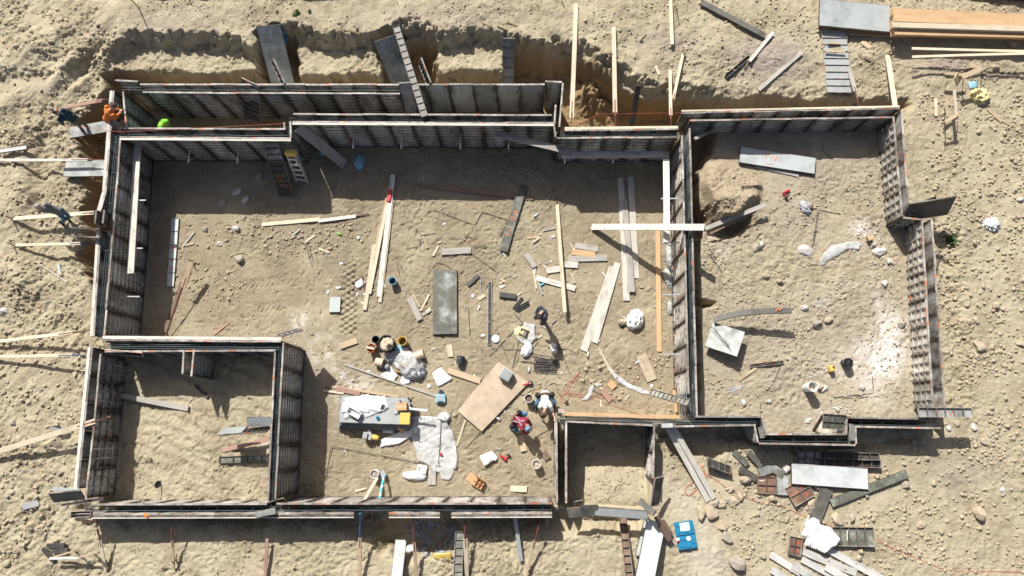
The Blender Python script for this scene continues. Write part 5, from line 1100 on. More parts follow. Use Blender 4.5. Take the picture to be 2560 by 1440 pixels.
# white film and odds around it
drape([(1030, 1042), (1060, 1040), (1100, 1042), (1116, 1055), (1130, 1078), (1139, 1105), (1144, 1140), (1142, 1165), (1130, 1192), (1120, 1200), (1105, 1198), (1098, 1180), (1082, 1177), (1072, 1165), (1062, 1158), (1045, 1150), (1040, 1130), (1032, 1108), (1028, 1080)], 'large sheet of white plastic film weighted with stones and a jar', 'poly_film', 'plastic_film', 'plastic film', wr=.035, lift=.05, cuts=4)
line([(1103, 1052), (1100, 1110), (1096, 1160)], 'dark bar holding down the white plastic film', r=.013, up=.1)
lump(1111, 1043, .17, .14, .14, 'crumpled white and brown bag at the head of the plastic film', 'rag_white', 'paper_bag', 'bag', crumple=.6)
o = lump(1102, 1135, .06, .05, .03, 'small red wrapper on the plastic film', 'red_plastic', 'wrapper', 'wrapper', sub=2, z=.14)
lump(1037, 1189, .42, .15, .12, 'long white wrapped packet below the plastic film', 'white_plastic', 'wrapped_packet', 'packet', crumple=.25, sub=4, yaw=R(-4))
o = box_thing('parts_packet', 'packet', 'pale packet with a dark mark above the long white one', GP(1056, 1173), .36, .3, .16, R(-12), 'white_plastic'); mb = MB(); mb.box(-.14, -.04, -.06, .1, .1605, .166); mb.build('label_patch', 'grey_plastic', o)
# level, board and white bucket by the south wall
bucket(941, 1184, 'white bucket standing beside the blue spirit level', 'white_plastic', fill=.7, fillmat='rock_grey', group=None)
o = thing('spirit_level', 'cyan and white spirit level leaning from the bucket to the south wall', 'level', X=frame(P(948, 1246, 1.0), P(958, 1196, .35), roll=R(15))); Lq = 1.05
mb = MB(); mb.box(0, Lq, -.035, .035, 0, .025); mb.build('bar', 'cyan_paint', o)
for x in (.15, .5, .85): mb = MB(); mb.box(x * Lq - .05, x * Lq + .05, -.036, .036, -.001, .0262); mb.build('vial_window', 'white_plastic', o)
plank((911, 1250), (943, 1196), 7, 'wood_new', 'new board leaning from the white bucket to the south wall', za=1.1, zb=.35)
plank((955, 1176), (960, 1192), 12, 'plate_mid', 'small grey plate beside the white bucket', za=.2, zb=.22, name='metal_plate', cat='plate')
# cardboard organiser, white board, red drill
g_ = GP(1196, 1206); o = thing('carton', 'torn open cardboard divider box lying on the main floor', 'cardboard box', X=Matrix.Translation(g_) @ Matrix.Rotation(R(-30), 4, 'Z'))
for nm, b_ in (('box_bottom', (-.22, .2, -.16, .16, .01, .02)), ('box_side', (-.22, .2, .16, .17, .01, .2)), ('box_side', (-.22, .2, -.17, -.16, .01, .14)), ('box_side', (.2, .21, -.16, .16, .01, .2)), ('flap', (-.46, -.22, -.15, .16, .01, .022)), ('divider', (-.08, -.07, -.16, .16, .02, .13)), ('divider', (.06, .07, -.16, .16, .02, .13)), ('divider', (-.2, .19, -.005, .005, .021, .12))):
    mb = MB(); mb.box(*b_); mb.build(nm, 'cardboard', o)
drape([(1200, 1140), (1230, 1128), (1244, 1145), (1240, 1152), (1232, 1152), (1212, 1168)], 'white foam board south of the worker in maroon', 'white_paper', 'foam_board', 'board', wr=.012, th=.05, lift=.08, cuts=2)
drape([(1082, 932), (1102, 918), (1116, 934), (1130, 946), (1126, 952), (1096, 966), (1083, 945)], 'big white sheet of paper east of the long batten', 'white_paper', 'paper_sheet', 'paper', wr=.012, lift=.04, cuts=2)
def drill(px, py, yaw, label):
    o = thing('power_tool', label, 'power tool', X=Matrix.Translation(GP(px, py, .02)) @ Matrix.Rotation(yaw, 4, 'Z'))
    mb = MB(); mb.capsule((-.1, 0, .06), (.12, 0, .06), .045, .04, 12, 3); mb.build('motor_housing', 'red_plastic', o, smooth=True); mb = MB(); mb.capsule((.12, 0, .06), (.2, 0, .06), .03, .012, 10, 2); mb.build('chuck', 'black', o)
    mb = MB(); mb.capsule((-.05, 0, .06), (-.08, -.16, .05), .03, .028, 10, 2); mb.build('grip', 'red_plastic', o, smooth=True); mb = MB(); mb.box(-.14, -.02, -.24, -.17, .0, .1); mb.build('battery', 'black', o); return o
drill(1259, 1145, R(140), 'red cordless drill beside the white foam board'); drill(1963, 481, R(25), 'red and black power tool in the pale room')
o = thing('angle_grinder', 'red angle grinder with a black guard on the plywood corner', 'grinder', X=frame(GP(1308, 963, .06), GP(1324, 958, .06)))
mb = MB(); mb.capsule((0, 0, .03), (.2, 0, .03), .035, .04, 12, 3); mb.build('motor_housing', 'red_plastic', o, smooth=True); mb = MB(); mb.lathe([(.001, 0), (.1, 0), (.1, .03), (.04, .05), (.001, .05)], 18, Matrix.Translation((.27, 0, 0))); mb.build('guard', 'black', o); mb = MB(); mb.lathe([(.001, .051), (.035, .051), (.035, .055), (.001, .056)], 12, Matrix.Translation((.27, 0, 0))); mb.build('disc_hub', 'galv', o)
o = box_thing('cable_box', 'box', 'small black box at the end of the tangled cord', GP(1417, 1008), .12, .16, .06, R(25), 'black')
o = box_thing('tool_tray', 'tray', 'light blue tool tray at the end of the long batten', GP(1102, 996, .02), .36, .32, .12, R(2), 'light_blue'); mb = MB(); mb.box(-.1, .1, -.17, -.1, .1205, .14); mb.build('handle', 'black', o)
for ky in range(3):
    mb = MB(); mb.box(-.15, .15, -.06 + .07 * ky, -.02 + .07 * ky, .1205, .128); mb.build('socket_row', 'grey_plastic', o)
o = box_thing('battery_charger', 'charger', 'dark blue-grey charger lying against the light blue tool tray', GP(1103, 980, .05), .15, .16, .1, R(-15), 'dark_blue')
# bucket cluster
bucket(944, 852, 'black bucket at the northwest of the bucket cluster', 'dark_blue', fill=.1, fillmat='black', r=.14)
bucket(933, 873, 'orange bucket full of tools in the bucket cluster', 'orange_plastic', fill=.75, fillmat='cloth_brown', r=.16); stick((915, 868), (936, 872), 'wooden hammer handle sticking out of the orange bucket', 6, 'wood_new', za=.42, zb=.38, name='hammer', cat='hammer')
o = bucket(972, 862, 'black rubbish bag bulging with scraps among the buckets', 'black', r=.3, h=.5, fill=.75, fillmat='cardboard_pale', handle=False, name='rubbish_bag', cat='bag', group=None)
for i in range(7): stick((968 + random.uniform(-12, 12), 848 + random.uniform(-8, 14)), (968 + random.uniform(-16, 16), 858 + random.uniform(-14, 18)), 'scrap of wood poking out of the black rubbish bag', 5, random.choice(('wood_tan', 'wood_white', 'cardboard_pale')), za=.5 + .02 * i, zb=.56, group='scraps in the black rubbish bag')
bucket(1010, 856, 'yellow bucket with a brown inside in the bucket cluster', 'yellow_plastic', fill=.15, fillmat='leather', r=.165, h=.42)
for i, (x, y) in enumerate(((999, 872), (1012, 880))): o = MB(); o.lathe([(.001, 0), (.15, 0), (.16, .012), (.15, .02), (.14, .014), (.001, .016)], 22, None); tag(o.build('pail_cover', 'light_blue' if i == 0 else 'white_plastic', None, Matrix.Translation(GP(x, y, .06 + .03 * i))), 'pale blue bucket lid beside the yellow bucket' if i == 0 else 'striped white bucket lid beside the yellow bucket', 'lid')
bucket(1050, 889, 'tan tub lying on its side east of the white bag', 'cardboard_pale', r=.17, h=.37, tip=R(22), handle=False)
bucket(951, 907, 'tan tub lying on its side at the west of the white sheets', 'cardboard_pale', r=.17, h=.3, tip=R(-12), handle=False)
bucket(969, 917, 'small grey tin beside the tipped tan tub', 'grey_plastic', r=.09, h=.16, fill=.8, fillmat='grey_plastic', handle=False)
lump(983, 893, .26, .17, .14, 'bluish clear bag between the buckets and the white bag', 'clear_film', 'plastic_bag', 'bag', crumple=.7)
lump(1024, 912, .52, .36, .22, 'big crumpled white plastic bag in the bucket cluster', 'poly_film', 'plastic_bag', 'bag', yaw=R(-35), crumple=.55, freq=2.2)
o = lump(1040, 930, .26, .2, .16, 'crinkled translucent bag end south of the white plastic bag', 'clear_film', 'plastic_bag', 'bag', crumple=.7)
drape([(952, 938), (977, 918), (995, 940), (985, 955), (962, 948)], 'white paper sheet at the foot of the bucket cluster', 'white_paper', 'paper_sheet', 'paper', wr=.03, cuts=2)
drape([(1000, 952), (1012, 930), (1040, 925), (1028, 945), (1025, 958), (1005, 962)], 'second white paper sheet under the big white bag', 'white_paper', 'paper_sheet', 'paper', wr=.03, cuts=2)
carton(1000, 919, .05, .19, .36, .12, R(-30), 'brown carton between the white sheets and the white bag')
bucket(1152, 901, 'dark tipped bucket near the stained offcut', 'dark_blue', r=.15, h=.3, tip=R(80), handle=True)
bucket(985, 706, 'pale blue bucket standing alone by the lumber spread', 'light_blue', fill=.25, fillmat='black', group=None, r=.15)
drape([(888, 708), (904, 697), (914, 708), (900, 722), (890, 720)], 'white lid-like sheet beside the lumber spread', 'white_plastic', 'plastic_board', 'board', wr=.006, th=.02, cuts=1)
o = MB(); o.lathe([(.001, 0), (.14, 0), (.15, .012), (.14, .022), (.001, .018)], 22); tag(o.build('pail_cover', 'white_plastic', None, Matrix.Translation(GP(1239, 847, .03))), 'white round disc beside the long narrow channel', 'lid')
o = MB(); o.lathe([(.03, 0), (.065, 0), (.065, .06), (.03, .06), (.03, 0)], 16); tag(o.build('tape_roll', 'rock_grey', None, Matrix.Translation(GP(1244, 832, .02))), 'small grey ring above the white round disc', 'tape')
bucket(1322, 996, 'white bucket of brown mud beside the kneeling worker', 'white_plastic', fill=.6, fillmat='leather', group=None, r=.155)
bucket(1341, 1160, 'white bucket of dirt beside the small square room', 'white_plastic', fill=.65, fillmat='rock_tan', group=None, r=.155)
bucket(2016, 970, 'white pipe-like bucket with a long shadow in the pale room', 'white_plastic', fill=.5, fillmat='cardboard_pale', group=None, r=.17, h=.6, handle=False)
bucket(2110, 908, 'black bucket in the pale room beside the yellow can', 'black', fill=.8, fillmat='black', group=None); bucket(2119, 913, 'dark grey lidded can leaning on the black bucket', 'grey_plastic', fill=.95, fillmat='grey_plastic', r=.1, h=.2, handle=False, group=None)
o = box_thing('fuel_can', 'can', 'yellow square can in the pale room', GP(2074, 923), .16, .22, .28, R(5), 'yellow_plastic', bevel=.03); mb = MB(); mb.lathe([(.001, .28), (.03, .28), (.03, .33), (.001, .33)], 10, Matrix.Translation((.02, .06, 0))); mb.build('cap', 'black', o)
# cement bag, film and bundle by the standing worker
drape([(1310, 806), (1338, 812), (1338, 842), (1345, 845), (1352, 838), (1350, 832), (1356, 840), (1335, 852), (1322, 866), (1300, 855), (1294, 846), (1302, 830)], 'white plastic film under the cement bag', 'poly_film', 'plastic_film', 'plastic film', wr=.05, cuts=3)
o = lump(1308, 833, .34, .23, .10, 'yellow cement bag with a black label block lying on film', 'yellow_rope', 'cement_bag', 'bag', yaw=R(-22), crumple=.12, freq=1.6, squash=.6)
mb = MB(); mb.box(-.13, .2, -.145, .15, .082, .101); mb.build('label_block', 'black', o)
for k in range(4): mb = MB(); mb.box(-.06 + .05 * k, -.045 + .05 * k, -.1, .1 - .03 * (k % 2), .1012, .1025); mb.build('print_line', 'yellow_rope', o)
lump(1317, 876, .17, .24, .12, 'white bundle at the tail of the film below the cement bag', 'white_plastic', 'plastic_bundle', 'bundle', yaw=R(-30), crumple=.4)
lump(1385, 872, .12, .17, .2, 'white rag over a rebar chair in the worker\'s shadow', 'rag_white', 'cloth_rag', 'rag', yaw=.2, crumple=.5)
lump(1394, 868, .08, .13, .16, 'dark green rag beside the white one', 'cloth_sage', 'cloth_rag', 'rag', yaw=.1, crumple=.5)
for a in ((1585, 797), ):
    o = lump(1587, 800, .26, .34, .22, 'white and black feed bag sitting on the main floor', 'white_plastic', 'feed_bag', 'bag', yaw=R(-25), crumple=.45, freq=1.8)
    for (x, y, z, a1, a2, a3) in ((-.02, .12, .14, .12, .16, .1), (.13, .03, .12, .1, .13, .1), (-.13, -.1, .11, .09, .15, .09)):
        mb = MB(); mb.ell((x, y, z), a1, a2, a3, n=12); mb.build('black_patch', 'black', o, smooth=True)
lump(1557, 806, .16, .11, .09, 'clod of brown mud beside the feed bag', 'rock_tan', 'mud_clod', 'clod', crumple=.5); lump(1555, 815, .08, .07, .06, 'black scrap under the mud clod by the feed bag', 'black', 'scrap', 'scrap', crumple=.5)
for x, y, rx, ry, yw, lb in ((1672, 640, .09, .4, 0, 'white film caught along the foot of the sunlit wall, upper piece'), (1670, 697, .11, .3, .2, 'white film caught along the foot of the sunlit wall, lower piece'), (1674, 770, .07, .2, 0, 'small white film at the wall foot beside the orange board')):
    lump(x, y, rx, ry, .08, lb, 'poly_film', 'plastic_film', 'plastic film', yaw=yw, crumple=.7)
drape([(1515, 905), (1528, 918), (1545, 940), (1575, 960), (1620, 978), (1628, 985), (1612, 986), (1570, 970), (1540, 950), (1520, 925)], 'twisted strip of clear film south of the splintered planks', 'clear_film', 'plastic_film', 'plastic film', wr=.025, lift=.015)
drape([(1453, 1000), (1468, 985), (1475, 965), (1490, 958), (1507, 958), (1505, 964), (1490, 968), (1482, 975), (1478, 990), (1470, 1000)], 'bent white film strip near the tangled red cord', 'poly_film', 'plastic_film', 'plastic film', wr=.03, lift=.015)
drape([(2046, 652), (2060, 632), (2080, 615), (2110, 608), (2142, 602), (2154, 610), (2146, 625), (2130, 622), (2112, 625), (2095, 640), (2080, 645), (2060, 662), (2050, 665)], 'torn white film stretched across the pale room', 'poly_film', 'plastic_film', 'plastic film', wr=.07, lift=.02, cuts=4)
rock(2012, 627, 17, 'big round white lump below the thin rods in the pale room', 'rock_white', (1.0, 1.15, .35)); rock(2182, 612, 9, 'white block just east of the torn film', 'rock_white'); rock(2196, 630, 15, 'broad rough white lump east of the torn film', 'rock_white', (1.2, .8, .6)); rock(2224, 655, 8, 'dusty white lump close to the egg-crate wall', 'rock_white'); rock(2211, 709, 9, 'white lump north of the white powder', 'rock_white')
carton(2173, 596, 1.25, .22, .18, .12, R(25), 'small tan carton north of the rough white lump')
lump(2012, 520, .13, .24, .09, 'grey bag slumped on the dirt in the pale room', 'grey_plastic', 'plastic_bag', 'bag', yaw=.4, crumple=.6); lump(2022, 515, .1, .13, .1, 'brown clod beside the slumped grey bag', 'rock_grey', 'mud_clod', 'clod', crumple=.4)
for i in range(9):
    a_ = random.uniform(0, 3.14); l_ = random.uniform(8, 18); x, y = 1838 + random.uniform(-10, 10), 970 + random.uniform(-9, 9); line([(x - l_ * math.cos(a_), y - l_ * math.sin(a_)), (x + l_ * math.cos(a_), y + l_ * math.sin(a_))], 'pale grey tie strap in the scatter on the pale room floor', 'galv', r=.011, name='tie_strap', cat='strap', group='tie straps scattered on the pale room floor')
# pale east room panels
form((1848, 388), (2036, 417), 40, 'plate', 'pale plate with orange spray marks lying in the pale room', skin='plate_pale', lift=.06, t=.09, marks=(('orange_paint', [[(.35, -.1), (.33, .15), (.37, .3), (.39, .1)], [(.42, -.15), (.42, .3)], [(.45, .25), (.47, -.1), (.49, .25), (.51, -.05)], [(.35, -.35), (.45, -.3)]]),))
plank((1888, 415), (1996, 439), 9, 'wood_grey', 'grey board half under the plate with orange spray marks', lift=.02)
plank((1762, 572), (1914, 512), 11, 'wood_grey', 'upper weathered board with an orange streak by the dirt mound', za=1.5, zb=1.6); plank((1774, 584), (1890, 528), 6, 'wood_brown', 'thin brown board beside the weathered board by the mound', za=1.4, zb=1.5)
A_, B_ = P(1784, 800, 1.5), P(1978, 777, 1.95); mb = plank_mesh((B_ - A_).length, perp_w((1784, 800), (1978, 777), 15, 1.5, 1.9), .06, 0, 12)
L_ = (B_ - A_).length; mb.v = [(x, y + .34 * (x / L_ - .0) * (1 - x / L_) * (1.5 - x / L_), z + .1 * math.sin(x / L_ * 3.1)) for x, y, z in mb.v]
o = tag(mb.build('steel_strip', 'plate_dark', None, frame(A_, B_, roll=R(-12))), 'bent dark strip with an orange mark rising over the square pale plate', 'steel strip')
mb = MB(); ribbon(mb, [(L_ * .8, 0.0), (L_ * .83, .09), (L_ * .85, .02), (L_ * .88, .1)], .03, .16); mb.build('paint_mark', 'orange_paint', o)
form((1772, 836), (1852, 862), 66, 'plate', 'square pale plate tilted up over its own shadow in the pale room', za=1.38, zb=1.62, roll=R(-7), skin='plate_mid', rib='plate_mid')
for i in range(2): line([(1776 + 8 * i, 815 + 2 * i, 1.6), (1826 + 2 * i, 868 + 8 * i, 1.75)], 'thin rod crossing the square pale plate', r=.009, group='rods crossing the square pale plate')
form((1873, 915), (1958, 905), 9, 'rib', 'rusty channel with red marks lying in the pale room', nr=1, nl=2, t=.06, skin='plate_rust'); stick((1846, 951), (1890, 920), 'tan batten near the rusty channel in the pale room', 7)
for i in range(4): line([(1852, 466 + 2 * i), (1905, 464 + 2 * i)], 'thin rod lying on the dirt mound of the pale room', r=.01, group='rods on the dirt mound')
plank((1736, 348), (1776, 328), 8, 'wood_grey', 'grey brace board in the shaded corner of the pale room', za=1.9, zb=1.4)
# ------------------------------------------------------------------ southeast heap
form((1976, 1183), (2167, 1197), 52, 'plate', 'big white plate in the southeast heap of panels', skin='plate_white', lift=.12, t=.1)
form((1988, 1152), (2200, 1160), 20, 'rib', 'front ribbed panel on edge behind the big white plate', nr=9, skin='form_skin', t=.1, lift=.12); form((1990, 1136), (2196, 1142), 18, 'rib', 'rear ribbed panel behind the big white plate, mostly in shade', nr=9, skin='form_skin', t=.1, lift=.2)
form((2076, 1258), (2266, 1184), 22, 'plate', 'long dark strip slanting under the big white plate', skin='plate_green', lift=.06)
form((2066, 1222), (2034, 1306), 30, 'plate', 'dark olive plate above the heap of white cloth', skin='plate_dark', lift=.08)
form((1892, 1212), (1940, 1214), 43, 'grid', 'rusty grid panel with four cells and a pale tag', skin='plate_rust', nr=2, nl=2, lift=.06, marks=(('white_paper', [[(.15, .25), (.35, .25)]]),))
form((1941, 1212), (1971, 1213), 50, 'plate', 'grey plate beside the rusty four-cell grid', skin='plate_mid', lift=.06)
form((1974, 1244), (2023, 1216), 52, 'grid', 'tilted rusty grid panel with two red painted letters', skin='plate_rust', nr=2, nl=2, lift=.12, marks=(('red_paint', LET_A(.72, .0 or 1)[:0] + [[(.62, .08), (.75, .2), (.64, .34)], [(.66, .14), (.7, .3)], [(.68, -.38), (.8, -.26), (.66, -.16)], [(.72, -.34), (.72, -.22)]]), ('orange_paint', [[(.1, .02), (.5, .03)]])))
form((1990, 1342), (1984, 1388), 32, 'grid', 'small rusty grid panel with red paint beside the white cloth', skin='plate_rust', nr=2, nl=2, lift=.1, marks=(('red_paint', [[(.2, .2), (.35, .3), (.3, .1)], [(.65, .15), (.8, .3), (.75, .1)]]),))
form((2080, 1340), (2182, 1342), 48, 'rib', 'ribbed panel with green and orange paint beside the white cloth', skin='plate_green', nr=5, lift=.1, t=.1, marks=(('green_paint', [[(.6, -.3), (.62, -.1)], [(.6, .1), (.63, .35)]]), ('orange_paint', [[(.58, -.05), (.64, .05)]]), ('white_paper', [[(.36, -.2), (.38, .3)]])))
for a, b, wp, lb, sk in (((1834, 1130), (1868, 1162), 14, 'grey-green strip leaning at the edge of the shade in the southeast heap', 'plate_green'), ((1870, 1130), (1902, 1166), 14, 'dull strip with a dark edge beside the grey-green strip', 'plate_dark'), ((1848, 1172), (1890, 1196), 17, 'dark short plate west of the four-cell grid', 'plate_dark'), ((1896, 1182), (1930, 1170), 22, 'grey plate fanned out above the four-cell grid', 'plate_mid'), ((1926, 1166), (1958, 1188), 20, 'olive plate fanned out above the grey plate', 'plate_green')): form(a, b, wp, 'plate', lb, skin=sk, lift=.08)
form((1766, 1156), (1826, 1178), 14, 'rib', 'dark ribbed strip on edge by the orange cord', za=1.6, zb=1.5, nr=4, skin='steel_dark', roll=R(-40), w=.35)
drape([(2010, 1318), (2022, 1302), (2040, 1304), (2052, 1312), (2075, 1318), (2096, 1345), (2085, 1362), (2072, 1368), (2055, 1382), (2040, 1372), (2008, 1362), (2012, 1345), (1998, 1335)], 'heap of bright white cloth on the panels', 'rag_white', 'cloth_heap', 'cloth', wr=.2, lift=.16, cuts=4, freq=1.5)
lump(2030, 1314, .2, .26, .14, 'fold of white cloth at the head of the heap', 'rag_white', 'cloth_fold', 'cloth', crumple=.5, freq=1.6)
for a, b, wp, lb in (((1926, 1386), (2000, 1432), 17, 'silvery plank at the west of the plank pile, its end up'), ((2006, 1378), (2140, 1432), 18, 'silvery plank just under the white cloth'), ((2070, 1374), (2204, 1446), 18, 'longest silvery plank at the east of the plank pile'), ((1928, 1424), (2010, 1475), 17, 'silvery plank cut by the picture edge at the southwest of the pile'), ((1980, 1412), (2090, 1480), 20, 'split silvery plank in the middle of the plank pile'), ((2064, 1416), (2170, 1480), 19, 'brightest silvery plank overlapping its neighbours'), ((2004, 1398), (2100, 1450), 16, 'silvery plank beneath the brightest one')):
    plank(a, b, wp, 'wood_silver', lb, t=.05, lift=random.uniform(.03, .12))
o = thing('tool_case', 'open bright blue tool case with a white sheet inside', 'case', X=Matrix.Translation(GP(1713, 1337, .03)) @ Matrix.Rotation(R(8), 4, 'Z') @ Matrix.Diagonal((.86, .82, .8, 1)))
for nm, y0, y1 in (('case_lid', .02, .54), ('case_tray', -.54, -.02)):
    mb = MB(); mb.box(-.37, .37, y0, y1, 0, .1); q = mb.build(nm, 'blue_plastic', o)
    for (x, y, sx, sy) in ((-.22, .2, .08, .1), (.05, .12, .12, .05), (.24, .3, .07, .12), (-.1, .4, .12, .05), (-.27, .42, .05, .05), (.12, .42, .05, .04), (.3, .1, .04, .05)):
        k = MB(); k.box(x - sx, x + sx, y0 + y - sy if y0 > 0 else y0 + y - sy, y0 + y + sy, .1005, .128); k.build('moulded_block', 'blue_plastic', q)
mb = MB(); mb.box(-.17, .2, .18, .5, .13, .134); mb.build('paper_insert', 'white_paper', o); mb = MB(); mb.lathe([(.001, .13), (.09, .13), (.09, .14), (.001, .141)], 16, Matrix.Translation((.08, -.14, 0))); mb.build('round_label', 'white_plastic', o); mb = MB(); mb.box(-.08, .1, -.6, -.545, .02, .07); mb.build('handle', 'black', o); mb = MB(); mb.box(-.42, -.28, -.16, -.06, .129, .18); mb.build('glove', 'rag_white', o); mb = MB(); mb.box(-.4, -.33, -.24, -.165, .129, .16); mb.build('red_bit_box', 'red_plastic', o)
# ------------------------------------------------------------------ southwest and other small steel
for a, b, lb in (((122, 1363), (165, 1362), 'upper short black channel at the southwest corner'), ((134, 1377), (174, 1374), 'lower short black channel at the southwest corner'), ((110, 1370), (138, 1402), 'slanting short black channel at the southwest corner')): form(a, b, 11, 'plate', lb, skin='steel_dark', rib='plate_dark', t=.09)
stick((125, 1396), (208, 1394), 'whitish batten propped at the southwest corner', 6, 'wood_white', za=1.75, zb=1.7); stick((136, 1392), (185, 1378), 'tan batten of the batter board at the southwest corner', 5, 'wood_tan', za=1.6, zb=1.9); stick((195, 1393), (234, 1384), 'stake arm of the batter board at the southwest corner', 5, 'wood_tan', za=1.7, zb=1.95)
for x, y, lb in ((186, 1378, 'west stake of the batter board at the southwest corner'), (234, 1385, 'east stake of the batter board at the southwest corner')): line([(x, y, 1.95), (x + 4, y + 2, 1.3)], lb, 'wood_tan', r=.022, name='stake', cat='stake', n=4)
for i in range(3): form((54 + 3 * i, 1262 + 5 * i), (96 + 2 * i, 1252 + 5 * i), 5, 'plate', 'pale galvanised strip in the trio west of the south wall', skin='galv', rib='galv', t=.04, group='pale strips in the trio west of the south wall')
form((549, 1150), (690, 1146), 17, 'rib', 'dark ribbed strip lying in the sandy lower room', nr=4, skin='plate_green', t=.06, rail='steel_dark', rib='steel_dark'); plank((557, 1126), (675, 1097), 10, 'wood_red', 'pink board propped in the sandy lower room', lift=.1, za=.8, zb=1.0)
plank((294, 987), (472, 1022), 13, 'wood_grey', 'grey board half shaded in the sandy lower room', t=.07, lift=.03); form((490, 962), (520, 992), 9, 'rib', 'black channel in the deep shade of the sandy lower room', nr=1, t=.06, skin='steel_dark')
o = thing('shovel', 'shovel with a yellow handle stuck in the sand by the south wall', 'shovel', P(346, 1265, 1.6)); A_ = P(346, 1265, 1.6); B_ = GP(388, 1218, .25); mb = MB(); mb.tube([Vector(), B_ - A_], .018, 8); mb.build('handle', 'wood_tan', o)
d_ = (B_ - A_).normalized(); mb = MB(); X = frame(B_ - A_, B_ - A_ + d_, up=(.5, -.3, .8)); mb.add([(-.02, -.03, 0), (-.02, .03, 0), (.05, .11, .02), (.2, .11, .025), (.3, 0, .02), (.2, -.11, .025), (.05, -.11, .02), (.12, 0, -.012)], [(0, 1, 7), (1, 2, 7), (2, 3, 7), (3, 4, 7), (4, 5, 7), (5, 6, 7), (6, 0, 7)]); mb.v = [X @ Vector(q) for q in mb.v]; s_ = mb.build('blade', 'black', o); s_.modifiers.new('thickness', 'SOLIDIFY').thickness = .006
lump(366, 1289, .1, .04, .04, 'orange glove on the south form edge', 'cloth_orange', 'work_glove', 'glove', z=2.3, crumple=.5, yaw=-.6)
plank((125, 1067), (160, 1072), 12, 'plate_mid', 'small grey plate tilted under the thick brace', za=1.75, zb=1.6, name='metal_plate', cat='plate'); stick((118, 1063), (146, 1062), 'tan stick above the small grey plate under the thick brace', 5, za=1.75, zb=1.75)
plank((132, 1222), (200, 1226), 9, 'plate_pale', 'pale strip jutting west above the rust-streaked panel', za=2.2, zb=2.3, name='metal_strip', cat='strip'); plank((147, 660), (152, 690), 8, 'plate_pale', 'little pale strip standing in the spoil west of the wall', name='metal_strip', cat='strip'); line([(90, 655), (168, 706)], 'thin pale lath in the spoil west of the wall', 'wood_white', r=.014)
# south trench odds
for i in range(110):
    a_, r_ = random.uniform(0, 6.3), math.sqrt(random.random()); rock(1080 + 68 * r_ * math.cos(a_), 1342 + 54 * r_ * math.sin(a_), random.uniform(3.5, 9), 'piece of dark slate in the rubble heap of the south trench', 'slate', name='slate_rock', cat='slate', group='slate pieces in the south trench', asp=(random.uniform(.8, 1.2), random.uniform(.6, 1), random.uniform(.35, .6)))
drape([(1085, 1384, 1.4), (1128, 1382, 1.45), (1130, 1404, 1.3), (1100, 1402, 1.3), (1084, 1394, 1.35)], 'yellow folded tarp at the edge of the slate rubble', 'yellow_plastic', 'tarp', 'tarp', z=1.35, wr=.06)
lump(1028, 1373, .14, .12, .1, 'white crumpled cup by the slate rubble', 'white_plastic', 'plastic_scrap', 'scrap', crumple=.7)
# ------------------------------------------------------------------ north: lumber stack, plates, battens
form((2046, 34), (2222, 50), 66, 'plate', 'big pale plate lying beside the orange lumber stack', skin='plate_pale', lift=.28, t=.1)
for k in range(3):
    for j in range(4):
        a_, b_ = (2226 + random.uniform(-3, 5) + 4 * (j % 2), 28 + 16.5 * j + 5), (2620, 46 + 13.5 * j + 5)
        if k == 2 and j == 3: continue
        plank(a_, b_, 17 if not (k == 2 and j == 2) else 13, 'wood_orange' if not (k == 2 and j == 2) else 'wood_new', 'long orange board in the lumber stack at the northeast' if not (k == 2 and j == 2) else 'palest board lying on top of the lumber stack', za=1.80 + .13 * k, zb=1.80 + .13 * k, t=.125, group='boards of the northeast lumber stack', bow=.001)
plank((2098, 80), (2246, 89), 12, 'wood_orange', 'single orange board lying below the big pale plate', lift=.06, t=.06)
form((2082, 82), (2095, 235), 62, 'rib', 'long ladder-like panel with pale rungs lying by the trench', nr=9, skin='plate_white', rail='form_rail', rib='form_rib', t=.05, lift=.05)
for a, b, lb in (((2070, 108), (2100, 109), 'tan splinter lying in the upper cells of the ladder-like panel'), ((2063, 128), (2112, 130), 'second tan splinter lying in the ladder-like panel')): stick(a, b, lb, 5, 'wood_tan', lift=.12)
plank((2279, 122), (2600, 130), 6, 'wood_new', 'upper thin pale batten below the lumber stack', za=1.95, zb=1.95); plank((2280, 143), (2600, 134), 6, 'wood_new', 'lower thin pale batten crossing towards the upper one', za=1.95, zb=1.98)
plank((2153, 105), (2175, 121), 12, 'wood_tan', 'tan offcut between ladder-like panel and pinned brace', name='wood_offcut', cat='offcut'); stick((2147, 137), (2160, 150), 'brown splinter below the tan offcut by the pinned brace', 6, 'wood_brown'); stick((2160, 143), (2184, 154), 'dark splinter below the tan offcut by the pinned brace', 7, 'wood_brown')
form((1752, 8), (1912, 92), 13, 'plate', 'long dark strip slanting on the north dirt', skin='plate_dark', lift=.1, t=.09)
plank((1932, 82), (1873, 154), 9, 'wood_white', 'white batten on the grey gravel mound', lift=.1); form((1814, 194), (1873, 144), 10, 'rib', 'black channel west of the grey gravel mound', nr=2, t=.07, skin='steel_dark', rail='steel_dark'); plank((2004, 132), (1896, 226), 9, 'wood_grey', 'grey splintery board southeast of the gravel mound', lift=.06)
stick((1638, 165), (1648, 187), 'tan wedge lying between the braces on the north dirt', 7, 'wood_new'); stick((1862, 170), (1880, 140), 'rusty rod tip on the gravel mound', 4, 'wood_brown')
line([(318, -10, 3.0), (354, 26, 1.85)], 'tall tan survey stake at the north edge', 'wood_tan', r=.025, name='stake', cat='stake', n=4); line([(1404, -8, 2.4), (1405, 12, 1.9)], 'dark stake at the north edge above the tallest brace', 'wood_brown', r=.02, name='stake', cat='stake', n=4); line([(1686, -4, 2.5), (1688, 8, 1.9)], 'short stake at the north edge beside the pale brace', 'wood_brown', r=.02, name='stake', cat='stake', n=4)
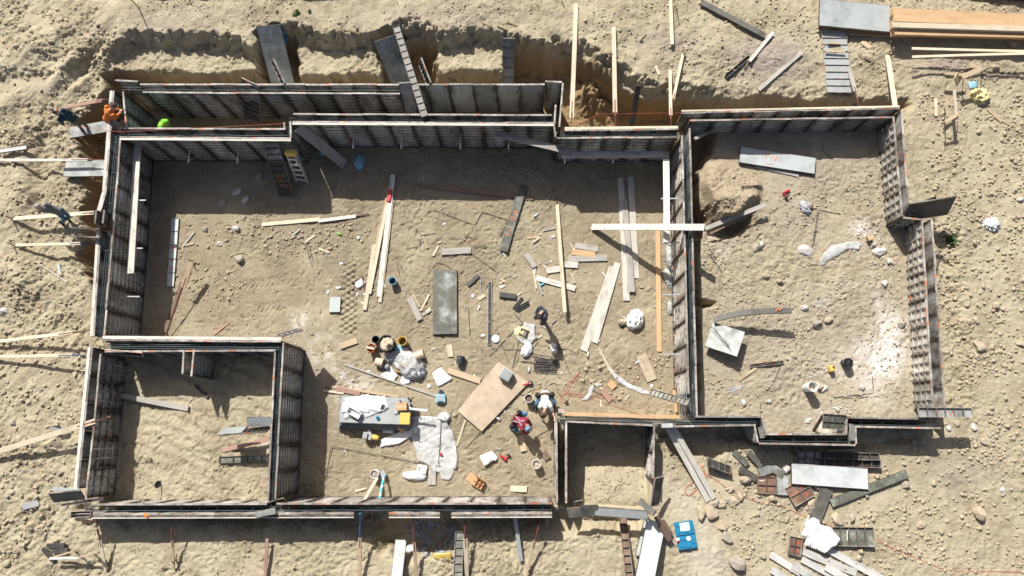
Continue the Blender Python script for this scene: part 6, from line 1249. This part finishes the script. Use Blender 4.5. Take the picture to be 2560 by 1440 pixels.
# batter boards at the northeast
for nm, a, b, z1, z2, w_, lb in (('batter_board', (2362, 184), (2408, 188), 1.9, 1.9, 8, 'level plank of the northeast batter board'), ('batter_board', (2404, 194), (2456, 170), 2.1, 2.2, 12, 'broad slanting plank of the northeast batter board'), ('batter_board', (2388, 188), (2396, 208), 2.0, 1.7, 20, 'dark folded plank of the northeast batter board'), ('batter_board', (2360, 267), (2388, 240), 2.0, 2.1, 6, 'upper tan plank of the double cross stakes'), ('batter_board', (2362, 306), (2396, 286), 2.0, 2.1, 8, 'lower tan plank of the double cross stakes'), ('batter_board', (2385, 225), (2391, 303), 2.15, 2.0, 7, 'pale plank along the double cross stakes')):
    plank(a, b, w_, 'wood_new' if 'pale' in lb else 'wood_tan', lb, za=z1, zb=z2, name=nm, cat='board')
for x, y, lb in ((2362, 268, 'stake under the upper tan plank'), (2364, 307, 'stake under the lower tan plank'), (2388, 241, 'stake at the far end of the upper tan plank'), (2394, 288, 'stake at the far end of the lower tan plank'), (2455, 172, 'stake under the broad slanting plank'), (2408, 196, 'stake under the folded plank')): line([(x, y, 2.15), (x, y + 2, 1.25)], lb + ' of the northeast batter boards', 'wood_tan', r=.022, name='stake', cat='stake', n=4)
plank((2338, 248), (2339, 291), 8, 'wood_new', 'pale board lying alone beside the northeast corner of the pale room', name='wood_offcut', cat='offcut'); plank((2469, 272), (2504, 305), 9, 'wood_tan', 'tan board below the yellow paper', name='wood_offcut', cat='offcut'); plank((2422, 165), (2450, 172), 14, 'wood_tan', 'tan scrap board north of the blue paper', name='wood_offcut', cat='offcut')
lump(2447, 243, .27, .24, .16, 'crumpled pale yellow paper bag on the northeast dirt', 'rag_yellow', 'paper_bag', 'bag', crumple=.7); drape([(2420, 205), (2442, 203), (2444, 220), (2424, 223)], 'light blue paper under the broad slanting plank', 'light_blue', 'paper_sheet', 'paper', wr=.04, cuts=2)
lump(2477, 562, .22, .2, .12, 'white and red wrapper on the east spoil', 'rag_white', 'wrapper', 'wrapper', crumple=.8); lump(2473, 550, .06, .08, .05, 'little red scrap beside the white wrapper', 'red_plastic', 'scrap', 'scrap', crumple=.5)
lump(701, 68, .22, .38, .25, 'blue tarp bundled beside the bridging plate', 'tarp_blue', 'tarp', 'tarp', crumple=.5, z=1.6); lump(712, 95, .12, .35, .2, 'trailing fold of blue tarp down the bank', 'tarp_blue', 'tarp', 'tarp', crumple=.5, z=1.3)
lump(899, 405, .17, .24, .08, 'pale blue crumpled rag in the shade of the main room', 'light_blue', 'cloth_rag', 'rag', crumple=.7); lump(805, 383, .1, .07, .05, 'small pale blue rag near the ramp plank', 'light_blue', 'cloth_rag', 'rag', crumple=.7)
for x, y, rr, lb in ((593, 480, 14, 'pale blue-grey rubble lump in the shade'), (615, 500, 13, 'flat pale blue rubble lump in the shade'), (645, 440, 16, 'grey rubble lump near the leaning ribbed panel'), (557, 510, 15, 'rough grey rubble lump in the shade'), (610, 545, 8, 'small pale rubble lump at the shadow edge'), (470, 520, 6, 'little pale rubble lump in the west shade')): rock(x, y, rr, lb, 'rock_white' if 'blue' in lb else 'rock_grey', (1, .8, .4))
for x, y, c_, lb in ((1356, 711, 'cyan_paint', 'teal plastic bottle beside the pale offcut'), (848, 585, 'cloth_green', 'bright green bottle west of the lumber spread'), (1323, 924, 'white_plastic', 'white plastic bottle near the rebar bundle'), (1245, 1046, 'white_plastic', 'clear bottle south of the plywood'), (1340, 538, 'rag_white', 'pinkish bottle near the shadow edge'), (1470, 886, 'white_plastic', 'white bottle below the splintered plank'), (1594, 905, 'white_plastic', 'bottle beside the mud-covered plate')):
    X = Matrix.Translation(GP(x, y, .035)) @ Matrix.Rotation(random.uniform(0, 3), 4, 'Z') @ Matrix.Rotation(R(90), 4, 'Y'); o = thing('bottle', lb, 'bottle', X=X); mb = MB(); mb.lathe([(.001, -.1), (.034, -.1), (.034, .05), (.014, .09), (.014, .105), (.001, .105)], 12); mb.build('body', c_, o, smooth=True); mb = MB(); mb.lathe([(.016, .1055), (.016, .122), (.001, .122)], 10); mb.build('cap', 'light_blue', o)
# low black fence added to make the dark bands along the very top
for pts, lb in (([(330, -22), (600, -20), (760, -12), (910, -22)], 'low black fence added for the dark band at the northwest edge'), ([(2380, -20), (2470, -2), (2640, 8)], 'black fence behind the lumber stack')):
    mb = MB(); ws = [GP(*p) for p in pts]; fn = []
    for a, b in zip(ws[:-1], ws[1:]): fn += [a.lerp(b, k / 8) for k in range(8)]
    fn.append(ws[-1]); o0 = fn[0].copy()
    th = .05
    for a, b in zip(fn[:-1], fn[1:]):
        q = Vector((random.uniform(-.03, .03), random.uniform(-.05, .05), 0)); mb.add([a - o0 - Vector((0, 0, .2)), b - o0 - Vector((0, 0, .2)), b - o0 + Vector((0, 0, .3)), a - o0 + Vector((0, 0, .3)), a - o0 + Vector((0, th, -.2)), b - o0 + Vector((0, th, -.2)), b - o0 + Vector((0, th, .3)), a - o0 + Vector((0, th, .3))], [(0, 1, 2, 3), (7, 6, 5, 4), (3, 2, 6, 7), (0, 3, 7, 4), (1, 5, 6, 2)])
    fo = thing('dark_band_fence', lb, 'fence', o0); mb.build('fabric', 'tarp_black', fo)
    for p in fn[::4]: k = MB(); k.box(-.02, .02, .06, .1, -.3, .4, X=Matrix.Translation(p - o0)); k.build('post', 'wood_tan', fo)
# weeds
def weed(px, py, n, r, label, mat='leaf'):
    g = GP(px, py); mb = MB(); 
    for _ in range(n):
        a, e = random.uniform(0, 6.3), random.uniform(.3, 1.2); l = r * random.uniform(.5, 1.1); d = Vector((math.cos(a) * math.cos(e), math.sin(a) * math.cos(e), math.sin(e))); s = Vector((-math.sin(a), math.cos(a), 0)) * l * .13; b = Vector((random.uniform(-.4, .4) * r, random.uniform(-.4, .4) * r, 0))
        mb.add([b, b + d * l * .5 + s, b + d * l - Vector((0, 0, l * .25)), b + d * l * .5 - s], [(0, 1, 2, 3)])
    tag(mb.build('weed_plant', mat, None, Matrix.Translation(g)), label, 'weed')
weed(694, 31, 30, .12, 'little green weed west of its two neighbours on the north dirt'); weed(742, 34, 60, .2, 'largest of the little green weeds on the north dirt'); weed(775, 30, 30, .12, 'little green weed beside the largest one'); weed(2375, 598, 70, .35, 'thin grey-green weed on the rim of the east spoil'); weed(1012, 98, 40, .2, 'green weed on the bank beside the narrow ribbed strip')
for k, (x, y) in enumerate(((870, 78), (885, 84), (1255, 70), (1280, 60), (1215, 62))): stick((x - 12, y - 5), (x + 14, y + 6), ('dry stalk lying north of the dark tilted plate', 'second dry stalk north of the dark tilted plate', 'dry stalk on the turf above the ladder-like bridging panel', 'second dry stalk on the turf above the bridging panel', 'third dry stalk on the turf above the bridging panel')[k], 3, 'dry_stalk')

# chips and splinters strewn about the work area
for i in range(70):
    x, y = (random.gauss(1400, 110), random.gauss(680, 80)) if i < 26 else (random.uniform(800, 1640), random.uniform(560, 1230)); a_ = random.uniform(0, 6.3); l_ = random.uniform(3, 9)
    if 840 < x < 1060 and 970 < y < 1090 or x > 1380 and y > 1020: continue
    stick((x - l_ * math.cos(a_), y - l_ * math.sin(a_)), (x + l_ * math.cos(a_), y + l_ * math.sin(a_)), 'short splinter of wood strewn on the main floor', random.choice((2.5, 3.5, 4.5)), random.choice(('wood_tan', 'wood_new', 'wood_grey', 'wood_white')), t=.018, group='splinters strewn on the main floor', name='wood_chip', cat='wood chip')
for i in range(16): x, y = random.uniform(820, 1640), random.uniform(560, 1000); lump(x, y, random.uniform(.03, .08), random.uniform(.03, .07), .025, 'scrap of white paper or plastic on the main floor', 'rag_white', 'litter_scrap', 'litter', sub=2, crumple=.9, group='white scraps on the main floor')
# ------------------------------------------------------------------ stones and clods
BIG = [(1751, 1283, 16, 'rounded boulder west of a broken one near the tied planks', 'rock_tan'), (1777, 1282, 18, 'broken boulder with a dark face near the tied planks', 'rock_tan'), (1804, 1316, 14, 'long tan boulder below the broken boulder', 'rock_tan'), (1815, 1344, 14, 'grey boulder east of the blue case', 'rock_grey'), (1842, 1408, 21, 'largest grey boulder at the south edge', 'rock_grey'),
       (1787, 1260, 13, 'dark stone under the tip of the tied planks', 'rock_grey'), (1834, 1255, 13, 'tan stone in the cluster below the orange cord', 'rock_tan'), (1805, 1262, 12, 'flat tan stone beside the dark stone', 'rock_tan'), (1852, 1242, 10, 'small tan stone in the cluster below the orange cord', 'rock_tan'), (1828, 1224, 9, 'pinkish stone above the cluster below the orange cord', 'rock_grey'), (1820, 1250, 8, 'round stone west in the cluster below the orange cord', 'rock_grey'),
       (1862, 1197, 15, 'boulder beside the clear wrapper in the southeast heap', 'rock_tan'), (1932, 1247, 13, 'tan boulder under the four-cell grid', 'rock_tan'), (2028, 1258, 16, 'boulder between tilted grid and olive plate', 'rock_tan'), (2026, 1270, 13, 'shaded boulder under the olive plate', 'rock_grey'), (2040, 1214, 12, 'angular stone below the big white plate', 'rock_tan'), (1965, 1172, 13, 'pale block at the corner of the big white plate', 'rock_white'),
       (2092, 1298, 17, 'tan boulder above the painted ribbed panel', 'rock_tan'), (2129, 1295, 10, 'dark-footed stone above the painted ribbed panel', 'rock_grey'), (2264, 1210, 11, 'stone under the tip of the long dark strip', 'rock_grey'), (2166, 1241, 8, 'stone under the middle of the long dark strip', 'rock_grey'), (2150, 1376, 10, 'stone below the painted ribbed panel', 'rock_tan'),
       (2448, 1283, 21, 'square boulder with a long shadow on the southeast dirt', 'rock_tan'), (2461, 1102, 13, 'oval boulder on the east dirt', 'rock_tan'), (2434, 1068, 9, 'whitish boulder southeast of the wall end', 'rock_white'), (2508, 1227, 9, 'whitish stone on the southeast dirt', 'rock_white'), (2300, 1312, 10, 'tan stone on the southeast dirt by the cord', 'rock_tan'), (2370, 1072, 9, 'whitish clod by the southeast wall end', 'rock_white'), (2390, 1060, 8, 'tan clod by the southeast wall end', 'rock_tan'),
       (2445, 865, 16, 'crusty hump of pale dirt in the middle of the east spoil', 'rock_tan'), (2550, 858, 11, 'stone at the east edge of the picture', 'rock_tan'), (2436, 607, 8, 'pale stone in the string along the east spoil', 'rock_tan'), (2440, 800, 10, 'stone on the east spoil by the crusty hump', 'rock_tan'), (2488, 765, 12, 'stone with a dark underside on the east spoil', 'rock_tan'), (2550, 500, 8, 'white stone at the upper east spoil', 'rock_white'),
       (10, 778, 13, 'pale round boulder at the west edge of the picture', 'rock_white'), (597, 648, 15, 'stone inside the loop of rope', 'rock_grey'), (513, 574, 9, 'dark stone near the forked splinter', 'rock_grey'), (590, 572, 12, 'pale broken stone near the shadow edge', 'rock_white'), (572, 570, 7, 'tilted brown stone near the shadow edge', 'rock_tan'), (550, 610, 8, 'small pale stone east of the forked splinter', 'rock_white'), (325, 90, 7, 'white stone beside the bank at the northwest', 'rock_white'), (246, 64, 9, 'grey stone on the northwest spoil', 'rock_grey'),
       (34, 1058, 10, 'rounded stone west of the thick brace', 'rock_grey'), (20, 1410, 12, 'tan stone at the southwest corner', 'rock_tan'), (120, 1197, 7, 'stone west of the sandy lower room', 'rock_tan'), (136, 1125, 8, 'stone under the thick brace shadow', 'rock_tan'), (2105, 25, 8, 'x', 'rock_tan'), (1600, 100, 8, 'round tan stone on the north dirt', 'rock_tan'), (1731, 107, 7, 'dark stone on the grey patch of the north dirt', 'rock_grey'), (848, 58, 6, 'stone on the north turf', 'rock_tan'), (2254, 111, 7, 'stone between the board and the thin battens', 'rock_tan'), (2484, 173, 12, 'brown clod on the northeast dirt', 'rock_tan'), (2550, 190, 10, 'brown clod at the east edge below the battens', 'rock_tan'), (2530, 110, 14, 'clods under the lumber stack edge', 'rock_tan'),
       (1858, 1008, 9, 'white lump on the south floor of the pale room', 'rock_white'), (1923, 1003, 7, 'bright white stone on the south floor of the pale room', 'rock_white'), (2092, 1023, 7, 'white stone by the south bay of the pale room', 'rock_white'), (2058, 972, 9, 'rough white rubble east of the pipe-like bucket', 'rock_white'), (2045, 965, 12, 'tan clod just east of the pipe-like bucket', 'rock_tan'), (2020, 1052, 8, 'whitish rubble west of the propped brown board', 'rock_white'), (2155, 968, 7, 'white rubble by the bent bar', 'rock_white'), (2042, 810, 12, 'cluster of clods on the pale room floor', 'rock_grey'), (2070, 800, 11, 'tan clod on the pale room floor', 'rock_tan'), (1985, 890, 9, 'tan stone by the pale rod in the pale room', 'rock_tan'), (2255, 812, 12, 'grey rubble at the edge of the white powder', 'rock_grey'), (1893, 620, 13, 'flat grey stone east of the sandy slope in the pale room', 'rock_grey'), (1905, 610, 8, 'pale stone east of the sandy slope in the pale room', 'rock_white'), (2010, 770, 10, 'flat white scrap of concrete in the pale room', 'rock_white'), (1948, 703, 8, 'oval stone in the pale room', 'rock_tan'),
       (1470, 912, 8, 'round tan stone below the rebar bundle'.replace('below', 'east of'), 'rock_tan'), (1350, 960, 6, 'stone between grinder and kneeling worker', 'rock_tan'), (1100, 1040, 5, 'stone at the head of the plastic film', 'rock_tan'), (1136, 1037, 7, 'small brown block by the plywood corner', 'rock_tan'), (1622, 722, 7, 'stone beside the orange board', 'rock_tan'), (1604, 718, 6, 'stone below the muddy plank', 'rock_tan')]
for x, y, r_, lb, mt in BIG:
    if lb != 'x': rock(x, y, r_, lb, mt, sink=.36)
ZN = [('small tan stone loose on the southeast dirt', 'stones on the southeast dirt', [(1780, 1180), (2560, 1080), (2560, 1440), (1860, 1440)], 50, (3, 8), ('rock_tan', 'rock_tan', 'rock_grey')),
      ('small clod loose on the eastern spoil', 'clods on the eastern spoil', [(2370, 300), (2560, 280), (2560, 1080), (2420, 1080)], 45, (3, 8), ('rock_tan',)),
      ('small stone on the floor of the pale east room', 'stones on the pale room floor', [(1790, 560), (2230, 440), (2270, 900), (2100, 1030), (1780, 1030)], 35, (2.5, 6), ('rock_grey', 'rock_tan', 'rock_white')),
      ('small stone on the main floor', 'stones on the main floor', [(420, 560), (900, 545), (1500, 560), (1640, 950), (1340, 1000), (560, 820)], 30, (2, 5), ('rock_tan', 'rock_grey')),
      ('clod loose on the western spoil', 'clods on the western spoil', [(0, 60), (290, 150), (230, 560), (200, 1220), (0, 1240)], 40, (3, 8), ('rock_tan',))]
def inpoly(x, y, poly):
    c = False; n = len(poly)
    for i in range(n):
        (ax, ay), (bx, by) = poly[i], poly[(i + 1) % n]
        if (ay > y) != (by > y) and x < (bx - ax) * (y - ay) / (by - ay) + ax: c = not c
    return c
def rnd_in(poly):
    xs_, ys_ = [p[0] for p in poly], [p[1] for p in poly]
    while True:
        x, y = random.uniform(min(xs_), max(xs_)), random.uniform(min(ys_), max(ys_))
        if inpoly(x, y, poly): return x, y
for lb, gp, poly, n, (r0, r1), mts in ZN:
    for _ in range(n):
        x, y = rnd_in(poly); rock(x, y, r0 + (r1 - r0) * random.random() ** 2.5, lb, random.choice(mts), group=gp)
# nobody could count the rest: gravel and crumbs
def gravel(label, zones, mat):
    V = []; Fc = []; nv = 0; v0, f0 = ico(1); f0 = np.array(f0); parts = []
    for poly, n, r0, r1, pw_ in zones:
        cl_ = [rnd_in(poly) for _ in range(max(3, n // 60))]
        for _ in range(n):
            if random.random() < .7: cx, cy = random.choice(cl_); x, y = random.gauss(cx, 20), random.gauss(cy, 15)
            else: x, y = rnd_in(poly)
            if not inpoly(x, y, poly): continue
            p = GPf(x, y); r = (r0 + (r1 - r0) * random.random() ** pw_) / 66.0
            s = np.array([r * random.uniform(.75, 1.3), r * random.uniform(.7, 1.1), r * random.uniform(.5, .9)]); a = random.uniform(0, 6.3); ca, sa = math.cos(a), math.sin(a)
            q = v0 * (1 + .7 * (np.random.rand(len(v0), 1) - .5)) * s; q = np.stack([q[:, 0] * ca - q[:, 1] * sa, q[:, 0] * sa + q[:, 1] * ca, q[:, 2]], 1) + np.array([p.x, p.y, p.z + r * .25])
            parts.append(q)
    V = np.concatenate(parts).astype(np.float32); k = len(parts); Fc = (f0[None] + (np.arange(k) * len(v0))[:, None, None]).reshape(-1, 3).astype(np.int32)
    me = bpy.data.meshes.new('gravel'); me.vertices.add(len(V)); me.vertices.foreach_set('co', V.ravel()); me.loops.add(Fc.size); me.loops.foreach_set('vertex_index', Fc.ravel()); me.polygons.add(len(Fc)); me.polygons.foreach_set('loop_start', np.arange(0, Fc.size, 3, dtype=np.int32)); me.polygons.foreach_set('loop_total', np.full(len(Fc), 3, np.int32)); me.update(calc_edges=True)
    me.materials.append(M[mat]); tag(link('gravel', me), label, 'gravel', kind='stuff')
def GPf(px, py):
    z = 1.0
    for _ in range(4): p = P(px, py, z); z = .3 * z + .7 * G(p.x, p.y)
    p = P(px, py, z); p.z = G(p.x, p.y); return p
MAIN = [(400, 420), (1660, 420), (1690, 1030), (1395, 1030), (1390, 1240), (760, 1240), (770, 850), (380, 850)]
gravel('fine tan gravel and crumbs scattered over the whole site', [(MAIN, 5200, .5, 2.8, 3), ([(420, 545), (640, 545), (640, 700), (500, 800), (420, 700)], 300, 1, 5, 2.5), ([(640, 560), (930, 560), (900, 640), (660, 640)], 300, 1, 5, 2.5), ([(1750, 440), (2220, 400), (2290, 1030), (1760, 1030)], 4200, .5, 3.6, 3),
     ([(1420, 930), (1680, 880), (1690, 1030), (1560, 1020)], 300, 1, 5, 2.5), ([(2290, 240), (2620, 180), (2620, 1100), (2400, 1090), (2330, 640)], 4600, .6, 5.5, 4), ([(1760, 1130), (2620, 1080), (2620, 1480), (1840, 1480)], 4600, .6, 5, 4), ([(-40, -20), (300, 60), (290, 200), (220, 560), (200, 1240), (-40, 1480)], 4600, .6, 5.5, 4),
     ([(300, -20), (1400, -20), (1400, 100), (300, 110)], 2200, .5, 3, 3), ([(1400, -20), (2620, -20), (2620, 210), (1650, 220), (1450, 120)], 3600, .5, 4, 3.5), ([(-40, 1300), (1640, 1350), (1800, 1480), (-40, 1480)], 2200, .5, 3, 3), ([(300, 920), (660, 900), (660, 1240), (280, 1240)], 400, .8, 3, 3), ([(1430, 1100), (1620, 1100), (1620, 1270), (1430, 1270)], 350, .8, 4, 3), ([(1640, 1130), (1790, 1190), (1760, 1300), (1660, 1260)], 200, .7, 3, 3)], 'rock_tan')
gravel('pale chips of broken concrete mixed into the dirt', [([(840, 900), (900, 900), (900, 1010), (820, 1000)], 120, .8, 2.6, 2.5), ([(690, 780), (770, 780), (780, 900), (720, 900)], 160, .8, 2.6, 2.5), ([(1020, 1100), (760, 1100), (760, 1190), (860, 1190)], 160, .6, 2.2, 2.5), ([(1990, 580), (2270, 560), (2270, 700), (2000, 720)], 260, .8, 3.2, 3), ([(2000, 900), (2190, 900), (2150, 1040), (1990, 1060)], 260, .8, 3.2, 3), ([(1760, 560), (1850, 560), (1830, 640), (1760, 640)], 200, .8, 2.8, 3), ([(2380, 520), (2500, 520), (2500, 1000), (2420, 1000)], 150, .8, 2.8, 3), ([(1480, 560), (1240, 560), (1240, 840), (1480, 840)], 120, .8, 2.5, 2), ([(1830, 95), (2010, 95), (2010, 200), (1830, 200)], 200, .6, 2.2, 2.5)], 'chip_pale')
# ------------------------------------------------------------------ people
def V3(px, py, z): return P(px, py, z)
person('person standing in a navy hoodie and brown work trousers on the spoil', V3(181, 295, 2.35), V3(158, 289, 2.8), V3(140, 278, 3.08), (.75, -.45, -.45), V3(135, 298, 2.8) - V3(152, 268, 2.8), [V3(172, 270, 2.5), V3(140, 306, 2.45)], [V3(187, 287, 2.25), V3(161, 313, 2.2)], [V3(202, 303, 1.9), V3(194, 308, 1.9)], [V3(217, 316, 1.52), V3(206, 325, 1.50)], 'cloth_navy', 'cloth_khaki', hat='hood', hatmat='cloth_navy')
person('person in a bright orange vest and dark red hard hat leaning over the wall', V3(269, 299, 2.25), V3(274, 281, 2.68), V3(283, 265, 2.85), (.9, .1, -.4), V3(283, 290, 2.6) - V3(268, 272, 2.7), [V3(268, 268, 2.7), V3(284, 297, 2.5)], [V3(296, 274, 2.45), V3(298, 284, 2.42)], [V3(272, 308, 1.9), V3(288, 303, 1.95)], [V3(273, 318, 1.58), V3(289, 314, 1.58)], 'cloth_orange', 'cloth_black', hat='hard', hatmat='cloth_brown')
person('person in a lime green shirt bending in the narrow room', V3(403, 326, 1.35), V3(406, 316, 1.75), V3(415, 307, 1.92), (.8, -.1, -.6), V3(400, 330, 1.5) - V3(402, 305, 1.5), [V3(418, 312, 1.5), V3(412, 330, 1.4)], [V3(424, 318, 1.3), V3(420, 334, 1.3)], [V3(408, 338, .75), V3(404, 344, .75)], [V3(412, 352, .2), V3(406, 356, .2)], 'cloth_green', 'jeans', hat='hood', hatmat='cloth_green')
person('person in a grey T-shirt bending to hold a timber brace', V3(148, 528, 2.2), V3(116, 520, 2.58), V3(96, 517, 2.82), (.55, -.65, -.55), V3(92, 530, 2.5) - V3(130, 516, 2.5), [V3(137, 524, 2.3), V3(88, 532, 2.3)], [V3(140, 540, 1.85), V3(91, 544, 1.68)], [V3(163, 537, 1.85), V3(150, 543, 1.85)], [V3(170, 547, 1.5), V3(153, 556, 1.48)], 'cloth_sage', 'jeans', sleeve=.75, hair='hair_grey')
person('person in dark slate clothes and a black cap standing over a long shadow', V3(1360, 784, .95), V3(1357, 781, 1.38), V3(1346, 790, 1.66), (-.8, -.5, -.5), V3(1368, 797, 1.3) - V3(1352, 766, 1.3), [V3(1345, 773, 1.15), V3(1368, 800, 1.15)], [V3(1340, 784, 1.0), V3(1352, 802, 1.02)], [V3(1358, 788, .5), V3(1362, 797, .5)], [V3(1356, 792, .09), V3(1361, 802, .09)], 'cloth_slate', 'cloth_black', hat='cap', hatmat='cloth_black', sleeve=1.0)
def belt(o, d):
    mb = MB(); n = 14
    u, l, b = d['up'], d['lat'], d['back']; c = d['pelvis'] + u * .1
    mb.tube([c + (l * math.cos(t) * .25 + b * math.sin(t) * .2) for t in [2 * math.pi * k / n for k in range(n + 1)]], .035, 6); mb.build('tool_belt', 'leather', o)
    for s in (-1, 1): k = MB(); k.ell(c + l * .27 * s - u * .04, .1, .11, .14); k.build('tool_pouch', 'cloth_black', o, smooth=True)
def harness(o, d):
    belt(o, d); u, l, b = d['up'], d['lat'], d['back']
    for s in (-1, 1): k = MB(); k.tube([d['pelvis'] + u * .12 + b * .165 + l * .1 * s, d['chest'] + b * .175 + l * .03 * s, d['chest'] + u * .14 + b * .12 + l * .1 * s], .018, 6); k.build('brace_strap', 'grey_plastic', o)
person('person in a pale T-shirt and jeans kneeling at the corner form', V3(1362, 984, .58), V3(1363, 1010, .80), V3(1359, 1034, .88), (-.1, -.75, -.65), V3(1378, 1008, .8) - V3(1346, 1010, .8), [V3(1350, 1024, .5), V3(1382, 1030, .7)], [V3(1350, 1036, .3), V3(1387, 1046, .8)], [V3(1345, 1004, .48), V3(1382, 1002, .45)], [V3(1340, 1016, .09), V3(1386, 1014, .09)], 'cloth_white', 'jeans', sleeve=.6, hat='cap', hatmat='cloth_brown', extras=belt)
pr = person('person in a maroon shirt and blue hard hat crouching with a bar', V3(1287, 1047, .62), V3(1307, 1058, .92), V3(1319, 1070, 1.02), (.75, -.45, -.5), V3(1301, 1074, .9) - V3(1314, 1045, .9), [V3(1326, 1054, .75), V3(1310, 1084, .7)], [V3(1326, 1064, .5), V3(1318, 1082, .5)], [V3(1302, 1038, .5), V3(1290, 1070, .45)], [V3(1298, 1028, .09), V3(1276, 1067, .09)], 'cloth_maroon', 'jeans', hat='hard', hatmat='hat_steel', extras=harness)
line([(1318, 1058, .6), (1345, 1063, .35), (1372, 1068, .12)], 'grey steel bar in the hands of the worker in maroon', 'galv', r=.016, name='steel_bar', cat='bar')
